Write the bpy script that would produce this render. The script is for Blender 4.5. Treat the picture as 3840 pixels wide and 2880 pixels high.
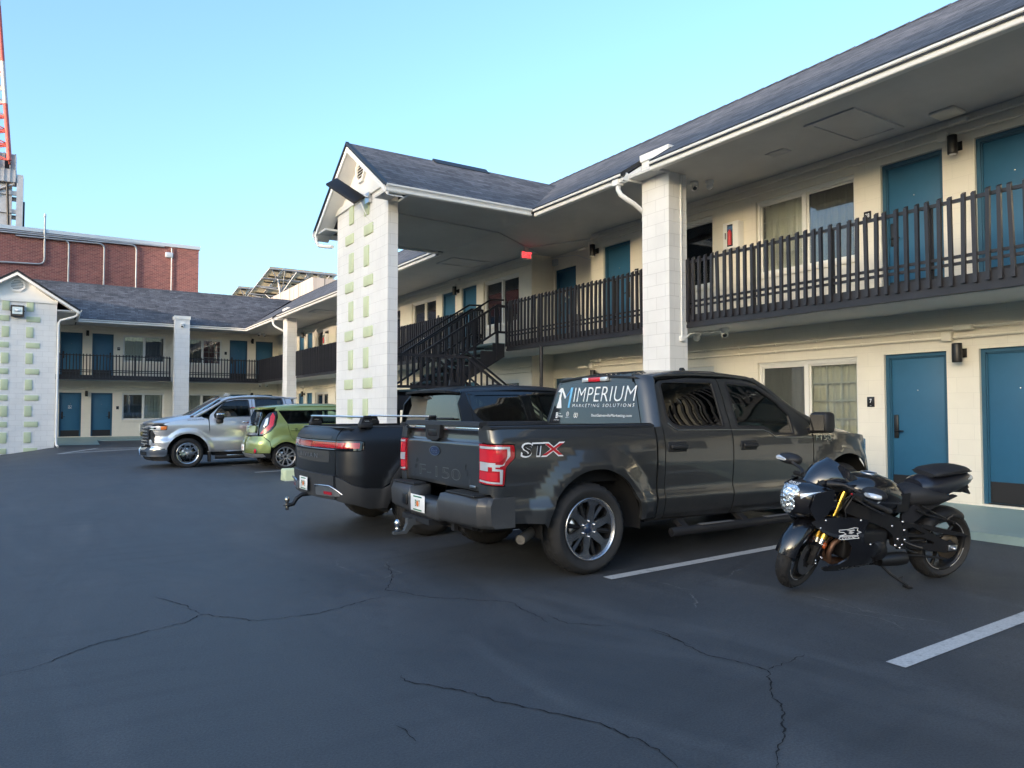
import bpy, bmesh, math, random
from mathutils import Vector, Matrix
from mathutils.geometry import delaunay_2d_cdt
import numpy as np
random.seed(7)
SC = bpy.context.scene
COL = SC.collection
R = math.radians
for o in list(bpy.data.objects): bpy.data.objects.remove(o)

# ------------------------------------------------------------ camera, sky, sun
cam_d = bpy.data.cameras.new('camera'); cam = bpy.data.objects.new('camera', cam_d); COL.objects.link(cam)
cam_d.sensor_width = 36.0; cam_d.lens = 36.0*2719.6/3840.0
cam_d.clip_start = 0.05; cam_d.clip_end = 3000
cam.location = (0, 0, 1.46)
cam.rotation_euler = (R(90)+0.0360, 0, -0.5694)
SC.camera = cam
SUN_EL, SUN_AZ = R(7.0), R(-113.0)          # azimuth from +Y towards +X: the sun stands low beyond -X
w = bpy.data.worlds.new('World'); SC.world = w; w.use_nodes = True
nt = w.node_tree; bg = nt.nodes['Background']
sky = nt.nodes.new('ShaderNodeTexSky'); sky.sky_type = 'NISHITA'; sky.sun_disc = False
sky.sun_elevation = SUN_EL; sky.sun_rotation = SUN_AZ
sky.altitude = 30; sky.air_density = 1.0; sky.dust_density = 4.0; sky.ozone_density = 2.8
nt.links.new(sky.outputs[0], bg.inputs[0]); bg.inputs[1].default_value = 0.15
sun_d = bpy.data.lights.new('sun', 'SUN'); sun = bpy.data.objects.new('sun', sun_d); COL.objects.link(sun)
sun_d.energy = 1.0; sun_d.angle = R(0.5); sun_d.color = (1.0, 0.80, 0.62)
sd = Vector((math.sin(SUN_AZ)*math.cos(SUN_EL), math.cos(SUN_AZ)*math.cos(SUN_EL), math.sin(SUN_EL)))
sun.rotation_euler = sd.to_track_quat('Z', 'Y').to_euler()
SC.view_settings.view_transform = 'Standard'; SC.view_settings.look = 'None'
SC.view_settings.gamma = 1.0; SC.view_settings.exposure = 2.5
SC.render.engine = 'CYCLES'
SC.cycles.max_bounces = 7; SC.cycles.transparent_max_bounces = 12
SC.cycles.use_denoising = True
SC.cycles.caustics_reflective = False; SC.cycles.caustics_refractive = False

# ------------------------------------------------------------ helpers
def tag(o, label=None, cat=None, group=None, kind=None):
    if label: o['label'] = label
    if cat: o['category'] = cat
    if group: o['group'] = group
    if kind: o['kind'] = kind
    return o
def empty(name, loc=(0,0,0), rz=0.0, label=None, cat=None, group=None):
    o = bpy.data.objects.new(name, None); COL.objects.link(o)
    o.location = loc; o.rotation_euler = (0,0,rz); o.empty_display_size = .1
    return tag(o, label, cat, group)
def copy_tree(o, parent=None):
    cpy = o.copy(); COL.objects.link(cpy); cpy.parent = parent
    for ch in list(o.children): copy_tree(ch, cpy)
    return cpy
class MB:
    def __init__(s): s.v=[]; s.f=[]; s.m=[]; s.s=[]
    def add(s, vs, fs, mi=0, sm=False, M=None):
        n=len(s.v)
        s.v += [tuple(M@Vector(p)) if M is not None else tuple(p) for p in vs]
        for f in fs: s.f.append(tuple(i+n for i in f)); s.m.append(mi); s.s.append(sm)
        return s
    def box(s, x0,x1,y0,y1,z0,z1, mi=0, M=None, ch=0.0):
        if ch<=0:
            vs=[(x,y,z) for z in (z0,z1) for y in (y0,y1) for x in (x0,x1)]
            return s.add(vs,[(0,2,3,1),(4,5,7,6),(0,1,5,4),(2,6,7,3),(0,4,6,2),(1,3,7,5)],mi,False,M)
        bm=bmesh.new(); bmesh.ops.create_cube(bm,size=1)
        for v in bm.verts: v.co=Vector(((x0+x1)/2+v.co.x*(x1-x0),(y0+y1)/2+v.co.y*(y1-y0),(z0+z1)/2+v.co.z*(z1-z0)))
        bmesh.ops.bevel(bm,geom=bm.edges[:],offset=ch,segments=2,affect='EDGES',profile=.5)
        bm.verts.index_update()
        s.add([v.co[:] for v in bm.verts],[[v.index for v in f.verts] for f in bm.faces],mi,True,M); bm.free(); return s
    def tube(s, pts, r, n=8, mi=0, sm=True, cap=True, M=None, rs=None, closed=False):
        pts=[Vector(p) for p in pts]; k=len(pts); vs=[]; fs=[]
        up=None
        for i,p in enumerate(pts):
            a=pts[i-1] if (i>0 or closed) else p; b=pts[(i+1)%k] if (i<k-1 or closed) else p
            t=(b-a); t=t.normalized() if t.length>1e-9 else Vector((0,0,1))
            if up is None: up=Vector((0,0,1)) if abs(t.z)<.9 else Vector((1,0,0))
            sx=t.cross(up)
            if sx.length<1e-4: sx=t.cross(Vector((.3,.7,.2)))
            sx.normalize(); sy=sx.cross(t).normalized(); up=sy
            rr=rs[i] if rs else r
            for j in range(n):
                q=2*math.pi*(j+.5)/n; vs.append(p+sx*math.cos(q)*rr+sy*math.sin(q)*rr)
        for i in range(k if closed else k-1):
            for j in range(n):
                a=i*n+j; b=i*n+(j+1)%n; c2=((i+1)%k)*n+(j+1)%n; d=((i+1)%k)*n+j
                fs.append((a,b,c2,d))
        s.add(vs,fs,mi,sm,M)
        if cap and not closed:
            s.add(vs[:n],[tuple(range(n))],mi,False,M); s.add(vs[-n:],[tuple(range(n))[::-1]],mi,False,M)
        return s
    def lathe(s, prof, n=32, mi=0, sm=True, M=None, rad=None, a0=0, a1=2*math.pi):
        # profile of (radius, height) about the local z axis
        full=abs(a1-a0-2*math.pi)<1e-6; cnt=n if full else n+1; vs=[]; fs=[]; k=len(prof)
        for i in range(cnt):
            a=a0+(a1-a0)*i/n
            for j,(r,h) in enumerate(prof):
                rr=r+(rad(i,j) if rad else 0); vs.append((rr*math.cos(a),rr*math.sin(a),h))
        for i in range(n):
            for j in range(k-1):
                p=i*k+j; q=((i+1)%cnt)*k+j
                fs.append((p,q,q+1,p+1))
        return s.add(vs,fs,mi,sm,M)
    def prism(s, poly, ax, lo, hi, mi=0, M=None, sm=False, side=None):
        n=len(poly)
        def P(a,b,h): return {'xy':(a,b,h),'yz':(h,a,b),'xz':(a,h,b)}[ax]
        s.add([P(a,b,lo) for a,b in poly],[tuple(range(n))[::-1]],mi,False,M)
        s.add([P(a,b,hi) for a,b in poly],[tuple(range(n))],mi,False,M)
        vs=[P(a,b,lo) for a,b in poly]+[P(a,b,hi) for a,b in poly]
        return s.add(vs,[(i,(i+1)%n,(i+1)%n+n,i+n) for i in range(n)],mi if side is None else side,sm,M)
    def quad(s, a,b,c2,d, mi=0, M=None): return s.add([a,b,c2,d],[(0,1,2,3)],mi,False,M)
    def grid(s, fn, us, vs_, mi=0, sm=True, M=None):
        nu,nv=len(us),len(vs_)
        pts=[fn(u,v) for u in us for v in vs_]
        return s.add(pts,[(i*nv+j,(i+1)*nv+j,(i+1)*nv+j+1,i*nv+j+1) for i in range(nu-1) for j in range(nv-1)],mi,sm,M)
    def sphere(s, c0, r, n=12, k=8, mi=0, M=None, sc=(1,1,1)):
        def fn(u,v): return (c0[0]+r*sc[0]*math.sin(v)*math.cos(u),c0[1]+r*sc[1]*math.sin(v)*math.sin(u),c0[2]+r*sc[2]*math.cos(v))
        return s.grid(fn,[2*math.pi*i/n for i in range(n+1)],[math.pi*(.001+.998*j/k) for j in range(k+1)],mi,True,M)
    def mesh(s, name, recalc=True):
        me=bpy.data.meshes.new(name); me.from_pydata(s.v,[],s.f)
        me.polygons.foreach_set('material_index',s.m); me.polygons.foreach_set('use_smooth',s.s)
        if recalc:
            bm=bmesh.new(); bm.from_mesh(me); bmesh.ops.remove_doubles(bm,verts=bm.verts,dist=1e-5) if False else None
            bmesh.ops.recalc_face_normals(bm,faces=bm.faces); bm.to_mesh(me); bm.free()
        me.update(); return me
    def build(s, name, mats, parent=None, recalc=True):
        me=s.mesh(name,recalc)
        for m in (mats if isinstance(mats,(list,tuple)) else [mats]): me.materials.append(m)
        o=bpy.data.objects.new(name,me); COL.objects.link(o)
        if parent is not None: o.parent=parent
        return o
def T(x,y,z): return Matrix.Translation((x,y,z))
def RX(a): return Matrix.Rotation(a,4,'X')
def RY(a): return Matrix.Rotation(a,4,'Y')
def RZ(a): return Matrix.Rotation(a,4,'Z')

# ------------------------------------------------------------ materials
class NT:
    def __init__(s,name):
        s.mat=bpy.data.materials.new(name); s.mat.use_nodes=True; s.t=s.mat.node_tree
        s.b=s.t.nodes['Principled BSDF']; s.out=s.t.nodes['Material Output']
    def n(s,typ,**k):
        nd=s.t.nodes.new(typ)
        for a,b in k.items(): setattr(nd,a,b)
        return nd
    def l(s,a,b): s.t.links.new(a,b)
    def val(s,sock,v):
        if hasattr(v,'is_output') or isinstance(v,bpy.types.NodeSocket): s.l(v,sock)
        else: sock.default_value=v
    def math(s,op,a,b=0.0,c0=0.0):
        nd=s.n('ShaderNodeMath',operation=op); s.val(nd.inputs[0],a); s.val(nd.inputs[1],b); s.val(nd.inputs[2],c0); return nd.outputs[0]
    def noise(s,scale,detail=4,rough=.55,co=None,dist=0.0):
        nd=s.n('ShaderNodeTexNoise'); nd.inputs['Scale'].default_value=scale; nd.inputs['Detail'].default_value=detail
        nd.inputs['Roughness'].default_value=rough; nd.inputs['Distortion'].default_value=dist
        if co is not None: s.l(co,nd.inputs['Vector'])
        return nd.outputs['Fac']
    def ramp(s,f,stops):
        nd=s.n('ShaderNodeValToRGB'); cr=nd.color_ramp
        while len(cr.elements)<len(stops): cr.elements.new(.5)
        for e,(p,cl) in zip(cr.elements,stops):
            e.position=p; e.color=(cl,cl,cl,1) if not hasattr(cl,'__len__') else (*cl,1)
        s.l(f,nd.inputs[0]); return nd.outputs[0]
    def mix(s,f,a,b,mode='MIX'):
        nd=s.n('ShaderNodeMix',data_type='RGBA',blend_type=mode)
        s.val(nd.inputs[0],f)
        for sk,v in ((nd.inputs[6],a),(nd.inputs[7],b)):
            if isinstance(v,bpy.types.NodeSocket): s.l(v,sk)
            else: sk.default_value=(*v,1) if len(v)==3 else v
        return nd.outputs[2]
    def obj(s): return s.n('ShaderNodeTexCoord').outputs['Object']
    def pos(s): return s.n('ShaderNodeNewGeometry').outputs['Position']
    def bump(s,h,strength=.3,dist=.01,prev=None):
        nd=s.n('ShaderNodeBump'); nd.inputs['Strength'].default_value=strength; nd.inputs['Distance'].default_value=dist
        s.l(h,nd.inputs['Height'])
        if prev is not None: s.l(prev,nd.inputs['Normal'])
        return nd.outputs[0]
def mat(name,col,rough=.5,metal=0.0,coat=0.0,coat_rough=.03,var=0.0,vscale=3.0,bump=None,spec=.5,rvar=0.0,emit=None,estr=1.0,trans=0.0,ior=1.45,alpha=1.0):
    n=NT(name); b=n.b
    b.inputs['Base Color'].default_value=(*col,1); b.inputs['Roughness'].default_value=rough; b.inputs['Metallic'].default_value=metal
    b.inputs['Coat Weight'].default_value=coat; b.inputs['Coat Roughness'].default_value=coat_rough
    b.inputs['Specular IOR Level'].default_value=spec; b.inputs['Transmission Weight'].default_value=trans; b.inputs['IOR'].default_value=ior
    b.inputs['Alpha'].default_value=alpha
    if var or bump or rvar:
        co=n.obj(); f=n.noise(vscale,5,.6,co)
        if var:
            c2=n.ramp(f,[(.3,tuple(x*(1-var) for x in col)),(.7,tuple(min(1,x*(1+var)) for x in col))]); n.l(c2,b.inputs['Base Color'])
        if rvar: n.l(n.ramp(f,[(.3,max(0,rough-rvar)),(.7,min(1,rough+rvar))]),b.inputs['Roughness'])
        if bump: n.l(n.bump(n.noise(bump[0],3,.6,co),bump[1],bump[2] if len(bump)>2 else .004),b.inputs['Normal'])
    if emit: b.inputs['Emission Color'].default_value=(*emit,1); b.inputs['Emission Strength'].default_value=estr
    return n.mat
def wall_uv(n):
    # block coordinates from position: along the face and up, whichever way the face looks
    geo=n.n('ShaderNodeNewGeometry'); sp=n.n('ShaderNodeSeparateXYZ'); n.l(geo.outputs['Position'],sp.inputs[0])
    sn=n.n('ShaderNodeSeparateXYZ'); n.l(geo.outputs['True Normal'],sn.inputs[0])
    isx=n.math('GREATER_THAN',n.math('ABSOLUTE',sn.outputs[0]),.5)
    u=n.math('ADD',n.math('MULTIPLY',isx,sp.outputs[1]),n.math('MULTIPLY',n.math('SUBTRACT',1.0,isx),sp.outputs[0]))
    return u,sp.outputs[2],geo.outputs['Position']
def block_mat(name,col,mortar=.72,bw=.4064,rh=.2032,u0=0.0,z0=.265,ms=.0035,var=.03,bstr=.6,grime=.1):
    n=NT(name); u,z,pos=wall_uv(n)
    cb=n.n('ShaderNodeCombineXYZ'); n.l(n.math('ADD',u,-u0),cb.inputs[0]); n.l(n.math('ADD',z,-z0),cb.inputs[1])
    br=n.n('ShaderNodeTexBrick'); n.l(cb.outputs[0],br.inputs['Vector']); br.offset=.5; br.squash=1.0
    br.inputs['Scale'].default_value=1.0; br.inputs['Brick Width'].default_value=bw; br.inputs['Row Height'].default_value=rh
    br.inputs['Mortar Size'].default_value=ms; br.inputs['Mortar Smooth'].default_value=.25; br.inputs['Bias'].default_value=0
    br.inputs['Color1'].default_value=(*[c*(1+var) for c in col],1); br.inputs['Color2'].default_value=(*[c*(1-var) for c in col],1)
    br.inputs['Mortar'].default_value=(*[c*mortar for c in col],1)
    f=n.noise(1.3,6,.65,pos); g=n.ramp(f,[(.3,1-grime),(.62,1.0)])
    n.l(n.mix(1.0,br.outputs['Color'],g,'MULTIPLY'),n.b.inputs['Base Color'])
    n.b.inputs['Roughness'].default_value=.62; n.b.inputs['Specular IOR Level'].default_value=.3
    h=n.math('SUBTRACT',n.math('MULTIPLY',n.noise(60,3,.6,pos),.25),n.math('MULTIPLY',br.outputs['Fac'],1.0))
    n.l(n.bump(h,bstr,.006),n.b.inputs['Normal'])
    return n.mat
def shingle_mat(name):
    n=NT(name); u,z,pos=wall_uv(n)
    geo=n.n('ShaderNodeNewGeometry'); sn=n.n('ShaderNodeSeparateXYZ'); n.l(geo.outputs['True Normal'],sn.inputs[0])
    sp=n.n('ShaderNodeSeparateXYZ'); n.l(geo.outputs['Position'],sp.inputs[0])
    isx=n.math('GREATER_THAN',n.math('ABSOLUTE',sn.outputs[0]),.3)
    u=n.math('ADD',n.math('MULTIPLY',isx,sp.outputs[1]),n.math('MULTIPLY',n.math('SUBTRACT',1.0,isx),sp.outputs[0]))
    v=n.math('MULTIPLY',sp.outputs[2],1.83)
    wob=n.noise(.9,2,.5,pos)
    v=n.math('ADD',v,n.math('MULTIPLY',wob,.05))
    cb=n.n('ShaderNodeCombineXYZ'); n.l(u,cb.inputs[0]); n.l(v,cb.inputs[1])
    def brick(w,h,off):
        br=n.n('ShaderNodeTexBrick'); n.l(cb.outputs[0],br.inputs['Vector']); br.offset=off; br.offset_frequency=2
        br.inputs['Scale'].default_value=1.0; br.inputs['Brick Width'].default_value=w; br.inputs['Row Height'].default_value=h
        br.inputs['Mortar Size'].default_value=.007; br.inputs['Mortar Smooth'].default_value=.4; br.inputs['Bias'].default_value=0
        br.inputs['Color1'].default_value=(.034,.037,.045,1); br.inputs['Color2'].default_value=(.125,.130,.148,1); br.inputs['Mortar'].default_value=(.010,.011,.014,1)
        return br
    b1=brick(.31,.143,.37); b2=brick(.19,.143,.61)
    c=n.mix(.45,b1.outputs['Color'],b2.outputs['Color'])
    sc=n.n('ShaderNodeMapping'); n.l(cb.outputs[0],sc.inputs[0]); sc.inputs['Scale'].default_value=(60,60,60)
    gr=n.n('ShaderNodeTexNoise'); gr.inputs['Scale'].default_value=4; n.l(sc.outputs[0],gr.inputs['Vector'])
    c=n.mix(.35,c,n.ramp(gr.outputs['Fac'],[(.35,.55),(.65,1.6)]),'MULTIPLY')
    lf=n.ramp(n.noise(.5,4,.6,pos),[(.3,.85),(.7,1.15)])
    c=n.mix(.8,c,lf,'MULTIPLY')
    n.l(c,n.b.inputs['Base Color']); n.b.inputs['Roughness'].default_value=.85
    # each course steps up towards its lower edge
    fr=n.math('FRACT',n.math('DIVIDE',v,.143)); h=n.math('SUBTRACT',n.math('MULTIPLY',n.math('SUBTRACT',1.0,fr),1.0),b1.outputs['Fac'])
    n.l(n.bump(h,.9,.012),n.b.inputs['Normal'])
    return n.mat
MAT={}
def glass_mat(name,tint=(.8,.85,.83),dens=.12,rough=.0):
    # thin pane: mirror reflection by angle over a tinted see-through
    n=NT(name); t=n.t
    tr=n.n('ShaderNodeBsdfTransparent'); tr.inputs[0].default_value=(*[c*(1-dens) for c in tint],1)
    gl=n.n('ShaderNodeBsdfGlossy'); gl.inputs[0].default_value=(1,1,1,1); gl.inputs['Roughness'].default_value=rough
    fr=n.n('ShaderNodeFresnel'); fr.inputs[0].default_value=1.52
    f=n.math('MINIMUM',n.math('MULTIPLY',fr.outputs[0],1.7),1.0)
    mx=n.n('ShaderNodeMixShader'); n.l(f,mx.inputs[0]); n.l(tr.outputs[0],mx.inputs[1]); n.l(gl.outputs[0],mx.inputs[2])
    n.l(mx.outputs[0],n.out.inputs[0]); return n.mat
# ------------------------------------------------------------ shared materials
WHITE=(.80,.80,.79); CREAM=(.80,.755,.65)
MAT.update(
 wallblock=block_mat('cream_block_paint',CREAM,mortar=.88,var=.012,ms=.0025,bstr=.3,grime=.07),
 whiteblock=block_mat('white_block_paint',WHITE,mortar=.74,var=.02,grime=.09),
 shingle=shingle_mat('dark_shingles'),
 trim=mat('white_trim',(.80,.80,.78),.35,var=.05,vscale=2),
 cream=mat('cream_paint',CREAM,.5,var=.04,vscale=2),
 soffit=mat('grey_soffit_paint',(.56,.57,.57),.7,var=.10,vscale=.8,bump=(25,.12,.004)),
 dark=mat('black_brown_paint',(.020,.020,.026),.42,var=.2,vscale=4,bump=(30,.25,.003)),
 drip=mat('drip_edge',(.012,.013,.016),.45),
 door=mat('blue_door_paint',(.028,.118,.215),.42,var=.10,vscale=1.2,bump=(18,.08,.002)),
 doorframe=mat('blue_frame_paint',(.022,.09,.155),.4,var=.1),
 black=mat('black_metal',(.012,.012,.013),.38),
 blackp=mat('black_plastic',(.016,.016,.018),.55,bump=(200,.2,.001)),
 chrome=mat('chrome',(.82,.83,.84),.08,1.0),
 steel=mat('brushed_steel',(.55,.56,.58),.3,1.0),
 vinyl=mat('white_vinyl',(.76,.75,.71),.4),
 curtain=mat('curtain_cloth',(.78,.74,.64),.85),
 sheer=mat('sheer_cloth',(.82,.83,.79),.85),
 redcloth=mat('maroon_cloth',(.16,.03,.045),.9,var=.4,vscale=6),
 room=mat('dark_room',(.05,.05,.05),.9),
 pane=glass_mat('window_glass',(.92,.95,.93),.06),
 screen=glass_mat('window_screen',(.72,.74,.74),.2),
 green=mat('pale_green_block',(.56,.63,.42),.6,var=.05,vscale=6,bump=(50,.2,.003)),
 walk=mat('painted_concrete',(.255,.345,.325),.55,var=.13,vscale=1.2,bump=(40,.25,.003),rvar=.12),
 white=mat('white_plastic',(.82,.82,.80),.4),
 signblack=mat('sign_black',(.01,.01,.012),.35),
 ink=mat('white_lettering',(.85,.85,.85),.5),
 red=mat('red_plastic',(.55,.02,.03),.3),
 rubber=mat('tyre_rubber',(.022,.022,.023),.78,var=.25,vscale=5,bump=(120,.2,.002)),
 under=mat('underbody_black',(.008,.008,.009),.9),
 gunmetal=mat('dark_wheel_paint',(.03,.031,.034),.35,.5),
 alloy=mat('machined_alloy',(.56,.57,.60),.26,1.0,var=.06,vscale=9),
 silveralloy=mat('silver_wheel_paint',(.46,.46,.47),.3,.75),
 redlens=mat('red_lens',(.42,.006,.014),.10,coat=1.0,spec=.6),
 redlens2=mat('bright_red_lens',(.62,.016,.03),.12,coat=1.0),
 clearlens=mat('clear_lens',(.70,.73,.76),.10,.35,coat=1.0),
 amber=mat('amber_lens',(.75,.19,.03),.15,coat=1.0),
 autoglass=glass_mat('green_car_glass',(.55,.72,.66),.12),
 tintglass=glass_mat('smoked_car_glass',(.10,.12,.13),.25),
 blackglass=mat('black_glass',(.004,.005,.006),.03,coat=1.0),
 seat=mat('dark_seat_cloth',(.018,.018,.02),.85),
 dash=mat('dash_plastic',(.028,.029,.031),.6),
)
# ------------------------------------------------------------ ground
def gz(x,y):
    g=.018*max(0.0,min(x,8.6)-3.8)
    g=max(g,.10*max(0.0,1-max(0,36.7-y)/4.5)**1.2 if (x>.0 and y<45) else 0)
    t=min(1,max(0,(y-21)/11)); t=t*t*(3-2*t)
    g-=min(.9,.135*max(0,.22-x))*t
    return g
def asphalt_mat():
    n=NT('sealed_asphalt'); pos=n.pos(); b=n.b
    mp=n.n('ShaderNodeMapping'); n.l(pos,mp.inputs[0]); mp.inputs['Rotation'].default_value=(0,0,.35); mp.inputs['Scale'].default_value=(1,.28,1)
    big=n.noise(.45,6,.62,pos,.6); streak=n.noise(1.1,6,.6,mp.outputs[0],1.2); fine=n.noise(85,3,.6,pos); mid=n.noise(6,5,.65,pos,.4)
    c=n.ramp(big,[(.28,(.043,.046,.050)),(.5,(.056,.060,.065)),(.74,(.074,.078,.083))])
    c=n.mix(n.ramp(streak,[(.50,0.0),(.74,.62)]),c,(.105,.110,.116))
    c=n.mix(n.ramp(mid,[(.55,0.0),(.8,.35)]),c,(.022,.025,.029))
    c=n.mix(.5,c,n.ramp(fine,[(.32,.45),(.7,1.55)]),'MULTIPLY')
    # pale specks of grit and dried leaf bits
    vo=n.n('ShaderNodeTexVoronoi'); vo.inputs['Scale'].default_value=2.3; n.l(pos,vo.inputs['Vector']); vo.inputs['Randomness'].default_value=1
    spk=n.math('LESS_THAN',n.math('ADD',vo.outputs['Distance'],n.math('MULTIPLY',n.noise(30,2,.5,pos),.02)),.022)
    wn=n.n('ShaderNodeSeparateXYZ'); n.l(vo.outputs['Color'],wn.inputs[0])
    spk=n.math('MULTIPLY',spk,n.math('GREATER_THAN',wn.outputs[0],.62))
    c=n.mix(n.math('MULTIPLY',spk,.8),c,(.30,.29,.27))
    # dusty circular tyre scrubs
    wv=n.n('ShaderNodeTexWave',wave_type='RINGS',rings_direction='Z'); wv.inputs['Scale'].default_value=.9; wv.inputs['Distortion'].default_value=2.5; wv.inputs['Detail'].default_value=3
    m2=n.n('ShaderNodeMapping'); n.l(pos,m2.inputs[0]); m2.inputs['Location'].default_value=(-1.2,-15.5,0); n.l(m2.outputs[0],wv.inputs['Vector'])
    sc=n.math('MULTIPLY',n.ramp(wv.outputs['Fac'],[(.72,0.0),(.95,.5)]),n.ramp(n.noise(.35,3,.5,pos),[(.45,0.0),(.7,1.0)]))
    c=n.mix(n.math('MULTIPLY',sc,.5),c,(.018,.02,.023))
    n.l(c,b.inputs['Base Color'])
    n.l(n.ramp(n.math('ADD',n.math('MULTIPLY',big,.6),n.math('MULTIPLY',streak,.4)),[(.3,.50),(.7,.74)]),b.inputs['Roughness'])
    b.inputs['Specular IOR Level'].default_value=.42
    n.l(n.bump(n.math('ADD',fine,n.math('MULTIPLY',n.noise(240,2,.5,pos),.7)),.42,.006),b.inputs['Normal'])
    return n.mat
MAT['asphalt']=asphalt_mat()
def axis(lo,hi,step,far):
    a=list(np.arange(lo,hi+1e-6,step)); d=step*1.6; p=a[-1]
    up=[]; 
    while p<far: p+=d; up.append(p); d*=1.45
    p=a[0]; d=step*1.6; dn=[]
    while p>-far: p-=d; dn.append(p); d*=1.45
    return dn[::-1]+a+up
gb=MB(); gb.grid(lambda x,y:(x,y,gz(x,y)),axis(-12,12,.3,1500),axis(-8,46,.45,1500))
tag(gb.build('asphalt',MAT['asphalt'],recalc=False),'dark sealed asphalt of the motel parking lot',kind='structure')
paint=NT('worn_white_paint')
_f=paint.noise(9,6,.7,paint.pos(),.3); _g=paint.noise(60,3,.6,paint.pos())
paint.l(paint.mix(paint.ramp(_f,[(.56,0.0),(.74,.85)]),paint.mix(.5,(.50,.50,.49),paint.ramp(_g,[(.3,.6),(.7,1.2)]),'MULTIPLY'),(.07,.075,.08)),paint.b.inputs['Base Color'])
paint.b.inputs['Roughness'].default_value=.7; MAT['paint']=paint.mat
MAT['crackdark']=mat('crack_dark',(.008,.009,.010),.95); MAT['crackdust']=mat('crack_dust',(.15,.155,.155),.95,var=.4,vscale=12)
def ribbon(pts,wd,name,m,z=.004,jit=0.0,seed=1,kind='structure',seg=.06,label=None,taper=False):
    rnd=random.Random(seed); P=[Vector((x,y)) for x,y in pts]; out=[]
    for a,b2 in zip(P[:-1],P[1:]):
        n=max(1,int((b2-a).length/seg))
        for i in range(n): out.append(a.lerp(b2,i/n))
    out.append(P[-1]); k=len(out); d=Vector((0,0))
    mb=MB(); vs=[]
    for i,p in enumerate(out):
        t=(out[min(i+1,k-1)]-out[max(i-1,0)]).normalized(); nn=Vector((-t.y,t.x))
        if jit: d=d*.72+Vector((rnd.uniform(-jit,jit),rnd.uniform(-jit,jit)))
        ww=wd*.5*(rnd.uniform(.35,1.5) if jit else 1)*(min(1,.25+6*min(i,k-1-i)/k) if taper else 1)
        for sgn in (-1,1):
            q=p+d+nn*ww*sgn; vs.append((q.x,q.y,gz(q.x,q.y)+z))
    mb.add(vs,[(2*i,2*i+2,2*i+3,2*i+1) for i in range(k-1)])
    return tag(mb.build(name,m,recalc=False),label,kind=kind)
CRD=[[(-0.19,4.9),(0.0,5.0),(0.26,5.23),(0.53,5.36),(0.83,5.45),(0.95,5.61),(1.26,5.22),(1.67,5.18),(2.08,5.33),(2.33,5.38)],[(0.95,5.61),(0.89,5.9),(0.74,6.32)],[(1.68,3.76),(1.66,3.64),(1.81,3.39),(1.96,3.09),(2.06,2.92),(2.17,2.76),(2.22,2.59),(2.23,2.39),(2.23,2.27),(2.21,2.16)],[(3.41,3.62),(3.37,3.3),(3.34,3.02),(3.41,2.87),(3.44,2.7),(3.17,2.46),(3.01,2.26),(2.76,2.1),(2.52,1.96)],[(3.44,2.7),(3.72,2.73),(3.85,2.74)],[(3.42,3.64),(3.42,3.51),(3.39,3.32),(3.39,3.24)],[(3.04,4.28),(3.03,4.03),(3.23,3.81)],[(1.39,3.16),(1.4,3.03),(1.41,2.97)],[(2.79,6.67),(2.55,5.9),(2.34,5.55),(2.53,5.17),(2.99,4.71),(2.92,4.12)]]
CRL=[[(2.42,6.91),(2.31,6.67),(2.34,6.45),(2.37,6.19),(2.41,6.01),(2.45,5.92),(2.61,6.03),(2.71,6.07),(2.7,6.24),(2.71,6.42),(2.79,6.59),(2.81,6.73)],[(4.33,4.65),(4.36,4.48),(4.36,4.27),(4.43,4.16)],[(4.72,4.36),(5.02,4.32),(5.16,4.43),(5.39,4.44)],[(4.31,4.11),(4.21,3.95),(4.02,3.82)],[(5.0,3.6),(5.02,3.47),(5.02,3.18),(4.95,3.09),(5.03,2.91)],[(5.04,3.53),(5.0,3.24),(4.97,3.1),(5.0,2.97),(5.04,2.82),(5.11,2.62),(5.09,2.53)],[(4.83,3.37),(4.85,3.08),(4.88,2.98),(4.84,2.79),(4.77,2.67)],[(4.84,5.39),(5.04,5.16),(5.09,4.9)]]
for i,l in enumerate(CRD): ribbon(l,.006 if i not in (0,2,3) else .008,'asphalt_crack',MAT['crackdark'],.003,.011,i+1,seg=.022,taper=True)
for i,l in enumerate(CRL): ribbon(l,.009,'asphalt_crack',MAT['crackdust'],.003,.012,i+40,seg=.022,taper=True)
# stall lines and the hatched access aisle
for i in range(-2,9):
    y=2.35+i*2.53
    ribbon([(4.1,y),(8.25,y)],.115,'parking_line',MAT['paint'],.005,label='white painted stall line',seg=.2)
HX=[[(.32,28.45),(1.62,31.9)],[(1.62,31.9),(5.0,31.75)],[(.32,28.45),(3.1,30.4)],[(.9,29.3),(3.4,31.0)],[(1.2,30.7),(3.6,31.5)]]
for i,l in enumerate(HX): ribbon(l,.13,'parking_line',MAT['paint'],.005+.0015*i,label='white painted access aisle line',seg=.2)
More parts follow.
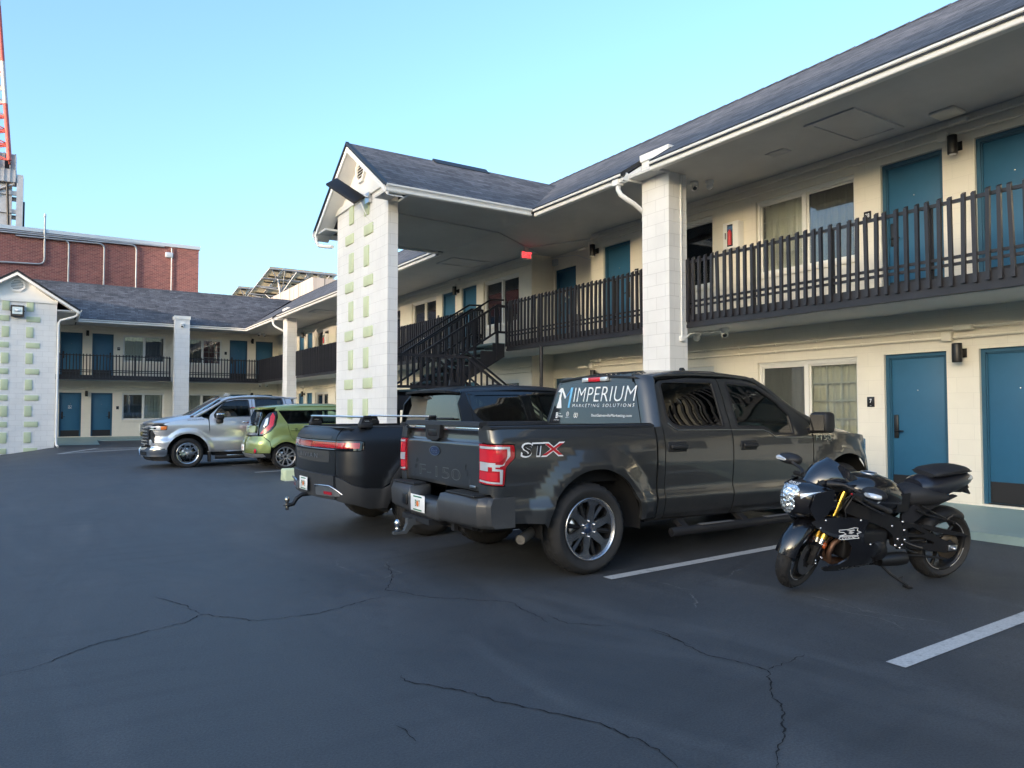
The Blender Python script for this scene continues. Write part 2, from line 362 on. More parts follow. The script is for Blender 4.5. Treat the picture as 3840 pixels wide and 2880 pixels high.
# walkways with a sloping top, a kerb face and an access ramp
def slab_strip(pts_in,pts_out,zi,zo,name,label):
    mb=MB(); k=len(pts_in); vs=[]
    for (a,b2),(c2,d) in zip(pts_in,pts_out):
        vs+=[(a,b2,zi),(c2,d,zo),(c2,d,-.3)]
    mb.add(vs,[f for i in range(k-1) for f in ((3*i,3*i+1,3*i+4,3*i+3),(3*i+1,3*i+2,3*i+5,3*i+4))])
    return tag(mb.build(name,MAT['walk'],recalc=False),label,kind='structure')
slab_strip([(11.2,-16),(11.2,39.6),(.0,39.6)],[(8.32,-16),(8.32,36.65),(.0,36.65)],.285,.168,'walkway','grey green painted concrete walkway along the motel')
rp=MB(); rp.add([(.36,36.75,.182),(1.84,36.75,.182),(.36,34.3,gz(.4,34.3)+.006),(1.84,34.3,gz(1.8,34.3)+.006),(.36,36.75,-.1),(1.84,36.75,-.1),(.36,34.3,-.2),(1.84,34.3,-.2)],[(0,1,3,2),(1,5,7,3),(0,2,6,4)])
tag(rp.build('walkway',MAT['walk'],recalc=False),'painted concrete ramp up to the far walkway',kind='structure')
# ------------------------------------------------------------ motel
FZ,UZ,GH,UH=.265,3.00,2.25,4.99     # floor heights and door head heights
SOF=5.34
def wall_cells(mb,axis_,plane,depth,a0,a1,z0,z1,holes,sgn,mi=0):
    # wall face along axis with openings; axis_ 'y': face at x=plane; 'x': face at y=plane. sgn: towards the room
    A=sorted({a0,a1,*[h[0] for h in holes],*[h[1] for h in holes]}); Z=sorted({z0,z1,*[h[2] for h in holes],*[h[3] for h in holes]})
    P=(lambda a,d,z:(plane+sgn*d,a,z)) if axis_=='y' else (lambda a,d,z:(a,plane+sgn*d,z))
    for i in range(len(A)-1):
        for j in range(len(Z)-1):
            ac,zc=(A[i]+A[i+1])/2,(Z[j]+Z[j+1])/2
            if any(h[0]<ac<h[1] and h[2]<zc<h[3] for h in holes): continue
            mb.quad(P(A[i],0,Z[j]),P(A[i+1],0,Z[j]),P(A[i+1],0,Z[j+1]),P(A[i],0,Z[j+1]),mi)
    for (h0,h1,b0,b1) in holes:
        mb.quad(P(h0,0,b0),P(h0,depth,b0),P(h0,depth,b1),P(h0,0,b1),mi); mb.quad(P(h1,0,b0),P(h1,depth,b0),P(h1,depth,b1),P(h1,0,b1),mi)
        mb.quad(P(h0,0,b1),P(h1,0,b1),P(h1,depth,b1),P(h0,depth,b1),mi); mb.quad(P(h0,0,b0),P(h1,0,b0),P(h1,depth,b0),P(h0,depth,b0),mi)
# a door and a window, built facing -X with y across; copies are turned for the back wing
def make_door(hinge=1,w=.86,h=1.985):
    o=None
    mb=MB()
    for y0,y1,z0,z1 in ((-w/2,-w/2+.05,0,h),(w/2-.05,w/2,0,h),(-w/2+.05,w/2-.05,h-.05,h)):
        mb.box(.045,.16,y0,y1,z0,z1)
    mb.box(.062,.16,-w/2+.05,-w/2+.068,0,h-.05); mb.box(.062,.16,w/2-.068,w/2-.05,0,h-.05); mb.box(.062,.16,-w/2+.05,w/2-.05,h-.068,h-.05)
    leaf=MB(); leaf.box(.082,.126,-w/2+.055,w/2-.055,.012,h-.056,ch=.004)
    d=leaf.build('door',MAT['door'])
    mb.build('frame',MAT['doorframe'],d)
    k=MB(); k.box(.074,.081,-w/2+.06,w/2-.06,.02,.285); k.box(.05,.16,-w/2,w/2,-.002,.014); k.build('kick_plate',MAT['blackp'],d)
    hy=hinge*(w/2-.125); hh=MB()
    hh.box(.055,.081,hy-.032,hy+.032,.80,1.13,ch=.012); hh.tube([(.045,hy,.905),(.035,hy,.905),(.03,hy-hinge*.115,.90)],.011,8)
    hh.build('handle',MAT['black'],d)
    p=MB(); p.lathe([(.0,0),(.009,0),(.012,-.004),(.006,-.008),(0,-.009)],10,M=T(.0815,0,1.47)@RY(R(90))); p.build('peephole',MAT['chrome'],d)
    return d
def make_window(w=1.79,h=1.27,left='curtain',right='curtain',screen=1,lite=True):
    # origin at the middle of the sill; sliding window with two six-over-six style sashes
    fr=MB(); t=.045
    fr.box(.05,.13,-w/2,-w/2+t,0,h); fr.box(.05,.13,w/2-t,w/2,0,h); fr.box(.05,.13,-w/2+t,w/2-t,h-t-.02,h); fr.box(.05,.13,-w/2+t,w/2-t,0,t)
    fr.box(.03,.05,-w/2,w/2,h-.03,h); fr.box(.055,.125,-.03,.03,t,h-t-.02)
    o=fr.build('window',MAT['vinyl'])
    sl=MB(); sl.box(-.035,.05,-w/2-.05,w/2+.05,-.06,0); sl.build('sill',MAT['cream'],o)
    for sgn,kind in ((1,left),(-1,right)):
        y0,y1=(.03,w/2-t) if sgn>0 else (-w/2+t,-.03); z0,z1=t,h-t-.02; xx=.085 if sgn>0 else .10
        m=MB(); s=.028
        m.box(xx-.012,xx+.02,y0,y0+s,z0,z1); m.box(xx-.012,xx+.02,y1-s,y1,z0,z1); m.box(xx-.012,xx+.02,y0+s,y1-s,z0,z0+s); m.box(xx-.012,xx+.02,y0+s,y1-s,z1-s,z1)
        m.build('sash',MAT['vinyl'],o)
        g=MB(); g.box(xx,xx+.006,y0+s,y1-s,z0+s,z1-s); g.build('pane',MAT['screen' if screen==sgn else 'pane'],o)
        b=MB()
        for i in (1,2): yy=y0+s+(y1-y0-2*s)*i/3; b.box(xx+.009,xx+.015,yy-.009,yy+.009,z0+s,z1-s)
        for i in (1,2,3): q=z0+s+(z1-z0-2*s)*i/4; b.box(xx+.0092,xx+.0148,y0+s,y1-s,q-.009,q+.009)
        b.build('muntins',MAT['vinyl'],o)
        ph=random.uniform(0,6); lo=y0-.02; hi=y1+.02; part=1.0
        cm=MB(); n=64
        cm.grid(lambda u,v:(.185+.022*math.sin(u*44+ph)+.012*math.sin(u*17+ph*2)+(.0 if v>.3 else .006*math.sin(u*60)),lo+(hi-lo)*u,.03+(h-.06)*v),[i/n for i in range(n+1)],[0,.5,1])
        cm.build('curtain',MAT[kind],o,recalc=False)
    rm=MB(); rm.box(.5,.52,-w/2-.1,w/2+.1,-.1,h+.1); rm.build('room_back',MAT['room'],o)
    return o
def place(proto,loc,rz=0.0,parent=None):
    c2=copy_tree(proto,parent); c2.location=loc; c2.rotation_euler=(0,0,rz); return c2
DR,DL=make_door(1),make_door(-1)
WN=[make_window(screen=-1),make_window(screen=1,left='sheer',right='curtain'),make_window(screen=-1,left='curtain',right='sheer'),make_window(screen=1,left='sheer',right='redcloth')]
WX=10.07
wing=empty('motel_wing',(0,0,0),0,'long near motel wing along the right, two storeys of blue doors','motel building','wings of the motel')
doorsY=[(-6.6,-1),(-3.3,1),(-2.04,-1),(4.17,1),(5.43,-1),(11.635,1),(18.015,1),(19.265,-1),(25.5,1),(26.75,-1),(32.96,1),(34.25,-1)]
doorsY=[(-3.3,1),(-2.04,-1),(4.17,-1),(5.43,1),(11.635,-1),(18.015,-1),(19.265,1),(25.5,-1),(26.75,1),(32.96,-1),(34.25,1)]
winsY=[-5.1,-.3,2.44,7.155,9.9,16.3,20.985,23.7,28.5,31.18,36.0]
holesG=[(y-.43,y+.43,FZ,GH) for y,_ in doorsY]+[(y-.895,y+.895,.98,GH) for y in winsY]
holesU=[(y-.43,y+.43,UZ,UH) for y,_ in doorsY]+[(y-.895,y+.895,3.72,UH) for y in winsY]
wm=MB()
for a0,a1 in ((-16,12.475),(14.83,38.35)):
    H=[h for h in holesG+holesU if a0<h[0]<a1]
    wall_cells(wm,'y',WX,.15,a0,a1,.0,SOF+.05,H,1)
# recessed bay by the stairs
nd=[(13.9,14.77,UZ,UH),(13.9,14.77,FZ,GH)]
wall_cells(wm,'y',10.74,.15,12.475,14.83,0,SOF+.05,nd,1)
wm.quad((10.07,14.83,0),(10.74,14.83,0),(10.74,14.83,SOF+.05),(10.07,14.83,SOF+.05)); wm.quad((10.07,12.475,0),(10.74,12.475,0),(10.74,12.475,SOF+.05),(10.07,12.475,SOF+.05))
wm.quad((10.22,-16,0),(16,-16,0),(16,-16,SOF),(10.22,-16,SOF))
wm.build('wall',MAT['wallblock'],wing,recalc=False)
for y,hg in doorsY:
    for z in (FZ,UZ): place(DR if hg>0 else DL,(WX+.005,y,z),0,wing)
nookd=[place(DR,(10.745,14.335,z),0,wing) for z in (FZ,UZ)]
chip=MB(); rr=random.Random(3); pl=[(.0,.0),(.05,.10),(.02,.25),(.04,.42),(-.02,.50),(.05,.62),(.16,.66),(.20,.58),(.15,.50),(.17,.40),(.10,.34),(.12,.2),(.08,.05)]
chip.prism([(14.30+a*.75,3.75+b2) for a,b2 in pl],'yz',10.815,10.826); chip.build('bare_patch',MAT['cream'],wing)
for i,y in enumerate(winsY):
    place(WN[(i+2)%4 if i!=3 else 1],(WX+.005,y,.98),0,wing)
    place(WN[i%3],(WX+.005,y,3.72),0,wing)
# balcony slab, fascia, soffits
sb=MB(); sb.box(8.86,10.9,-16,38.4,2.86,3.00); sb.build('balcony_slab',MAT['soffit'],wing)
fa=MB()
for a0,a1 in ((-16,8.44),(9.07,14.0),(15.1,37.1)):
    fa.box(8.815,8.86,a0,a1,2.86,3.015); fa.box(8.80,8.86,a0,a1,2.805,2.86)
fa.build('balcony_fascia',MAT['dark'],wing)
so=MB(); so.box(8.86,10.07,-16,38.35,2.80,2.855)
so.build('balcony_ceiling',MAT['soffit'],wing)
so=MB(); so.box(8.14,10.78,-16,38.6,SOF,SOF+.04); so.build('eave_soffit',MAT['soffit'],wing)
so=MB(); so.box(8.08,8.135,-16,8.40,SOF-.05,SOF+.1); so.box(8.08,8.135,9.09,11.75,SOF-.05,SOF+.1); so.box(8.08,8.135,15.95,30.6,SOF-.05,SOF+.1); so.box(8.08,8.135,31.35,36.2,SOF-.05,SOF+.1)
so.build('eave_board',MAT['trim'],wing)
# roof: two slopes, notched where the pillars pass through
EX,EZ,SL,RXX=7.98,5.42,.65,11.02
def rz_(x): return EZ+SL*(x-EX)
PIL=[(8.44,9.065),(30.65,31.30)]
def roof_strip(mb,x0,x1,y0,y1,t=.07):
    mb.add([(x0,y0,rz_(x0)),(x1,y0,rz_(x1)),(x1,y1,rz_(x1)),(x0,y1,rz_(x0)),(x0,y0,rz_(x0)-t),(x1,y0,rz_(x1)-t),(x1,y1,rz_(x1)-t),(x0,y1,rz_(x0)-t)],
           [(0,1,2,3),(7,6,5,4),(0,4,5,1),(3,2,6,7),(0,3,7,4),(1,5,6,2)])
rf=MB(); xc=8.44
roof_strip(rf,xc,RXX,-16,35.0+2.0)
for a0,a1 in ((-16,PIL[0][0]-.03),(PIL[0][1]+.03,PIL[1][0]-.03),(PIL[1][1]+.03,36.4)): roof_strip(rf,EX,xc,a0,a1)
RZr=rz_(RXX)
rf.add([(RXX,-16,RZr),(RXX+3.5,-16,RZr-3.5*SL),(RXX+3.5,42,RZr-3.5*SL),(RXX,42,RZr)],[(0,1,2,3)])
# valley piece to the back wing's ridge
rf.build('roof',MAT['shingle'],wing,recalc=False)
rc=MB()
for i in range(180):
    y=-16+i*.3
    rc.add([(RXX-.14,y,RZr-.075),(RXX,y,RZr+.022),(RXX+.14,y,RZr-.075),(RXX-.14,y+.31,RZr-.085),(RXX,y+.31,RZr+.010),(RXX+.14,y+.31,RZr-.085)],[(0,1,4,3),(1,2,5,4),(0,2,1)])
rc.build('ridge_cap',MAT['shingle'],wing)
de=MB()
for a0,a1 in ((-16,PIL[0][0]-.03),(PIL[0][1]+.03,11.78),(15.92,PIL[1][0]-.03),(PIL[1][1]+.03,36.35)): de.box(EX-.012,EX+.01,a0,a1,EZ-.085,EZ+.004)
for p0,p1 in PIL:
    for yy in (p0-.03,p1+.03):
        de.add([(EX,yy-.012,EZ+.012),(xc,yy-.012,rz_(xc)+.012),(xc,yy+.012,rz_(xc)+.012),(EX,yy+.012,EZ+.012),(EX,yy-.012,EZ-.05),(xc,yy-.012,rz_(xc)-.05),(xc,yy+.012,rz_(xc)-.05),(EX,yy+.012,EZ-.05)],[(0,1,2,3),(0,4,5,1),(3,2,6,7),(0,3,7,4)])
de.build('drip_edge',MAT['drip'],wing)
sd_=MB()
for p0,p1 in PIL:
    for yy in (p0-.02,p1+.02): sd_.prism([(8.0,5.30),(8.44,5.30),(8.44,5.62),(8.0,5.33)],'xz',yy-.008,yy+.008)
sd_.build('side_fascia',MAT['trim'],wing)
GP=[(0,0),(-.075,.0),(-.085,.012),(-.088,.05),(-.10,.075),(-.122,.098),(-.124,.125),(-.112,.127),(-.108,.112),(-.088,.09),(-.076,.05),(-.070,.012),(-.008,.012),(-.008,.13),(0,.13)]
def gutter(parent,axis_,plane,a0,a1,z=5.27,sgn=1,end=True):
    # K-profile gutter hung on the eave: axis 'y' runs along Y with its face to -X
    mb=MB()
    for lo,hi in ((a0,a1),):
        if axis_=='y': mb.prism([(plane+p*sgn,z+q) for p,q in GP],'xz',lo,hi)
        else: mb.prism([(plane+p*sgn,z+q) for p,q in GP],'yz',lo,hi)
    return mb.build('gutter',MAT['trim'],parent)
for a0,a1 in ((-16,PIL[0][0]-.02),(PIL[0][1]+.03,11.68),(15.99,PIL[1][0]-.03),(PIL[1][1]+.05,36.30)): gutter(wing,'y',8.08,a0,a1)
# pillars of the wing: block columns with a proud white cap
for p0,p1 in PIL:
    pm=MB(); pm.box(8.42,8.822,p0,p1,-.2,5.66); pm.build('pillar',MAT['whiteblock'],wing)
    cp=MB(); cp.box(8.395,8.86,p0-.025,p1+.025,5.66,5.775); cp.build('pillar_cap',MAT['trim'],wing)
    e=MB(); e.tube([(8.03,p1+.16,5.30),(8.03,p1+.16,5.17),(8.06,p1+.13,5.08),(8.13,p1+.06,5.0),(8.25,p1+.015,4.93),(8.5,p1+.02,4.80)],.042,10); e.box(7.97,8.09,p1+.10,p1+.24,5.24,5.40); e.build('gutter_elbow',MAT['trim'],wing)
# paired conduits with couplings, boxes under both ceilings
def conduit(parent,axis_,plane,a0,a1,z,r=.016,step=1.25,off=.03,sgn=-1):
    mb=MB(); P=(lambda a,zz_:(plane+sgn*off,a,zz_)) if axis_=='y' else (lambda a,zz_:(a,plane+sgn*off,zz_))
    mb.tube([P(a0,z),P(a1,z)],r,8)
    a=a0+.4; i=0
    while a<a1:
        mb.tube([P(a,z),P(a+.03 if i%3 else a+.07,z)],r*1.32,8); a+=step*.6; i+=1
    return mb.build('conduit',MAT['cream'],parent)
for a0,a1 in ((-16,12.475),(14.83,38.2)):
    conduit(wing,'y',WX,a0,a1,5.235,.020); conduit(wing,'y',WX,a0,a1,5.105,.018); conduit(wing,'y',WX,a0,a1,2.535,.020); conduit(wing,'y',WX,a0,a1,2.415,.018)
jb=MB()
for y in (-2.67,4.8,12.27,18.64,26.1,33.6):
    for z in (5.105,2.43): jb.box(9.985,10.07,y+.10,y+.22,z-.06,z+.06,ch=.008)
    for z in (5.25,2.53): jb.box(9.96,10.07,y-.16,y+.06,z-.03,z+.035,ch=.008)
jb.build('junction_box',MAT['cream'],wing)
# back wing
BY=38.35
back=empty('motel_wing',(0,0,0),0,'far two-storey motel wing closing the back of the lot, with silver truck in front','motel building','wings of the motel')
bd=[(.86,-1),(2.105,1),(8.10,-1),(9.37,1)]; bw=[3.82,6.40]
bh=[(x-.43,x+.43,FZ,GH) for x,_ in bd]+[(x-.43,x+.43,UZ,UH) for x,_ in bd]+[(x-.895,x+.895,1.0,GH) for x in bw]+[(x-.895,x+.895,3.72,UH) for x in bw]
wm=MB(); wall_cells(wm,'x',BY,.15,-9,10.07,0,SOF+.05,bh,1); wm.build('wall',MAT['wallblock'],back,recalc=False)
for x,hg in bd:
    for z in (FZ,UZ): place(DR if hg<0 else DL,(x,BY+.005,z),R(90),back)
for i,x in enumerate(bw):
    place(WN[3 if i else 2],(x,BY+.005,3.72),R(90),back); place(WN[0 if i else 1],(x,BY+.005,1.0),R(90),back)
sb=MB(); sb.box(-9,8.86,37.12,38.36,2.86,3.0); sb.build('balcony_slab',MAT['soffit'],back)
fa=MB()
for a0,a1 in ((-9,4.815),(5.445,8.80)): fa.box(a0,a1,37.075,37.12,2.86,3.015); fa.box(a0,a1,37.06,37.12,2.805,2.86)
fa.build('balcony_fascia',MAT['dark'],back)
so=MB(); so.box(-9,8.86,37.12,38.35,2.80,2.855); so.build('balcony_ceiling',MAT['soffit'],back)
so=MB(); so.box(-9,8.14,36.42,38.4,SOF,SOF+.04); so.build('eave_soffit',MAT['soffit'],back)
so=MB(); so.box(.6,4.79,36.37,36.42,SOF-.05,SOF+.1); so.box(5.47,8.08,36.37,36.42,SOF-.05,SOF+.1); so.build('eave_board',MAT['trim'],back)
BE=36.28; BR=BE+3.04
rf=MB()
def bz(y): return EZ+SL*(y-BE)
rf.add([(-9,BE,EZ),(EX-.02,BE,EZ),(EX+3.02,BR,bz(BR)),(-9,BR,bz(BR)),(-9,BR+3.5,bz(BR)-3.5*SL),(EX+3.02,BR+3.5,bz(BR)-3.5*SL)],[(0,1,2,3),(3,2,5,4)])
rf.build('roof',MAT['shingle'],back,recalc=False)
rc=MB()
for i in range(66):
    x=-9+i*.3; rc.add([(x,BR-.14,bz(BR)-.075),(x,BR,bz(BR)+.022),(x,BR+.14,bz(BR)-.075),(x+.31,BR-.14,bz(BR)-.085),(x+.31,BR,bz(BR)+.01),(x+.31,BR+.14,bz(BR)-.085)],[(0,1,4,3),(1,2,5,4)])
rc.build('ridge_cap',MAT['shingle'],back)
de=MB(); de.box(.9,4.80,BE-.012,BE+.01,EZ-.085,EZ+.004); de.box(5.47,EX,BE-.012,BE+.01,EZ-.085,EZ+.004); de.build('drip_edge',MAT['drip'],back)
gutter(back,'x',36.37,.93,4.80); gutter(back,'x',36.37,5.47,8.06)
pm=MB(); pm.box(4.82,5.445,36.0,36.4,-.2,5.62); pm.build('pillar',MAT['whiteblock'],back)
cp=MB(); cp.box(4.79,5.475,35.97,36.5,5.62,5.77); cp.build('pillar_cap',MAT['trim'],back)
conduit(back,'x',BY,.3,9.9,5.235,.02); conduit(back,'x',BY,.3,9.9,5.105,.018); conduit(back,'x',BY,.3,9.9,2.535,.02); conduit(back,'x',BY,.3,9.9,2.415,.018)
jb=MB()
for x in (1.48,8.74):
    for z in (5.18,2.46): jb.box(x-.06,x+.06,BY-.085,BY,z-.07,z+.07,ch=.008); jb.box(x+.12,x+.3,BY-.1,BY,z+.02,z+.1,ch=.008)
jb.build('junction_box',MAT['cream'],back)
# ---- gabled block towers (a thin block wall with green blocks, carrying a gable roof)
def gable_tower(label,org,rz,half,face_h,apex,eave_half,run,greens,z0,front_over=.31,right_gutter=True,vent_h=6.30):
    # local frame: wall face on the plane x=0 looking to -x, y across, roof runs to +x
    t=empty('gable_tower',org,rz,label,'gable tower','gable towers of the motel')
    wl=MB(); wl.box(0,.2,-half,half,-1.2,face_h); wl.build('wall',MAT['whiteblock'],t)
    ez=apex-SL*1.02*eave_half
    g=MB(); hw=half+.0
    g.prism([(-hw,face_h),(hw,face_h),(hw,face_h+.06),(0,apex-.16-.02),(-hw,face_h+.06)],'yz',.02,.18); 
    g.build('gable_board',MAT['trim'],t)
    tb=MB(); tb.box(-.045,.02,-half-.02,half+.02,face_h-.005,face_h+.105); tb.box(-.03,.02,-half-.02,half+.02,face_h+.105,face_h+.135); tb.build('trim_board',MAT['trim'],t)
    # roof
    rf=MB()
    for s in (-1,1):
        y1=s*eave_half
        rf.add([(-front_over,0,apex),(run,0,apex),(run,y1,ez),(-front_over,y1,ez),(-front_over,0,apex-.08),(run,0,apex-.08),(run,y1,ez-.08),(-front_over,y1,ez-.08)],
               [(0,1,2,3),(7,6,5,4),(3,2,6,7),(0,3,7,4)])
    rf.build('roof',MAT['shingle'],t,recalc=False)
    rk=MB(); dm=MB()
    for s in (-1,1):
        def pt(k,dz,x): y=s*eave_half*k; return (x,y,apex-(apex-ez)*k+dz)
        rk.add([pt(0,-.05,-front_over),pt(1,-.05,-front_over),pt(1,-.19,-front_over),pt(0,-.19,-front_over),pt(0,-.05,-front_over+.03),pt(1,-.05,-front_over+.03),pt(1,-.19,-front_over+.03),pt(0,-.19,-front_over+.03)],[(0,1,2,3),(4,5,6,7),(2,3,7,6),(1,2,6,5)])
        dm.add([pt(-.004,.012,-front_over-.02),pt(1.0,.012,-front_over-.02),pt(1.0,-.05,-front_over-.02),pt(-.004,-.05,-front_over-.02),pt(-.004,.012,-front_over+.05),pt(1.0,.012,-front_over+.05)],[(0,1,2,3),(0,4,5,1)])
    rk.build('rake_board',MAT['trim'],t); dm.build('drip_edge',MAT['drip'],t,recalc=False)
    ro=MB()
    for s in (-1,1):
        ro.add([(-front_over+.03,0,apex-.2),(.02,0,apex-.2),(.02,s*eave_half,ez-.2),(-front_over+.03,s*eave_half,ez-.2)],[(0,1,2,3)])
    ro.build('rake_soffit',MAT['trim'],t,recalc=False)
    ce=MB(); ce.box(.2,run,-eave_half+.12,eave_half-.12,ez-.085,ez-.045); ce.box(-front_over+.04,.02,-eave_half+.08,-half,ez-.085,ez-.045); ce.box(-front_over+.04,.02,half,eave_half-.08,ez-.085,ez-.045)
    ce.build('ceiling',MAT['soffit'],t)
    # octagonal vent
    vm=MB(); oc=[(math.cos(R(22.5+45*i)),math.sin(R(22.5+45*i))) for i in range(8)]; vw,vh=.27,.27; zc=vent_h
    for i in range(8):
        a,b2=oc[i],oc[(i+1)%8]
        vm.prism([(a[0]*vw,zc+a[1]*vh),(b2[0]*vw,zc+b2[1]*vh),(b2[0]*vw*.78,zc+b2[1]*vh*.78),(a[0]*vw*.78,zc+a[1]*vh*.78)],'yz',-.035,.02)
    for i in range(7):
        z=zc-vh*.66+i*vh*1.32/6; ww=vw*.78*min(1,1.42-abs(z-zc)/vh)
        vm.add([(-.03,-ww,z-.012),(-.03,ww,z-.012),(.005,ww,z+.03),(.005,-ww,z+.03),(-.03,-ww,z-.006),(-.03,ww,z-.006),(.005,ww,z+.036),(.005,-ww,z+.036)],[(0,1,2,3),(4,5,6,7),(0,1,5,4)])
    vm.build('gable_vent',MAT['trim'],t)
    bk=MB(); bk.prism([(a*vw*.8,zc+b2*vh*.8) for a,b2 in oc],'yz',.006,.018); bk.build('vent_hole',MAT['under'],t)
    for (y0,y1,a,b2) in greens:
        q=MB(); q.box(-.028,.01,y0,y1,a,b2,ch=.006); q.build('green_block',MAT['green'],t)
    return t,ez
# green blocks: two columns, alternating upright pair and a flat block, in block courses
def greens_for(cols,top,n):
    out=[]
    for (yc,sgn) in cols:
        z=top
        for i in range(n):
            if i%2==0: out.append((yc-.115,yc+.115,z-.40,z)); z-=.60
            else: out.append((min(yc-sgn*.0+.115*sgn,yc-sgn*.33),max(yc+.115*sgn,yc-sgn*.33),z-.20,z)); z-=.405
    return out
TC=13.83
tw,tez=gable_tower('white gable tower beside the dark stairs, green blocks and tilted floodlight on it',(5.24,TC,0),0,1.39,5.67,6.80,2.07,5.0,
    greens_for([(.50,-1),(-.345,1)],5.70,10),0)
for s,nm in ((-1,1),(1,1)):
    gutter(tw,'x',s*2.0,-.33,2.75,tez-.13,1 if s<0 else -1)
rv=MB(); rv.add([(1.6,-.17,6.80-.09),(1.6,0,6.845),(1.6,.17,6.80-.09),(2.92,-.17,6.80-.09),(2.92,0,6.845),(2.92,.17,6.80-.09),(1.6,-.17,6.68),(2.92,-.17,6.68)],[(0,1,4,3),(1,2,5,4),(0,2,1),(3,4,5),(0,3,7,6)]); rv.build('ridge_vent',MAT['drip'],tw)
e=MB(); e.tube([(-.28,1.98,tez-.12),(-.28,1.98,tez-.24),(-.24,1.9,tez-.33),(-.15,1.6,tez-.40),(-.1,1.42,tez-.43)],.04,10); e.build('gutter_elbow',MAT['trim'],tw)
lt,lez=gable_tower('white gable tower at the left edge with rusty floodlight box and white downspout',(-1.06,33.3,0),R(90),1.30,5.60,6.76,2.06,5.6,
    greens_for([(.335,-1),(-.43,1)],5.64,12),0,vent_h=6.22)
for s in (-1,1): gutter(lt,'x',s*2.0,-.33,3.1,lez-.13,1 if s<0 else -1)
dp=MB(); dp.tube([(-.2,-1.99,lez-.12),(-.2,-1.96,lez-.22),(-.18,-1.86,lez-.29),(-.08,-1.42,lez-.44),(-.06,-1.36,lez-.55),(-.06,-1.36,.22),(-.10,-1.37,.12),(-.24,-1.42,.05)],.045,10); dp.build('downspout',MAT['trim'],lt)
# ------------------------------------------------------------ what stands beyond the roofs
def brick_mat():
    n=NT('red_brick'); u,z,pos=wall_uv(n)
    cb=n.n('ShaderNodeCombineXYZ'); n.l(u,cb.inputs[0]); n.l(z,cb.inputs[1])
    br=n.n('ShaderNodeTexBrick'); n.l(cb.outputs[0],br.inputs['Vector']); br.offset=.5
    br.inputs['Scale'].default_value=1.0; br.inputs['Brick Width'].default_value=.24; br.inputs['Row Height'].default_value=.081
    br.inputs['Mortar Size'].default_value=.009; br.inputs['Mortar Smooth'].default_value=.3; br.inputs['Bias'].default_value=-.1
    br.inputs['Color1'].default_value=(.27,.095,.09,1); br.inputs['Color2'].default_value=(.15,.052,.055,1); br.inputs['Mortar'].default_value=(.36,.22,.20,1)
    f=n.noise(.7,6,.7,pos); g=n.ramp(f,[(.3,.78),(.6,1.0),(.8,1.2)]); c=n.mix(1.0,br.outputs['Color'],g,'MULTIPLY')
    eff=n.ramp(n.noise(1.6,7,.75,pos,.5),[(.62,0.0),(.72,.4)]); c=n.mix(eff,c,(.5,.36,.33))
    n.l(c,n.b.inputs['Base Color']); n.b.inputs['Roughness'].default_value=.85
    n.l(n.bump(n.math('SUBTRACT',1.0,br.outputs['Fac']),.5,.01),n.b.inputs['Normal']); return n.mat
MAT['brick']=brick_mat()
MAT['galv']=mat('galvanised_steel',(.42,.43,.45),.45,.6,var=.12,vscale=2)
MAT['copingmetal']=mat('pale_metal_coping',(.56,.60,.64),.4,.4)
BYY=50.0
bb=empty('brick_building',(2.8,BYY,0),0,'windowless red brick building with metal coping above the far roof','brick building')
m=MB(); m.box(-17.0,5.22,0,9,-1,11.78); m.build('wall',MAT['brick'],bb)
m=MB(); m.box(-17.0,5.30,-.09,9,11.775,11.99); m.build('coping',MAT['copingmetal'],bb)
def pipe(pts,r,parent=bb,name='conduit'):
    # rounded elbows
    P=[Vector(p) for p in pts]; out=[P[0]]
    for a,b2,c2 in zip(P[:-2],P[1:-1],P[2:]):
        d0=(a-b2).normalized(); d1=(c2-b2).normalized(); rr=min(.32,(a-b2).length*.4,(c2-b2).length*.4)
        for k in range(6):
            t=k/5; out.append((b2+d0*rr*(1-t)**2+d1*rr*t**2))
    out.append(P[-1]); q=MB(); q.tube(out,r,8); return q.build(name,MAT['galv'],parent)
X0=2.8
pipe([(-17,-.10,11.62),(6.0-X0,-.10,11.72)],.045); pipe([(-17,-.12,11.46),(4.0-X0,-.12,11.62)],.05)
pipe([(-.337-X0,-.12,12.72),(-.32-X0,-.12,9.92),(-5.0-X0,-.12,9.74)],.055)
for xa,zt in ((.875,11.45),(2.70,11.46),(4.43,11.60)): pipe([(xa-2.6-X0,-.14,zt-.02),(xa-X0,-.14,zt+.02),(xa-X0,-.14,7.6)],.05)
pipe([(6.42-X0,-.1,11.72),(6.42-X0,-.1,7.6)],.035)
m=MB(); m.box(6.06-X0,6.50-X0,-.14,0,11.07,11.40,ch=.02); m.box(6.16-X0,6.44-X0,-.145,-.13,11.2,11.27); m.build('junction_box',MAT['copingmetal'],bb)
m=MB(); m.tube([(-.337-X0,-.12,12.72),(-.337-X0,-.12,12.86)],.07,8); m.build('pipe_cap',MAT['white'],bb)
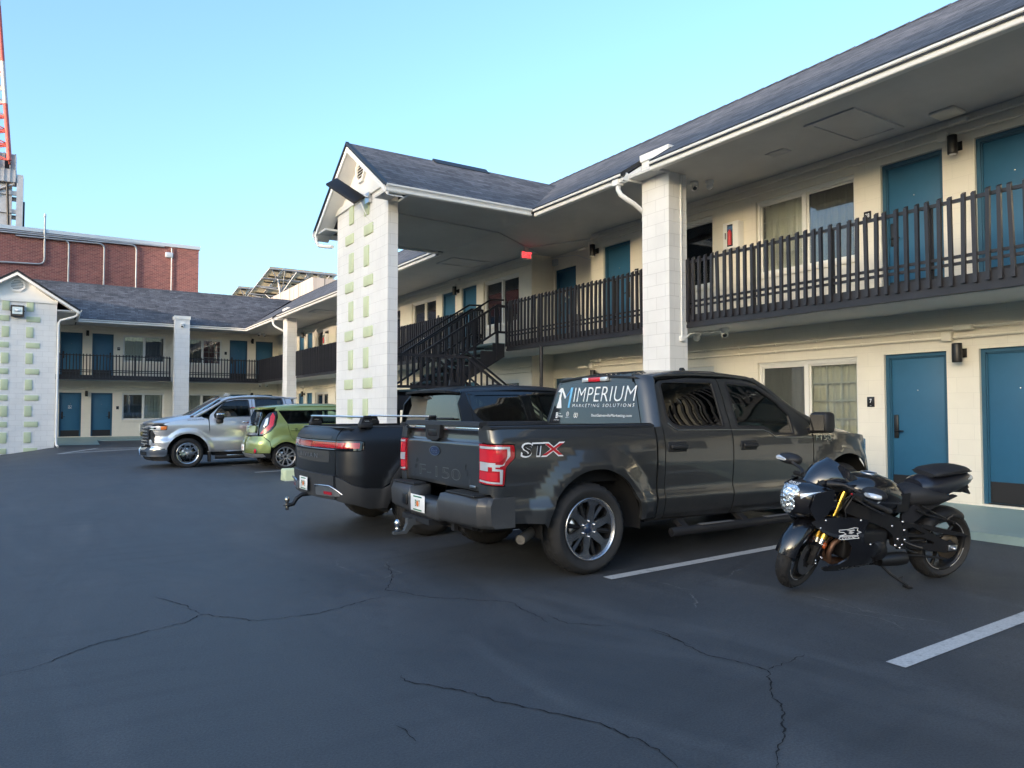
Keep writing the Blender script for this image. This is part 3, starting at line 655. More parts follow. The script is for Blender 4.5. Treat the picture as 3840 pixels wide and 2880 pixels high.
# concrete garage with solar arrays on top
conc=NT('streaked_concrete'); _p=conc.pos(); _mp=conc.n('ShaderNodeMapping'); conc.l(_p,_mp.inputs[0]); _mp.inputs['Scale'].default_value=(1.5,1.5,.08)
_c=conc.mix(conc.ramp(conc.noise(1.2,6,.7,_mp.outputs[0]),[(.45,0.0),(.8,.9)]),(.50,.46,.43),(.27,.235,.22))
conc.l(_c,conc.b.inputs['Base Color']); conc.b.inputs['Roughness'].default_value=.85; MAT['concrete']=conc.mat
ga=empty('parking_garage',(19.2,62,0),0,'stained concrete parking garage parapet behind the motel roof','parking garage')
m=MB(); m.box(0,40,0,.3,-1,12.98); m.box(0,.3,.3,130,-1,13.05); m.box(.3,40,.3,130,9,11.3)
m.build('parapet',MAT['concrete'],ga)
m=MB()
for k in range(1,22): m.box(-.02,.01,1.2+k*3.05,1.24+k*3.05,9,13.06)
m.box(1.0,1.04,-.02,.01,9,13.0); m.build('panel_joint',MAT['drip'],ga)
pv=NT('solar_backsheet'); pv.b.inputs['Base Color'].default_value=(.80,.68,.46,1); pv.b.inputs['Roughness'].default_value=.5; MAT['pvback']=pv.mat
MAT['pvtop']=mat('solar_cells',(.01,.012,.03),.15,coat=1.0)
def solar(y0,label,x0=20.2,x1=27.7,z1=17.05,dy=3.4,dz=-3.36,dx=-1.95):
    t=empty('solar_array',(x0,y0,z1),0,label,'solar array','solar arrays on the garage roof')
    W_=x1-x0; nx,ny=5,6
    def P(u,v,h=0): return (u*W_+v*dx,v*dy,v*dz+h)
    for i in range(nx):
        for j in range(ny):
            u0,u1,v0,v1=(i+.02)/nx,(i+.98)/nx,(j+.02)/ny,(j+.98)/ny; q=MB()
            q.add([P(u0,v0,.05),P(u1,v0,.05),P(u1,v1,.05),P(u0,v1,.05),P(u0,v0,.09),P(u1,v0,.09),P(u1,v1,.09),P(u0,v1,.09)],[(0,1,2,3)],0)
            q.add([P(u0,v0,.05),P(u1,v0,.05),P(u1,v1,.05),P(u0,v1,.05),P(u0,v0,.09),P(u1,v0,.09),P(u1,v1,.09),P(u0,v1,.09)],[(4,5,6,7),(0,1,5,4),(1,2,6,5),(2,3,7,6),(3,0,4,7)],1)
            q.box(*[f for f in (P((u0+u1)/2-.03,(v0+v1)/2)[0],P((u0+u1)/2+.03,0)[0],P(0,(v0+v1)/2)[1]-.15,P(0,(v0+v1)/2)[1]+.15)],P(0,(v0+v1)/2)[2]-.04,P(0,(v0+v1)/2)[2]+.05,2)
            q.build('solar_panel',[MAT['pvback'],MAT['pvtop'],MAT['under']],t,recalc=False)
    st=MB()
    for i in range(nx+1):
        for off in ((-.12,.12) if 0<i<nx else (0,)): st.tube([P(i/nx+off/W_,0,-.02),P(i/nx+off/W_,1,-.02)],.05,6)
    for v in (.0,.28,.52,.76,1.0): st.tube([P(0,v,-.12),P(1,v,-.12)],.09,6)
    st.build('purlins',MAT['galv'],t)
    lg=MB()
    for u in (.22,.72):
        lg.tube([P(u,.28,-.1),(u*W_,.28*dy,-4.2)],.12,8)
        for a in (-.18,.18):
            lg.tube([P(u+a,.03,-.1),(u*W_,.28*dy,-2.4)],.06,6); lg.tube([P(u+a,.55,-.1),(u*W_,.30*dy,-2.2)],.06,6); lg.tube([P(u+a,.8,-.1),(u*W_,.5*dy,-3.6)],.05,6)
        lg.tube([(u*W_,.5*dy,-4.2),P(u,.75,-.1)],.07,6); lg.tube([P(u,.02,-.1),(u*W_,.5*dy,-3.6)],.05,6)
    lg.build('braced_legs',MAT['galv'],t)
solar(80.6,'tilted solar array on the garage roof, nearest of the three, yellow undersides'); solar(96.2,'tilted solar array half hidden behind the nearest solar array',x1=27.7,z1=17.17); solar(112.5,'farthest solar array, a grey sliver low over the far roof',x1=27.7,z1=17.3)
# lattice radio mast on a steel frame, far beyond the brick building
MAT['mastred']=mat('faded_red_steel',(.55,.12,.10),.6,var=.2); MAT['mastwhite']=mat('faded_white_steel',(.58,.56,.54),.6)
ms=empty('lattice_mast',(-3.0,90,0),0,'red and white lattice mast on a grey steel frame above the brick building','lattice mast')
def band(z): return 0 if int((z-26)//5.2)%2==0 else 1
m=MB()
def legx(z,s): return (-.72 - (z-26.5)*.0785) if s>0 else (-5.2+(z-26.5)*.05)
zs=[26.5+1.45*i for i in range(18)]
def q_(z,s,d): x=legx(z,s); ctr=-3.0; hw=(legx(z,1)-legx(z,-1))*.5; return (x,(hw if d else -hw),z)
for a,b2 in zip(zs[:-1],zs[1:]):
    mi=band(a)
    for s in (1,-1):
        for d in (0,1): m.tube([q_(a,s,d),q_(b2,s,d)],.20 if d==0 else .16,6,mi)
    for (s,d),(s2,d2) in (((1,0),(-1,0)),((1,1),(-1,1)),((1,0),(1,1)),((-1,0),(-1,1))):
        m.tube([q_(a,s,d),q_(b2,s2,d2)],.07,5,mi); m.tube([q_(b2,s,d),q_(a,s2,d2)],.07,5,mi); m.tube([q_(a,s,d),q_(a,s2,d2)],.08,5,mi)
m.build('lattice',[MAT['mastred'],MAT['mastwhite']],ms)
m=MB(); m.box(-1.8,-.2,-.8,.8,26.0,27.6); m.box(-7,-.15,-.9,.9,24.7,26.0); m.box(-.1,.45,-.9,.9,14,25.55)
for xx in (-1.75,-1.2,-.7,-.25): m.box(xx-.05,xx+.05,-1.0,-.8,24.7,27.6)
for z in (23.5,21.6,19.6,18.9): m.box(-7,-.1,-.5,-.2,z,z+.42); m.box(-7,-.1,.4,.7,z-.4,z)
m.tube([(-7,-.6,21.0),(-.3,-.6,24.6)],.16,6); m.tube([(-2.0,-.6,16.0),(-.2,-.6,19.3)],.14,6); m.box(-1.5,-.5,-.3,.3,18.7,24.7)
m.build('steel_frame',MAT['galv'],ms)
m=MB(); m.box(-1.12,-.62,-.83,-.79,26.05,26.9); m.tube([(-.9,-.75,24.5),(-.65,-.75,18.5)],.12,8); m.tube([(.55,-.5,15),(.55,-.5,22.9)],.08,6); m.build('cable_run',MAT['drip'],ms)
# ------------------------------------------------------------ across the street, behind and left of the camera: it shades the lot
MAT['bark']=mat('bark',(.10,.075,.055),.9,var=.3,vscale=8); 
def leaf_mat(name,a,b2):
    n=NT(name); g=n.n('ShaderNodeObjectInfo'); f=n.noise(.8,3,.6,n.obj()); n.l(n.ramp(f,[(.3,a),(.7,b2)]),n.b.inputs['Base Color']); n.b.inputs['Roughness'].default_value=.6; return n.mat
MAT['leaf']=leaf_mat('oak_leaves',(.035,.055,.018),(.10,.12,.04)); MAT['palm']=leaf_mat('palm_leaves',(.04,.07,.025),(.10,.13,.05))
def tree(loc,h,rad,label,seed,n=1500):
    rnd=random.Random(seed); t=empty('oak_tree',loc,rnd.uniform(0,6),label,'tree','trees across the street')
    m=MB(); m.tube([(0,0,-.3),(.1,.05,h*.25),(.0,.15,h*.5),(.15,.1,h*.72)],.3,8,rs=[.34,.26,.2,.1])
    cl=[]
    for i in range(9):
        a=rnd.uniform(0,6.28); z=rnd.uniform(.42,.92)*h; rr=rad*rnd.uniform(.35,.85)*(1.1-abs(z/h-.62)); c0=Vector((math.cos(a)*rr,math.sin(a)*rr,z)); cl.append((c0,rad*rnd.uniform(.3,.48)))
        m.tube([(0.03,.1,h*rnd.uniform(.3,.5)),c0*.55+Vector((0,0,z*.4)),c0],.1,6,rs=[.14,.09,.03])
    m.build('trunk',MAT['bark'],t); cl.append((Vector((0,0,h*.8)),rad*.5)); c2=MB()
    for i in range(n):
        c0,r0=rnd.choice(cl); d=Vector((rnd.gauss(0,1),rnd.gauss(0,1),rnd.gauss(0,.75))); d=d/max(.2,d.length)*r0*rnd.uniform(.4,1.0)**.6; p=c0+d
        a=Vector((rnd.uniform(-1,1),rnd.uniform(-1,1),rnd.uniform(-.6,.6))).normalized()*rnd.uniform(.18,.34); b2=Vector((rnd.uniform(-1,1),rnd.uniform(-1,1),rnd.uniform(-1,1))).cross(a).normalized()*rnd.uniform(.10,.2)
        c2.add([p-a,p-b2,p+a,p+b2],[(0,1,2,3)])
    c2.build('crown',MAT['leaf'],t,recalc=False); return t
def palm(loc,h,label,seed):
    rnd=random.Random(seed); t=empty('palm_tree',loc,rnd.uniform(0,6),label,'palm tree','palms across the street')
    m=MB(); m.tube([(0,0,-.2),(.1,0,h*.5),(.2,.1,h)],.2,10,rs=[.26,.19,.21]); m.build('trunk',MAT['bark'],t); c2=MB()
    for i in range(34):
        a=i*2.399; el=R(rnd.uniform(-55,70)); L=rnd.uniform(1.5,2.1); pr=None
        for k in range(9):
            s=k/8; e=el-s*1.3; p=Vector((.2,.1,h))+Vector((math.cos(a)*math.cos(e),math.sin(a)*math.cos(e),math.sin(e)))*L*s
            if pr is not None:
                sd2=Vector((-math.sin(a),math.cos(a),0))*(.42*math.sin(.3+2.6*s))
                c2.add([pr,p,p+sd2*.9-Vector((0,0,.22))],[(0,1,2)]); c2.add([pr,p,p-sd2*.9-Vector((0,0,.22))],[(0,1,2)])
            pr=p
    c2.build('crown',MAT['palm'],t,recalc=False)
TL=[(-21,-4,5.8,2.6,'low spreading oak across the street, south of the palms'),(-23,24,6.2,2.8,'rounded oak across the street, north of the palms'),(-9,-27,6.6,3.0,'oak at the south end of the lot')]
for i,(x,y,h,r0,lb) in enumerate(TL): tree((x,y,0),h,r0,lb,i+5)
for i,(x,y,h,lb) in enumerate([(-15.5,6.0,6.2,'taller palm across the street'),(-17,14.5,5.0,'shorter palm across the street, near the oaks')]): palm((x,y,0),h,lb,i+3)
MAT['stucco']=mat('beige_stucco',(.42,.38,.32),.85,var=.08,vscale=.6)
op=empty('stucco_building',(-44,10,0),0,'long beige stucco building across the street','stucco building')
m=MB(); m.box(-8,8,-60,75,-1,5.0); m.build('wall',MAT['stucco'],op)
m=MB(); m.box(-8.4,8.4,-60.4,75.4,5.0,5.3); m.build('roof',MAT['drip'],op)
for k in range(22):
    for z in (1.2,):
        q=MB(); q.box(7.97,8.03,-56+k*6,-53.6+k*6,z,z+2.2); q.build('window',MAT['blackglass'],op)

# an added far block, never in view, keeps the low sun off the lot
fx=empty('sun_blocker',(-.92*120+5,-.39*120+14,0),SUN_AZ*-1,'tall beige unseen block added far off to shade the lot','sun blocker')
fx.rotation_euler=(0,0,math.atan2(-.39,-.92))
m=MB(); m.box(0,14,-75,-58,-1,20.6); m.box(0,14,-33,70,-1,21.0); m.box(0,14,-58,-33,-1,29.0); m.build('wall',MAT['stucco'],fx)  # added mass sized by its shade; the tallest stretch covers the brick building
# ------------------------------------------------------------ balcony railings
def text_mesh(body,size,shear=0.0,extrude=.0,spacing=1.0,align='CENTER',offset=0.0):
    cu=bpy.data.curves.new('lettering','FONT'); cu.body=body; cu.size=size; cu.shear=shear; cu.extrude=extrude; cu.align_x=align; cu.align_y='CENTER'; cu.space_character=spacing; cu.offset=offset
    cu.resolution_u=3
    o=bpy.data.objects.new('lettering',cu); COL.objects.link(o)
    dg=bpy.context.evaluated_depsgraph_get(); me=bpy.data.meshes.new_from_object(o.evaluated_get(dg)); bpy.data.objects.remove(o); bpy.data.curves.remove(cu)
    return me
def text_obj(name,body,size,mtx,m,parent,fn=None,sx=1.0,**k):
    me=text_mesh(body,size,**k); me.materials.clear(); me.materials.append(m)
    for v in me.vertices:
        p=Vector((v.co.x*sx,v.co.y,v.co.z)); v.co=(fn(p) if fn else mtx@p)
    o=bpy.data.objects.new(name,me); COL.objects.link(o); o.parent=parent; return o
PK=MB(); a=.021
PK.add([(-a,-a,-.095),(a,-a,-.095),(a,a,-.095),(-a,a,-.095),(-a,-a,.925),(a,-a,.955),(a,a,.955),(-a,a,.925)],[(3,2,1,0),(4,5,6,7),(0,1,5,4),(1,2,6,5),(2,3,7,6),(3,0,4,7)])
PKM=PK.mesh('picket'); PKM.materials.append(MAT['dark'])
def railing(axis_,plane,a0,a1,label,posts=1.29):
    # axis 'y': pickets on the outer (-X) side at x=plane; 'x': outer side is -Y
    t=empty('balcony_railing',(plane,a0,UZ) if axis_=='y' else (a0,plane,UZ),0 if axis_=='y' else R(90),label,'railing','railing sections of the balcony')
    L=a1-a0; s=1 if axis_=='y' else -1
    if axis_=='x': t.location=(a1,plane,UZ)
    rl=MB()
    for z,h in ((.865,.04),(.215,.035),(.135,.035)): rl.box(.022,.055,0,L,z,z+h)
    rl.build('rails',MAT['dark'],t)
    n=int(round(L/posts)); 
    for i in range(n+1):
        y=min(L-.03,max(.03,L*i/n)); p=MB(); p.box(.056,.096,y-.026,y+.026,.0,.90); p.box(.05,.12,y-.04,y+.04,0,.012); p.build('post',MAT['dark'],t)
    n=int(L/.1286); off=(L-n*.1286)/2
    for i in range(n+1):
        o=bpy.data.objects.new('picket',PKM); COL.objects.link(o); o.parent=t
        o.location=(random.gauss(0,.0015),off+i*.1286+random.gauss(0,.004),random.gauss(0,.004)); o.rotation_euler=(random.gauss(0,.010),random.gauss(0,.004),random.gauss(0,.03))
    return t
railing('y',8.795,-3.2,8.435,'near railing section running from the white pillar past rooms 28 and 27')
railing('y',8.795,9.07,14.02,'railing section between the near white pillar and the stair head')
railing('y',8.795,15.17,22.8,'railing section just beyond the stair head, behind the gabled tower')
railing('y',8.795,22.84,30.64,'railing section ending at the far white pillar of the long wing')
railing('y',8.795,31.31,37.05,'railing section from the far white pillar into the corner')
railing('x',37.065,.34,4.81,'railing section of the far wing between left tower and its pillar')
railing('x',37.065,5.455,8.78,'short railing section of the far wing between its pillar and the corner')
# ------------------------------------------------------------ stairs
st=empty('staircase',(7.2,14,0),0,'black steel stairs with a landing, from the lot to the balcony','staircase')
ox,oy=7.2,14.0
def sb_(m): return m
L_Z=1.72
def guard(y,pts_top,drop,name='guard',bal=.135,thick=.022,bw=.042,base=None):
    m=MB()
    top=[(x-ox,y-oy,z) for x,z in pts_top]; bot=[(x-ox,y-oy,z-drop) for x,z in pts_top]
    for pl,hh in ((top,.055),(bot,.05)):
        for p,q in zip(pl[:-1],pl[1:]):
            m.add([(p[0],p[1]-thick,p[2]-hh),(q[0],q[1]-thick,q[2]-hh),(q[0],q[1]+thick,q[2]-hh),(p[0],p[1]+thick,p[2]-hh),(p[0],p[1]-thick,p[2]),(q[0],q[1]-thick,q[2]),(q[0],q[1]+thick,q[2]),(p[0],p[1]+thick,p[2])],[(3,2,1,0),(4,5,6,7),(0,1,5,4),(2,3,7,6),(1,2,6,5),(3,0,4,7)])
    def zt(x):
        for (x0,z0),(x1,z1) in zip(pts_top[:-1],pts_top[1:]):
            if min(x0,x1)-1e-6<=x<=max(x0,x1)+1e-6: return z0+(z1-z0)*(x-x0)/(x1-x0)
    x0,x1=pts_top[0][0],pts_top[-1][0]; n=int(abs(x1-x0)/bal)
    for i in range(1,n):
        x=x0+(x1-x0)*i/n; z=zt(x); m.box(x-ox-bw/2,x-ox+bw/2,y-oy-.008,y-oy+.008,z-drop-.03,z-.04)
    m.build(name,MAT['dark'],st)
guard(12.70,[(5.50,2.545),(7.05,2.545),(9.15,1.10)],.61)
guard(13.92,[(6.75,2.545),(7.05,2.545),(9.15,1.10)],.61)
guard(14.06,[(8.83,3.865),(8.58,3.865),(6.58,2.62)],.60)
guard(15.14,[(8.83,3.90),(8.52,3.90),(6.58,2.66)],.60)
guard(15.14,[(5.50,2.60),(6.58,2.60)],.62)
for y in (14.10,15.10,12.76,13.86):
    up=y>14; m=MB()
    pts=[(8.80,3.99),(8.45,3.97),(6.62,2.83)] if up else [(6.9,2.62),(7.1,2.62),(9.2,1.18)]
    m.tube([(x-ox,y-oy,z) for x,z in pts],.022,8); m.build('handrail',MAT['dark'],st)
def stringer(y,x0,z0,x1,z1,n):
    # deep plate with a stepped upper edge
    poly=[]; dx=(x1-x0)/n; dz=(z1-z0)/n
    for i in range(n): poly+=[(x0+dx*i-ox,z0+dz*i),(x0+dx*i-ox,z0+dz*(i+1)) if dz>0 else (x0+dx*(i+1)-ox,z0+dz*i)]
    poly.append((x1-ox,z1)); poly+=[(x1-ox,z1-.30),(x0-ox,z0-.30)]
    m=MB(); m.prism(poly,'xz',y-oy-.012,y-oy+.012); m.build('stringer',MAT['dark'],st)
for y in (14.08,15.12): stringer(y,6.62,L_Z,8.80,2.98,7)
for y in (12.74,13.88): stringer(y,7.0,L_Z,9.2,.27,8)
MAT['tread']=mat('tread_concrete',(.22,.29,.285),.7,var=.1)
for i in range(7):
    x=6.66+i*.311; z=L_Z+.18*(i+.85); m=MB(); m.box(x-ox-.01,x-ox+.30,14.1-oy,15.1-oy,z,z+.045); m.build('tread',MAT['tread'],st)
for i in range(8):
    x=7.02+i*.275; z=L_Z-.181*(i+1); m=MB(); m.box(x-ox,x-ox+.28,12.76-oy,13.86-oy,z,z+.045); m.build('tread',MAT['tread'],st)
m=MB(); m.box(5.46-ox,6.98-ox,12.72-oy,15.14-oy,L_Z-.05,L_Z); m.build('landing',MAT['tread'],st)
m=MB(); m.box(5.46-ox,7.0-ox,12.70-oy,12.72-oy,L_Z-.26,L_Z+.02); m.box(5.46-ox,7.0-ox,15.14-oy,15.16-oy,L_Z-.26,L_Z+.02); m.box(6.98-ox,7.0-ox,12.72-oy,15.14-oy,L_Z-.26,L_Z-.02); m.build('landing_beam',MAT['dark'],st)
for x,y,z in ((6.95,12.76,2.5),(6.95,13.99,2.55),(6.46,12.76,2.5),(5.52,12.72,2.5),(6.58,15.14,2.62),(8.60,14.07,3.82),(8.02,14.07,3.5),(9.0,12.71,1.15)):
    m=MB(); zb=1.5 if z<3.4 and x<7.2 else (.2 if z<3 else 2.6); m.box(x-ox-.03,x-ox+.03,y-oy-.025,y-oy+.025,zb if x>6.9 and y<13 else zb,z); m.build('post',MAT['dark'],st)
for x,y in ((6.6,12.8),(6.6,15.05),(5.55,12.8)): m=MB(); m.box(x-ox-.04,x-ox+.04,y-oy-.04,y-oy+.04,0,L_Z-.05); m.build('post',MAT['dark'],st)
m=MB(); m.tube([(8.83,12.64,.15),(8.83,12.64,2.85)],.038,10); m.tube([(8.83,12.64,.15),(8.83,12.64,.19)],.08,10)
tag(m.build('steel_post',MAT['dark']),'slim dark steel post holding up the balcony by the stairs','post')
# low pale green kerb block in front of the tower
m=MB(); m.box(-1.0,1.0,-.17,.17,-.05,.245,ch=.03); wsn=m.build('wheel_stop',MAT['green']); wsn.location=(5.12,15.23,0); wsn.rotation_euler=(0,0,R(0)); tag(wsn,'pale green painted concrete block on the asphalt beside the matte truck','wheel stop')
# ------------------------------------------------------------ wall lamps, plates, cameras, signs
def lamp_proto():
    t=empty('wall_lamp'); m=MB(); m.lathe([(0,-.125),(.045,-.125),(.058,-.122),(.06,-.11),(.06,.115),(.056,.125),(.03,.127),(0,.127)],20,M=T(-.135,0,0)); m.build('lamp_tube',MAT['black'],t)
    m=MB(); m.box(-.08,-.012,-.035,.035,-.035,.035); m.box(-.014,.0,-.06,.06,-.06,.06,ch=.003); m.build('bracket',MAT['black'],t)
    m=MB(); m.lathe([(0,-.1262),(.042,-.1262)],16,M=T(-.135,0,0)); m.build('lens',MAT['clearlens'],t); return t
LP=lamp_proto()
def put(proto,loc,rz,label,cat,group):
    o=copy_tree(proto); o.location=loc; o.rotation_euler=(0,0,rz); return tag(o,label,cat,group)
for y,who in ((-2.67,'past the right edge'),(4.80,'between the two near doors'),(12.27,'beside room 29'),(18.64,'behind the gabled tower'),(33.6,'beyond the far pillar')):
    for z,fl in ((4.94,'upper'),(2.205,'lower')): put(LP,(WX,y,z),0,'black tube wall lamp %s, %s floor'%(who,fl),'wall lamp','wall lamps of the motel')
for x,who in ((1.48,'left doors'),(8.75,'corner doors')):
    for z,fl in ((4.97,'upper'),(2.21,'lower')): put(LP,(x,BY,z),R(90),'black tube wall lamp between the %s of the far wing, %s floor'%(who,fl),'wall lamp','wall lamps of the motel')
def plate(loc,rz,num,label):
    t=empty('room_sign',loc,rz,label,'room sign','room number signs'); m=MB(); m.box(-.012,0,-.055,.055,-.073,.073,ch=.003); m.build('plate',MAT['signblack'],t)
    if num: text_obj('number',num,.082,T(-.0135,0,.01)@RZ(R(-90))@RX(R(90)),MAT['ink'],t,sx=.8,offset=.001)
    m=MB(); m.box(-.0135,-.012,-.012,.012,-.055,-.051); m.build('braille',MAT['ink'],t)
plate((WX,6.06,4.295),0,'28','small black room sign reading 28'); plate((WX,6.06,1.58),0,'7','small black room sign reading 7')
plate((WX,11.01,4.27),0,'29','small black room sign reading 29'); plate((BY*0+2.745,BY,4.32),R(90),'19','small black room sign reading 19 on the far wing, upper floor')
plate((2.745,BY,1.57),R(90),'','small black room sign beside the lower left window of the far wing'); plate((7.48,BY,4.31),R(90),'','small black room sign beside the maroon curtained window')
plate((WX,17.36,4.3),0,'','small black room sign right of the door behind the stair head'); plate((WX,19.92,4.3),0,'','small black room sign left of the doors behind the stairs')
def cam_proto(ceil=True):
    t=empty('security_camera'); m=MB(); m.lathe([(0,0),(.058,0),(.06,-.01),(.06,-.05),(.052,-.055),(0,-.055)],20); m.build('base',MAT['white'],t)
    m=MB(); m.sphere((0,0,-.085),.05,18,12); m.build('ball',MAT['white'],t)
    d=Vector((-.45,-.75,-.45)).normalized(); c0=Vector((0,0,-.085)); m=MB(); m.lathe([(0,.052),(.024,.050),(.03,.043)],16,M=T(*c0)@d.to_track_quat('Z','Y').to_matrix().to_4x4()); m.build('lens',MAT['blackglass'],t); return t
CP=cam_proto()
def camera_at(loc,rz,label,s=1.0): o=put(CP,loc,rz,label,'security camera','security cameras under the eaves'); o.scale=(s,s,s)
camera_at((9.20,8.62,SOF),0,'left one of the white ceiling cameras above the near window, upper floor',1.15); camera_at((9.36,8.42,SOF),R(120),'right one of the white ceiling cameras above the near window, upper floor',1.15)
camera_at((9.34,8.72,2.80),R(170),'white ceiling camera turned away, beneath the balcony by the near pillar',1.2); camera_at((9.28,8.06,2.80),R(-20),'white ceiling camera facing out, beneath the balcony by the near pillar',1.2)
camera_at((8.9,37.5,SOF),0,'left white camera in the upper inside corner of the motel',1.3); camera_at((9.2,37.7,SOF),R(60),'right white camera in the upper inside corner of the motel',1.3)
camera_at((9.0,37.6,2.80),0,'left white camera in the lower inside corner of the motel',1.3); camera_at((9.35,37.75,2.80),R(60),'right white camera in the lower inside corner of the motel',1.3)
camera_at((5.6,13.2,tez-.09),0,'small dark lensed camera under the gabled tower ceiling'); 
o=put(CP,(5.13,35.97,5.42),0,'white camera near the top of the far wing pillar','security camera','security cameras under the eaves'); o.scale=(1.4,1.4,1.4)
# conduit runs that serve the cameras and the exit sign, parts of the wing
m=MB(); m.tube([(8.68,8.425,5.33),(8.68,8.425,2.66)],.013,8); m.box(8.63,8.73,8.39,8.44,2.58,2.66,ch=.006); m.tube([(8.73,8.42,2.62),(8.9,8.45,2.72),(9.40,8.48,2.775)],.013,8); m.tube([(9.34,8.70,2.78),(9.40,8.48,2.78),(9.28,8.08,2.78)],.012,8); m.box(9.35,9.45,8.43,8.53,2.765,2.8)
for z in (4.6,3.9,3.3): m.box(8.655,8.705,8.425,8.44,z,z+.02)
m.build('camera_conduit',MAT['trim'],wing)
m=MB(); m.tube([(5.7,13.1,SOF-.02),(8.2,13.35,SOF-.02),(9.5,14.2,SOF-.02),(10.3,14.7,SOF-.03)],.013,7); m.tube([(9.5,14.2,SOF-.03),(10.02,14.86,5.235)],.014,7); m.tube([(9.5,14.2,SOF-.03),(10.02,12.45,5.235)],.015,7); m.tube([(10.72,12.5,5.1),(10.6,13.0,4.9),(10.69,13.8,5.2),(10.5,14.6,5.26)],.008,6); m.box(10.66,10.74,14.62,14.78,5.1,5.25); m.build('ceiling_conduit',MAT['soffit'],wing)
ex=empty('exit_sign',(9.5,14.22,5.13),0,'red lit exit sign hanging beneath the ceiling by the stairs','exit sign')
m=MB(); m.box(-.155,.155,-.03,.03,-.10,.10,ch=.008); m.box(-.05,.05,-.03,.03,.10,.21); m.build('housing',MAT['vinyl'],ex)
MAT['exitred']=mat('exit_letters',(.8,.05,.05),.4,emit=(1,.05,.06),estr=.6)
text_obj('letters','EXIT',.19,T(0,-.032,-.005)@RX(R(90)),MAT['exitred'],ex,sx=.72,offset=.004)
def ext(loc,label):
    t=empty('extinguisher_cabinet',loc,0,label,'extinguisher cabinet','extinguisher cabinets'); m=MB()
    m.box(-.15,0,-.165,.165,-.235,.235,ch=.008); m.build('cabinet',MAT['white'],t)
    m=MB(); m.box(-.153,-.149,-.05,.07,-.19,.19); m.build('window',MAT['blackglass'],t)
    m=MB(); m.tube([(-.158,.01,-.17),(-.158,.01,.05)],.035,10); m.lathe([(.035,0),(.02,.03),(.012,.05)],10,M=T(-.158,.01,.05)); m.build('extinguisher',MAT['red'],t)
    m=MB(); m.box(-.162,-.15,.10,.112,-.05,.06); m.build('handle',MAT['drip'],t)
ext((WX,8.47,4.49),'white extinguisher cabinet left of the room 28 window'); ext((WX,30.45,4.50),'white extinguisher cabinet on the far upper wall')
def hatch(x0,x1,y0,y1,label):
    t=empty('ceiling_hatch',((x0+x1)/2,(y0+y1)/2,SOF),0,label,'ceiling hatch','ceiling hatches'); a,b2=(x1-x0)/2,(y1-y0)/2; m=MB()
    for q in ((-a,-a+.09,-b2,b2),(a-.09,a,-b2,b2),(-a+.09,a-.09,-b2,-b2+.09),(-a+.09,a-.09,b2-.09,b2)): m.box(q[0],q[1],q[2],q[3],-.022,0)
    m.build('frame',MAT['soffit'],t); m=MB(); m.box(-a+.094,a-.094,-b2+.094,b2-.094,-.010,-.002); m.build('panel',MAT['soffit'],t)
hatch(8.62,9.80,5.35,6.08,'framed grey ceiling hatch above the room 28 door'); hatch(8.58,9.75,16.2,17.1,'framed grey ceiling hatch beyond the stairs'); hatch(8.6,9.75,27.5,28.4,'framed grey ceiling hatch far down the wing')
m=MB(); m.box(-.10,.10,-.16,.16,-.012,0)
for i in range(7): m.box(-.09,.09,-.145+i*.045,-.125+i*.045,-.018,-.012)
o=m.build('ceiling_vent',MAT['soffit']); o.location=(9.2,6.93,SOF); tag(o,'small louvred grey vent in the ceiling between hatch and cameras','vent')
m=MB(); m.box(-.16,.16,-.16,.16,-.045,0,ch=.02); o=m.build('ceiling_light',MAT['cream']); o.location=(9.78,4.78,SOF); tag(o,'square flat cream ceiling light by the near upper doors','ceiling light')
m=MB(); m.tube([(0,-.14,0),(0,.14,0)],.028,8); m.tube([(0,.1,0),(.08,.16,.02)],.022,8); o=m.build('wall_floodlight',MAT['cream']); o.location=(9.93,12.62,5.04); tag(o,'small cream floodlight on the conduit beside the room 29 lamp','floodlight')
m=MB(); m.tube([(0,-.14,0),(0,.14,0)],.028,8); m.tube([(0,.1,0),(.08,.16,.02)],.022,8); o=m.build('wall_floodlight',MAT['cream']); o.location=(9.93,12.62,2.40); tag(o,'small cream floodlight on the lower conduit above the dark truck','floodlight')
# floodlights on the gables
fl=empty('solar_floodlight',(5.14,13.33,5.60),0,'tilted black solar floodlight on the gable of the tower with stairs','floodlight')
ax=Vector((-.42,.72,.55)).normalized(); wd=ax.cross(Vector((.55,.15,-.8))).normalized(); nn=wd.cross(ax).normalized()
if nn.z>0: nn=-nn; wd=-wd
Mh=Matrix(((ax.x,wd.x,-nn.x,-.16),(ax.y,wd.y,-nn.y,-.02),(ax.z,wd.z,-nn.z,-.06),(0,0,0,1)))
m=MB(); m.box(-.05,.80,-.14,.14,-.025,.025,M=Mh,ch=.012); m.build('lamp_head',MAT['black'],fl)
m=MB()
for i in range(3): m.box(.16+i*.205,.345+i*.205,-.115,.115,-.031,-.026,M=Mh)
m.build('led_panel',mat('led_cells',(.62,.60,.50),.3,var=.25,vscale=60),fl)
m=MB(); m.tube([(.06,0,.02),(-.05,.06,.05),(-.16,.2,.1)],.03,8); m.box(.03,.09,-.10,.10,-.10,.10); m.build('arm',MAT['steel'],fl)
m=MB(); m.tube([(-.12,-.06,-.12),(-.06,-.09,-.28),(.0,-.12,-.42),(.085,-.16,-.52),(.09,-.2,-.56)],.009,6); m.build('cable',MAT['trim'],fl)
fb=empty('floodlight_box',(-1.03,33.3,5.22),0,'rusty brown floodlight box on the left gable tower','floodlight')
MAT['bronze']=mat('weathered_bronze',(.06,.048,.04),.6,.3,var=.5,vscale=9)
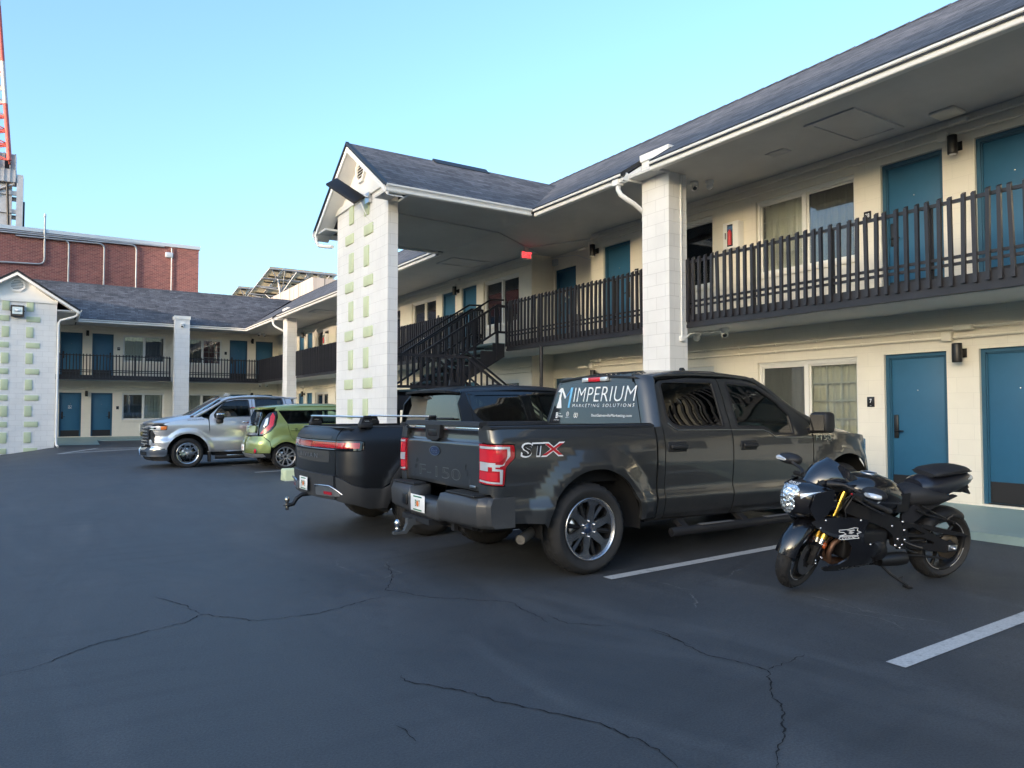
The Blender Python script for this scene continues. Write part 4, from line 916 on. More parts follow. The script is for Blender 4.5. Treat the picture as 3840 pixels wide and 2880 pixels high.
m=MB(); m.prism([(-.21,-.205),(.21,-.205),(.21,.205),(-.21,.205)],'xz',-.24,0); m.tube([(-.23,-.12,0),(.23,-.12,0)],.03,8); m.build('housing',MAT['bronze'],fb)
m=MB(); m.box(-.16,.16,-.246,-.238,-.13,.14); m.build('lens',MAT['clearlens'],fb)
m=MB(); m.lathe([(.02,-.10),(.05,-.08),(.05,.08),(.02,.10)],10,M=T(0,-.25,.0)@RY(R(90))); m.build('bulb',MAT['ink'],fb)
# air conditioner grille, accessible sign, bin
ac=empty('air_conditioner',(4.2,BY,.62),0,'louvred wall air conditioner beneath the far lower window','air conditioner')
m=MB(); m.box(-.53,.53,-.06,0,-.20,.20,ch=.01); m.build('sleeve',MAT['trim'],ac); m=MB()
for i in range(7):
    for j in range(4): m.box(-.5+j*.255,-.27+j*.255,-.066,-.059,-.165+i*.05,-.135+i*.05)
m.build('louvre',MAT['drip'],ac)
ss=empty('accessible_sign',(.85,BY+.08,1.60),0,'small blue and white wheelchair sign on the far lower left door','sign')
m=MB(); m.box(-.065,.065,-.006,0,-.07,.07); m.build('plate',mat('sign_blue',(.03,.10,.22),.4),ss); m=MB()
for q in ((-.065,.065,.063,.07),(-.065,.065,-.07,-.063)): m.box(q[0],q[1],-.008,-.006,q[2],q[3])
for q in ((-.065,-.059),(.059,.065)): m.box(q[0],q[1],-.008,-.006,-.063,.063)
m.tube([(-.01+.032*math.cos(R(a)),-.009,-.018+.032*math.sin(R(a))) for a in range(120,400,20)],.005,6); m.tube([(-.012,-.009,.032),(-.008,-.009,.0),(.02,-.009,-.004),(.034,-.009,-.036)],.006,6); m.sphere((-.012,-.009,.045),.009,8,6); m.build('wheelchair_symbol',MAT['ink'],ss)
bn=MB(); bn.lathe([(0,0),(.15,0),(.17,.55),(.165,.56),(.15,.56),(.14,.05),(0,.05)],20); o=bn.build('litter_bin',mat('grey_bin',(.13,.14,.16),.5)); o.location=(9.75,12.7,UZ); tag(o,'grey litter bin on the balcony between the lamps of room 29','bin')
for p in (LP,CP):
    for ch in list(p.children): bpy.data.objects.remove(ch)
    bpy.data.objects.remove(p)
# ------------------------------------------------------------ sheet-metal helpers
def pip(pts,poly):
    x,y=pts[:,0],pts[:,1]; ins=np.zeros(len(pts),bool); n=len(poly)
    for i in range(n):
        x0,y0=poly[i]; x1,y1=poly[(i+1)%n]
        c=((y0>y)!=(y1>y))
        with np.errstate(divide='ignore',invalid='ignore'): xi=(x1-x0)*(y-y0)/(y1-y0 if y1!=y0 else 1e-12)+x0
        ins^=(c&(x<xi))
    return ins
def area(p): return .5*sum(p[i][0]*p[(i+1)%len(p)][1]-p[(i+1)%len(p)][0]*p[i][1] for i in range(len(p)))
def rnd(poly,r,n=4,only=None):
    out=[]; k=len(poly)
    for i in range(k):
        p=Vector(poly[i]); a=Vector(poly[i-1]); b2=Vector(poly[(i+1)%k]); rr=r[i] if isinstance(r,(list,tuple)) else r
        d0=a-p; d1=b2-p
        if rr<=0 or d0.length<1e-6 or d1.length<1e-6: out.append(tuple(p)); continue
        t=min(rr,d0.length*.48,d1.length*.48); d0=d0.normalized()*t; d1=d1.normalized()*t
        for j in range(n+1):
            s=j/n; out.append(tuple(p+d0*(1-s)**2+d1*s**2))
    return out
def arc(cx,cz,r,a0,a1,n=24): return [(cx+r*math.cos(R(a0+(a1-a0)*i/n)),cz+r*math.sin(R(a0+(a1-a0)*i/n))) for i in range(n+1)]
def densify(poly,step,closed=True):
    out=[]; k=len(poly)
    for i in range(k if closed else k-1):
        a=Vector(poly[i]); b2=Vector(poly[(i+1)%k]); n=max(1,int(math.ceil((b2-a).length/step)))
        for j in range(n): out.append(tuple(a.lerp(b2,j/n)))
    res=[]
    for p in out:
        if not res or (Vector(p)-Vector(res[-1])).length>1e-5: res.append(p)
    if len(res)>1 and (Vector(res[0])-Vector(res[-1])).length<1e-5: res.pop()
    return res
def shrink(poly,d):
    if d==0: return poly
    s=1 if area(poly)>0 else -1; k=len(poly); out=[]
    for i in range(k):
        p=Vector(poly[i]); e0=(p-Vector(poly[i-1])); e1=(Vector(poly[(i+1)%k])-p)
        if e0.length<1e-7 or e1.length<1e-7: out.append(tuple(p)); continue
        e0.normalize(); e1.normalize()
        n0=Vector((-e0.y,e0.x))*s; n1=Vector((-e1.y,e1.x))*s; m=n0+n1; q=m.dot(n0)
        out.append(tuple(p+m*(d/q if q>.25 else d)))
    return out
def panel(name,outline,surf,m,parent=None,holes=(),step=.06,thick=.02,gap=.003,mirror=False,ctr=None,rim=None,off=0.0,hgap=0.0,flip=None):
    ol=densify(shrink(outline,gap),step); hs=[densify(shrink(h,-hgap),step) for h in holes]
    pts=list(ol); edges=[(i,(i+1)%len(ol)) for i in range(len(ol))]
    for h in hs:
        b0=len(pts); pts+=h; edges+=[(b0+i,b0+(i+1)%len(h)) for i in range(len(h))]
    A=np.array(ol); lo,hi=A.min(0),A.max(0)
    gx,gy=np.meshgrid(np.arange(lo[0]+step*.5,hi[0],step),np.arange(lo[1]+step*.5,hi[1],step)); G=np.c_[gx.ravel(),gy.ravel()]
    if len(G):
        ok=pip(G,ol)
        for h in hs: ok&=~pip(G,h)
        B=np.array(pts); G=G[ok]
        if len(G): G=G[(np.sqrt(((G[:,None,:]-B[None])**2).sum(2)).min(1)>step*.45)]
    allp=[Vector(p) for p in pts]+[Vector((float(a),float(b2))) for a,b2 in G]
    v,e,f,_,_,_=delaunay_2d_cdt(allp,edges,[],0,1e-6)
    V2=np.array([tuple(p) for p in v]); F=np.array([t for t in f if len(t)==3])
    cen=V2[F].mean(1); keep=pip(cen,ol)
    for h in hs: keep&=~pip(cen,h)
    F=F[keep]
    s=-1 if mirror else 1; eps=2e-3; P=[];N=[]
    for a,b2 in V2:
        a=float(a);b2=float(b2)
        p=Vector(surf(a,b2)); pu=Vector(surf(a+eps,b2))-Vector(surf(a-eps,b2)); pv=Vector(surf(a,b2+eps))-Vector(surf(a,b2-eps))
        n=pu.cross(pv); n=n.normalized() if n.length>1e-12 else Vector((0,0,1))
        P.append(p);N.append(n)
    mid=sum(P,Vector())/len(P); cc=Vector(ctr) if ctr is not None else Vector((mid.x,0,mid.z-.05))
    sg=sum((p-cc).dot(n) for p,n in zip(P,N)); sg=1 if sg>=0 else -1
    if flip: sg=-sg
    N=[n*sg for n in N]
    P=[p+n*off for p,n in zip(P,N)]
    cnt={}
    tri=[]
    for t in F:
        a,b2,c2=[int(q) for q in t]
        if (P[b2]-P[a]).cross(P[c2]-P[a]).dot(N[a]+N[b2]+N[c2])<0: b2,c2=c2,b2
        tri.append((a,b2,c2))
        for x,y in ((a,b2),(b2,c2),(c2,a)): cnt[(x,y)]=cnt.get((x,y),0)+1
    bd=[k for k in cnt if (k[1],k[0]) not in cnt]
    verts=[p.copy() for p in P]; nors=[n.copy() for n in N]; faces=list(tri); mi=[0]*len(tri)
    if thick:
        for a,b2 in bd:
            t=(P[b2]-P[a]); on=t.cross(N[a]); on=on.normalized() if on.length>1e-9 else N[a]
            i=len(verts); verts+=[P[a].copy(),P[b2].copy(),P[b2]-N[b2]*thick,P[a]-N[a]*thick]; nors+=[on]*4
            faces.append((i,i+3,i+2,i+1)); mi.append(1 if rim else 0)
    if mirror:
        verts=[Vector((p.x,-p.y,p.z)) for p in verts]; nors=[Vector((n.x,-n.y,n.z)) for n in nors]; faces=[tuple(reversed(f2)) for f2 in faces]
    me=bpy.data.meshes.new(name); me.from_pydata([tuple(p) for p in verts],[],faces)
    me.polygons.foreach_set('material_index',mi); me.polygons.foreach_set('use_smooth',[True]*len(faces))
    me.materials.append(m); 
    if rim: me.materials.append(rim)
    me.update(); me.normals_split_custom_set_from_vertices([tuple(n) for n in nors])
    o=bpy.data.objects.new(name,me); COL.objects.link(o)
    if parent is not None: o.parent=parent
    return o
def both(name,outline,surf,m,parent,**k):
    a=panel(name,outline,surf,m,parent,**k); b2=panel(name,outline,surf,m,parent,mirror=True,**k); return a,b2
def lerp_tab(zs,ys):
    zs=list(zs); ys=list(ys)
    def f(z): return float(np.interp(z,zs,ys))
    # smoothed table
    def g(z,s=.012): return (f(z-2*s)+2*f(z-s)+3*f(z)+2*f(z+s)+f(z+2*s))/9
    return g
def smooth(t): t=max(0.0,min(1.0,t)); return t*t*(3-2*t)
def strip(name,pts3,w,h,m,parent,nrm=(0,-1,0)):
    # flat trim strip following 3D points, facing nrm
    mb=MB(); n=Vector(nrm); P=[Vector(p) for p in pts3]; k=len(P); vs=[]
    for i,p in enumerate(P):
        t=(P[min(i+1,k-1)]-P[max(i-1,0)]).normalized(); sdv=t.cross(n).normalized()
        vs+=[p+sdv*w/2+n*0.0,p+sdv*w/2*.7+n*h,p-sdv*w/2*.7+n*h,p-sdv*w/2]
    mb.add(vs,[(4*i+j,4*i+4+j,4*i+5+j,4*i+1+j) for i in range(k-1) for j in range(3)],0,True); return mb.build(name,m,parent)
# ---- wheels: local axis +y points outwards, centre at the origin
def make_wheel(Rt,W,rim_r,windows,face,lip,dish=.03,lugs=5,lug_r=.057,capm=None,cap_r=.034,tread=96,notch=.007,pocket=None,extra=None,spoke_thick=.035,rimcol=None,face_y=None,nnotch=2):
    w=empty('wheel'); fy=W/2-.03 if face_y is None else face_y
    MX=RX(R(-90))      # lathe z -> +y
    m=MB(); h=W/2; s=rim_r+.004
    prof=[(s,-h+.02),(s+.02,-h+.004),(s+(Rt-s)*.45,-h-.004),(Rt-.035,-h+.010),(Rt-.012,-h+.032),(Rt-.002,-h+.055),(Rt,-h*.35),(Rt-.006,-h*.33),(Rt-.006,-h*.28),(Rt,-h*.26),(Rt+.001,0),(Rt,h*.26),(Rt-.006,h*.28),(Rt-.006,h*.33),(Rt,h*.35),(Rt-.002,h-.055),(Rt-.012,h-.032),(Rt-.035,h-.010),(s+(Rt-s)*.62,h+.003),(s+(Rt-s)*.58,h+.0065),(s+(Rt-s)*.45,h+.004),(s+.02,h-.004),(s,h-.02)]
    k=len(prof); rows={4,5,6,14,15,16,9,10,11}
    def rad(i,j):
        if j in rows and tread:
            return -notch if (i+(1 if j in (9,10,11) else 0))%(nnotch+1)==0 else 0
        return 0
    m.lathe(prof,tread or 64,M=MX,rad=rad); m.build('tyre',MAT['rubber'],w)
    m=MB(); m.lathe([(rim_r+.006,h-.012),(rim_r+.004,h-.004),(rim_r-.006,h-.006),(rim_r-.012,h-.02),(rim_r-.022,fy-.02)],72,M=MX,mi=0)
    m.lathe([(rim_r-.022,fy-.02),(rim_r-.035,fy-.10),(rim_r-.045,-h+.04),(rim_r,-h+.02)],48,M=MX,mi=1)
    m.lathe([(0,fy-.085),(.16,fy-.09),(.17,fy-.13),(rim_r-.05,fy-.14)],40,M=MX,mi=2)
    m.lathe([(.09,fy-.075),(.165,fy-.078),(.168,fy-.088)],40,M=MX,mi=3)
    m.build('rim',[lip,rimcol or MAT['gunmetal'],MAT['under'],MAT['steel']],w)
    def dz(r): return fy-dish*(1-smooth(r/rim_r))
    def sf(a,b2): return (a,dz(math.hypot(a,b2)),b2)
    outl=[(math.cos(2*math.pi*i/72)*(rim_r-.012),math.sin(2*math.pi*i/72)*(rim_r-.012)) for i in range(72)]
    hl=[[(r*math.cos(a),r*math.sin(a)) for a,r in wn] for wn in windows]
    panel('spokes',outl,sf,face,w,holes=hl,step=.028,thick=spoke_thick,gap=0,ctr=(0,-1,0),rim=pocket or MAT['gunmetal'])
    c2=MB(); c2.lathe([(0,dz(0)+.016),(cap_r*.8,dz(0)+.014),(cap_r,dz(0)+.004),(cap_r,dz(0)-.02)],24,M=MX); c2.build('hub_cap',capm or MAT['signblack'],w)
    l=MB()
    for i in range(lugs):
        a=2*math.pi*i/lugs+R(90); x,z=lug_r*math.cos(a),lug_r*math.sin(a); l.lathe([(0,dz(lug_r)+.018),(.006,dz(lug_r)+.016),(.0095,dz(lug_r)+.004),(.0095,dz(lug_r)-.02)],8,M=T(x,0,z)@MX)
    l.build('lug_nuts',MAT['chrome'],w)
    if extra: extra(w,dz,MX,fy)
    return w
def windows_from(n,half_pts,a_off=0.0):
    # half_pts: (angle in degrees, radius) up one side of a window, mirrored on the other
    out=[]
    for i in range(n):
        c0=R(a_off+360*i/n+90); l=[(c0+R(a),r) for a,r in half_pts]; rr=[(c0-R(a),r) for a,r in half_pts[::-1] if a>1e-6]; out.append(l+rr)
    return out
def set_wheels(root,proto,xs,yo,zs,turn=0.0):
    for i,x in enumerate(xs):
        for s in (-1,1):
            o=copy_tree(proto,root); o.location=(x,s*yo,zs[i] if hasattr(zs,'__len__') else zs); o.rotation_euler=(R(random.uniform(0,60))*0,0,(R(180) if s<0 else 0)+(turn if i==0 else 0))
def drop(o):
    for ch in list(o.children): drop(ch)
    bpy.data.objects.remove(o)
def seat_at(root,x,y,z,s=1.0,name='seat',face=1):
    m=MB(); m.box(x-.02,x+.50,y-.25,y+.25,z,z+.16,ch=.05)
    Mb=T(x,y,z+.12)@RY(R(-14)); m.box(-.07,.08,-.25,.25,0,.60,M=Mb,ch=.06); m.box(-.05,.05,-.13,.13,.64,.83,M=Mb,ch=.04); m.tube([Mb@Vector((0,-.06,.58)),Mb@Vector((0,-.06,.66))],.008,6); m.tube([Mb@Vector((0,.06,.58)),Mb@Vector((0,.06,.66))],.008,6)
    return m.build(name,MAT['seat'],root)
def steering(root,x,y,z,r=.18):
    m=MB(); Mx=T(x,y,z)@RY(R(-65)); m.tube([Mx@Vector((r*math.cos(a*.3142),r*math.sin(a*.3142),0)) for a in range(20)],.015,8,closed=True)
    for a in (90,210,330): m.tube([Mx@Vector((0,0,-.02)),Mx@Vector((r*math.cos(R(a)),r*math.sin(R(a)),0))],.014,6)
    m.tube([Mx@Vector((0,0,0)),Mx@Vector((0,0,-.3))],.035,8); return m.build('steering_wheel',MAT['dash'],root)
def paint_mat(name,col,metal=.35,rough=.32,coat=1.0,flake=.15,coat_rough=.02,dirt=0.0,dcol=(.22,.20,.17)):
    n=NT(name); b=n.b; b.inputs['Metallic'].default_value=metal; b.inputs['Roughness'].default_value=rough
    b.inputs['Coat Weight'].default_value=coat; b.inputs['Coat Roughness'].default_value=coat_rough
    co=n.obj(); f=n.noise(900,2,.5,co); c2=n.ramp(f,[(.35,tuple(x*(1-flake) for x in col)),(.7,tuple(x*(1+flake) for x in col))])
    if dirt:
        sp=n.n('ShaderNodeSeparateXYZ'); n.l(co,sp.inputs[0]); d=n.math('ADD',n.noise(3.5,6,.7,co),n.math('MULTIPLY',n.noise(40,4,.7,co),.35))
        low=n.ramp(sp.outputs[2],[(.30,1.0),(.62,.12)]); k=n.math('MULTIPLY',n.ramp(d,[(.55,0.0),(.95,1.0)]),low); k=n.math('MULTIPLY',k,dirt)
        c2=n.mix(k,c2,dcol); n.l(n.math('SUBTRACT',coat,n.math('MULTIPLY',k,.9)),b.inputs['Coat Weight']); n.l(n.math('ADD',rough,n.math('MULTIPLY',k,.4)),b.inputs['Roughness'])
        mt=n.math('SUBTRACT',metal,n.math('MULTIPLY',k,metal)); n.l(mt,b.inputs['Metallic'])
    n.l(c2,b.inputs['Base Color']); return n.mat
def licence(parent,mtx,txt,w=.305,h=.152):
    p=MB(); p.box(-w/2,w/2,-.004,0,-h/2,h/2,M=mtx,ch=.003); o=p.build('licence_plate',MAT['ink'],parent)
    if txt: text_obj('plate_letters',txt,.085,mtx@T(0,-.0055,-.005)@RX(R(90)),mat('plate_green',(.02,.16,.09),.5),o,sx=.62,offset=.001)
    q=MB(); q.sphere((0,-.004,-.005),.028,12,8,M=mtx,sc=(1,.12,1)); q.build('plate_emblem',mat('plate_orange',(.75,.22,.05),.5),o)
    if txt:
        q=MB()
        for z in (.058,-.062): q.box(-w*.30,w*.30,-.0055,-.004,z-.006,z+.006,M=mtx)
        q.build('plate_lines',mat('plate_green_b',(.03,.2,.12),.5),o)
    return o
# ------------------------------------------------------------ dark grey crew-cab pickup (nearest)
def fit_text(name,body,l,r,zc,h,m,parent,fn,shear=0.0,offset=0.0,spacing=1.0):
    me=text_mesh(body,1.0,shear=shear,offset=offset,spacing=spacing); co=np.array([v.co[:] for v in me.vertices]); lo,hi=co.min(0),co.max(0)
    me.materials.clear(); me.materials.append(m)
    for v in me.vertices:
        u=(v.co.x-lo[0])/(hi[0]-lo[0]); t=(v.co.y-lo[1])/(hi[1]-lo[1]); v.co=fn(l+(r-l)*u,zc+h*(t-.5))
    o=bpy.data.objects.new(name,me); COL.objects.link(o); o.parent=parent; return o
def poly_on(name,poly,m,parent,fn):
    me=bpy.data.meshes.new(name); me.from_pydata([tuple(fn(a,b2)) for a,b2 in poly],[],[tuple(range(len(poly)))]); me.materials.append(m)
    o=bpy.data.objects.new(name,me); COL.objects.link(o); o.parent=parent; return o
def gray_truck():
    t=empty('pickup_truck',(4.077,6.04,.005),R(-1.0),'dark grey crew cab pickup with white lettering across its rear window','pickup truck','vehicles parked by the motel')
    P=paint_mat('dark_grey_metallic',(.05,.053,.056),.5,.32,1.0,dirt=.28)
    RIM=MAT['under']; FA=3.683; RA=.0
    wt=lerp_tab([.38,.40,.46,.52,.61,.63,.69,.72,.95,1.10,1.20,1.30,1.45,1.62,1.74,1.80,1.84],[.90,.90,.95,.965,.985,.985,.962,.964,.984,.984,.972,.940,.885,.825,.775,.735,.69])
    def flare(x,z):
        b2=0
        for cx,cz in ((.06,.41),(FA,.44)):
            r=math.hypot(x-cx,z-cz)
            if r<.74: b2=max(b2,.055*min(1,(.73-r)/.15))
        return b2 if z<1.2 else 0
    def ws(x,z):
        w=wt(z)+flare(x,z)
        if x>3.9: w-=.20*((x-3.9)/.5)**2.0
        return w
    XC,RC=-.90,.10
    def S(u,z):
        if u>=XC: return (u,-ws(u,z),z)
        a=(XC-u)/RC; w=ws(XC,z)
        if a<math.pi/2: return (XC-RC*math.sin(a),-(w-RC*(1-math.cos(a))),z)
        return (XC-RC,-(w-RC-(a-math.pi/2)*RC),z)
    UT=-1.172       # tailgate seam
    AR=.52
    # bed sides with arch and lamp notch
    def archpts(cx,cz,zb,dirn=1):
        a=math.degrees(math.asin(max(-1,min(1,(zb-cz)/AR)))); return arc(cx,cz,AR,a,180-a,30)
    ra=archpts(.06,.41,.44)
    bed=[(.795,1.302),(.795,.44)]+ra+[(-.50,.49),(-.93,.52),(-.955,.60),(-.96,.715),(-1.0,.755),(UT,.755),(UT,.842),(-.878,.826),(-.872,.985),(-.783,1.06),(-.783,1.17),(UT,1.18),(UT,1.302)]
    bed=[(-.95,.52) if p==(-.93,.52) else p for p in bed]
    for o in both('bed_side',bed,S,P,t,step=.045,thick=.035): pass
    lamp=[(UT,.846),(-.882,.83),(-.876,.982),(-.787,1.058),(-.787,1.166),(UT,1.176)]
    for sd_i,o in enumerate(both('tail_lamp',rnd(lamp,.02),S,MAT['redlens'],t,step=.03,thick=.02,gap=.002,off=.004)):
        mir=bool(sd_i)
        panel('lamp_bar',[(UT+.02,1.156),(-.835,1.150),(-.835,1.075),(-.905,1.005),(UT+.02,1.012),(UT+.02,.99),(-.93,.985),(-.93,.985),(-.93,.99),(-.895,1.0),(-.862,1.07),(-.862,1.132),(UT+.02,1.136)],S,MAT['clearlens'],o,step=.025,thick=.002,gap=0,off=.008,mirror=mir)
        panel('lamp_bar',[(UT+.015,1.01),(-.99,1.005),(-.99,.955),(-.93,.952),(-.925,.862),(UT+.02,.876),(UT+.02,.860),(-.905,.846),(-.905,.965),(-.965,.972),(-.965,1.02),(UT+.015,1.026)],S,MAT['clearlens'],o,step=.025,thick=.002,gap=0,off=.008,mirror=mir)
        panel('reverse_lens',[(UT+.02,.955),(-1.03,.952),(-1.03,1.0),(UT+.02,1.005)],S,MAT['clearlens'],o,step=.025,thick=.002,gap=0,off=.009,mirror=mir)
        for q in ([(UT+.02,1.03),(-.93,1.03),(-.875,1.075),(-.875,1.12),(UT+.02,1.13)],[(UT+.02,.885),(-.945,.872),(-.945,.94),(UT+.02,.945)]):
            panel('bulb_pocket',q,S,MAT['redlens2'],o,step=.025,thick=.002,gap=0,off=.0075,mirror=mir)
    # cab side strip, doors with windows
    for o in both('cab_pillar',[(.81,.42),(.90,.42),(.90,1.30),(.81,1.30)],S,P,t,step=.05): pass
    rd=[(.905,.425),(1.838,.40),(1.838,1.25),(1.838,1.788),(1.40,1.785),(1.0,1.745),(.935,1.70),(.915,1.5),(.905,1.3)]
    rw=rnd([(1.00,1.40),(1.045,1.335),(1.11,1.303),(1.745,1.297),(1.745,1.74),(1.06,1.728),(1.02,1.70)],.02)
    fd=[(1.846,.40),(3.122,.375),(3.122,1.25),(3.10,1.335),(2.985,1.40),(2.794,1.52),(2.565,1.66),(2.43,1.735),(2.30,1.772),(2.1,1.788),(1.846,1.79)]
    fw=rnd([(1.955,1.30),(2.33,1.285),(2.40,1.265),(2.48,1.215),(2.80,1.209),(2.80,1.40),(2.66,1.535),(2.50,1.635),(2.40,1.69),(2.30,1.716),(1.96,1.735)],.015)
    for nm,dr,wn,gl,hx in (('door',rd,rw,MAT['tintglass'],(.935,1.185,1.05,1.15)),('door',fd,fw,MAT['autoglass'],(1.945,2.195,1.042,1.142))):
        for mir in (False,True):
            o=panel(nm,rnd(dr,.02),S,P,t,holes=[wn],step=.045,thick=.03,mirror=mir,gap=.0035,rim=None)
            panel('window',wn,S,gl,o,step=.06,thick=0,off=-.012,gap=-.01,mirror=mir)
            # black window surround
            ring=[(a,b2) for a,b2 in wn]; big=shrink(ring,-.022)
            panel('window_trim',big,S,MAT['blackp'],o,holes=[ring],step=.05,thick=.006,off=.0025,gap=0,mirror=mir)
            x0,x1,z0,z1=hx; cz=(z0+z1)/2; y=-ws((x0+x1)/2,cz)
            hm=MB(); Mi=Matrix.Scale(-1,4,(0,1,0)) if mir else Matrix.Identity(4)
            hm.box(x0,x1,y-.006,y+.02,z0,z1,ch=.012,M=Mi); hm.box(x0+.02,x1-.015,y-.042,y-.018,cz-.018,cz+.022,ch=.010,M=Mi); hm.build('handle',MAT['blackp'],o)
    for s in (1,-1):
        for ln in ([(.985,1.33),(1.03,1.287),(1.10,1.262),(1.838,1.255)],[(1.846,1.255),(2.33,1.247),(2.41,1.222),(2.50,1.168),(3.12,1.155)]):
            d2=densify(ln,.06,False)+[ln[-1]]; pt=[Vector(S(a,b2)) for a,b2 in d2]; pt=[Vector((p.x,p.y*s,p.z)) for p in pt]
            mb=MB(); mb.tube([p+Vector((0,-.004*s,0)) for p in pt],.0045,6); mb.build('belt_crease',MAT['steel'],t)
    # cab corner, rear window and header
    def xr(z): return .775+.14*(z-1.3)
    CR=.13
    def SP(u,z):
        w=wt(z); xc=xr(z)+CR
        if u>=0: return (xc+u,-w,z)
        a=-u/CR
        if a<math.pi/2: return (xc-CR*math.sin(a),-(w-CR*(1-math.cos(a))),z)
        return (xc-CR,-(w-CR-(a-math.pi/2)*CR),z)
    for o in both('cab_corner',[(-.222,1.27),(.0,1.27),(.0,1.45),(-.012,1.70),(.0,1.745),(-.01,1.80),(-.222,1.80)],SP,P,t,step=.03,thick=.03,gap=.001): pass
    def SB(y,z): return (xr(z)-.028*(1-(y/.72)**2),y,z)
    panel('rear_header',[(-.60,1.738),(.60,1.738),(.58,1.815),(-.58,1.815)],SB,P,t,step=.05,gap=0)
    panel('cab_back',[(-.80,.6),(.80,.6),(.80,1.31),(-.80,1.31)],SB,P,t,step=.1,gap=0)
    gl=rnd([(-.775,1.312),(.775,1.312),(.63,1.738),(-.63,1.738)],.03)
    rw_=panel('rear_window',gl,SB,mat('rear_window_film',(.018,.019,.021),.10,coat=1.0,var=.25,vscale=4),t,step=.07,thick=.006,gap=0,off=.002)
    DW=MAT['ink']; f=lambda y,z:Vector(SB(y,z))+Vector((-.0045,0,0))
    fit_text('lettering','IMPERIUM',.325,-.675,1.622,.155,DW,rw_,f,shear=.12,spacing=1.05,offset=-.012)
    fit_text('lettering','MARKETING SOLUTIONS',.335,-.665,1.504,.034,DW,rw_,f,shear=.1,spacing=1.5,offset=-.005)
    fit_text('lettering','BestGainesvilleMarketing.com',-.03,-.645,1.397,.036,DW,rw_,f)
    blue=mat('blue_decal',(.18,.50,.78),.5); blue2=mat('deep_blue_decal',(.05,.22,.48),.5)
    for pl,m in (([(.67,1.66),(.60,1.70),(.56,1.70),(.60,1.50),(.635,1.488),(.655,1.488),(.655,1.478),(.55,1.478),(.55,1.488),(.575,1.50),(.60,1.655),(.645,1.665)],DW),
                 ([(.60,1.705),(.565,1.705),(.475,1.60),(.50,1.58)],DW),([(.50,1.58),(.475,1.61),(.385,1.705),(.41,1.65)],blue2),([(.395,1.705),(.355,1.705),(.39,1.482),(.425,1.482)],blue)):
        poly_on('logo_mark',pl,m,rw_,f)
    def loop(cx,cz,w,h,n=40):
        mb=MB(); pts=[]
        for i in range(n):
            a=2*math.pi*i/n; pts.append(f(cx-w*math.sin(a)/(1+.35*math.cos(a)**2),cz+h*math.sin(a)*math.cos(a)*1.8))
        mb.tube(pts,.0035,5,closed=True); mb.build('logo_mark',DW,rw_)
    loop(.25,1.398,.032,.028); 
    mb=MB(); mb.tube([f(.41+.022*math.cos(a*.2618),1.413+.022*math.sin(a*.2618)) for a in range(24)],.0028,5,closed=True); mb.build('logo_mark',DW,rw_)
    fit_text('lettering','W',.424,.396,1.413,.024,DW,rw_,f); fit_text('lettering','WORDPRESS',.455,.368,1.376,.011,DW,rw_,f)
    poly_on('logo_mark',[(.655,1.365),(.615,1.365),(.615,1.43),(.655,1.43)],DW,rw_,f); fit_text('lettering','G',.648,.622,1.397,.045,MAT['signblack'],rw_,lambda y,z:f(y,z)+Vector((-.001,0,0)))
    fit_text('lettering','Google',.605,.55,1.418,.017,DW,rw_,f); fit_text('lettering','Partner',.608,.50,1.389,.030,DW,rw_,f); fit_text('lettering','PREMIER',.68,.575,1.345,.010,DW,rw_,f)
    bl=MB()
    for a,b2,m in ((.06,-.14,0),(.17,.06,1),(-.14,-.25,1)): bl.box(-.02,.02,b2+.002,a-.002,1.755,1.80,m,M=T(.80,0,0),ch=.006)
    bl.build('brake_light',[MAT['redlens2'],MAT['clearlens']],t)
    # roof, rails, windscreen
    zr=lerp_tab([.80,.92,1.05,1.4,1.9,2.2,2.35,2.46],[1.815,1.842,1.862,1.893,1.898,1.872,1.835,1.79])
    def SR(x,y):
        k=max(0,(abs(y)-.62)/.10); return (x,y,zr(x,.02)-.035*(y/.70)**2-.055*k*k)
    panel('roof',[(.80,-.60),(.86,-.70),(.93,-.725),(2.2,-.725),(2.46,-.68),(2.50,0),(2.46,.68),(2.2,.725),(.93,.725),(.86,.70),(.80,.60)],SR,P,t,step=.07,gap=0,ctr=(1.6,0,0))
    for s in (-1,1):
        rl=[(3.24,.88,1.315),(3.0,.835,1.425),(2.80,.80,1.545),(2.58,.765,1.69),(2.44,.745,1.765),(2.3,.735,1.80),(2.0,.728,1.822),(1.5,.728,1.822),(1.1,.725,1.805),(.95,.715,1.775)]
        mb=MB(); mb.tube([(x,s*y,z) for x,y,z in rl],.03,8,rs=[.042,.042,.038,.034,.028,.024,.022,.022,.022,.02]); mb.build('roof_rail',P,t)
    def SWs(y,k): return (3.26-.80*k+.13*(1-(y/.85)**2)*(1-.4*k),y*(1-.15*k),1.30+.51*k)
    panel('windscreen',[(-.84,0),(.84,0),(.84,1),(-.84,1)],SWs,MAT['autoglass'],t,step=.12,thick=0,gap=0,ctr=(2,0,0))
    an=MB(); an.prism([(2.05,1.875),(2.19,1.865),(2.17,1.885),(2.11,1.945),(2.085,1.945)],'xz',-.02,.02); an.build('antenna',MAT['blackp'],t)
    # fenders, hood, nose
    fa=archpts(FA,.44,.44)
    fen=[(3.13,1.24),(3.13,.42),(3.15,.42)]+[p for p in fa[::-1]][0:0]
    fen=[(3.13,.43)]+[p for p in arc(FA,.44,AR,180,0,30)]+[(4.24,.50),(4.30,.78),(4.28,.93),(4.15,.96),(4.12,1.12),(4.10,1.165),(3.7,1.205),(3.13,1.235)]
    for o in both('front_fender',fen,S,P,t,step=.05): pass
    for o in both('headlamp',[(4.13,.965),(4.285,.94),(4.34,1.0),(4.32,1.10),(4.13,1.125)],S,MAT['clearlens'],t,step=.04): pass
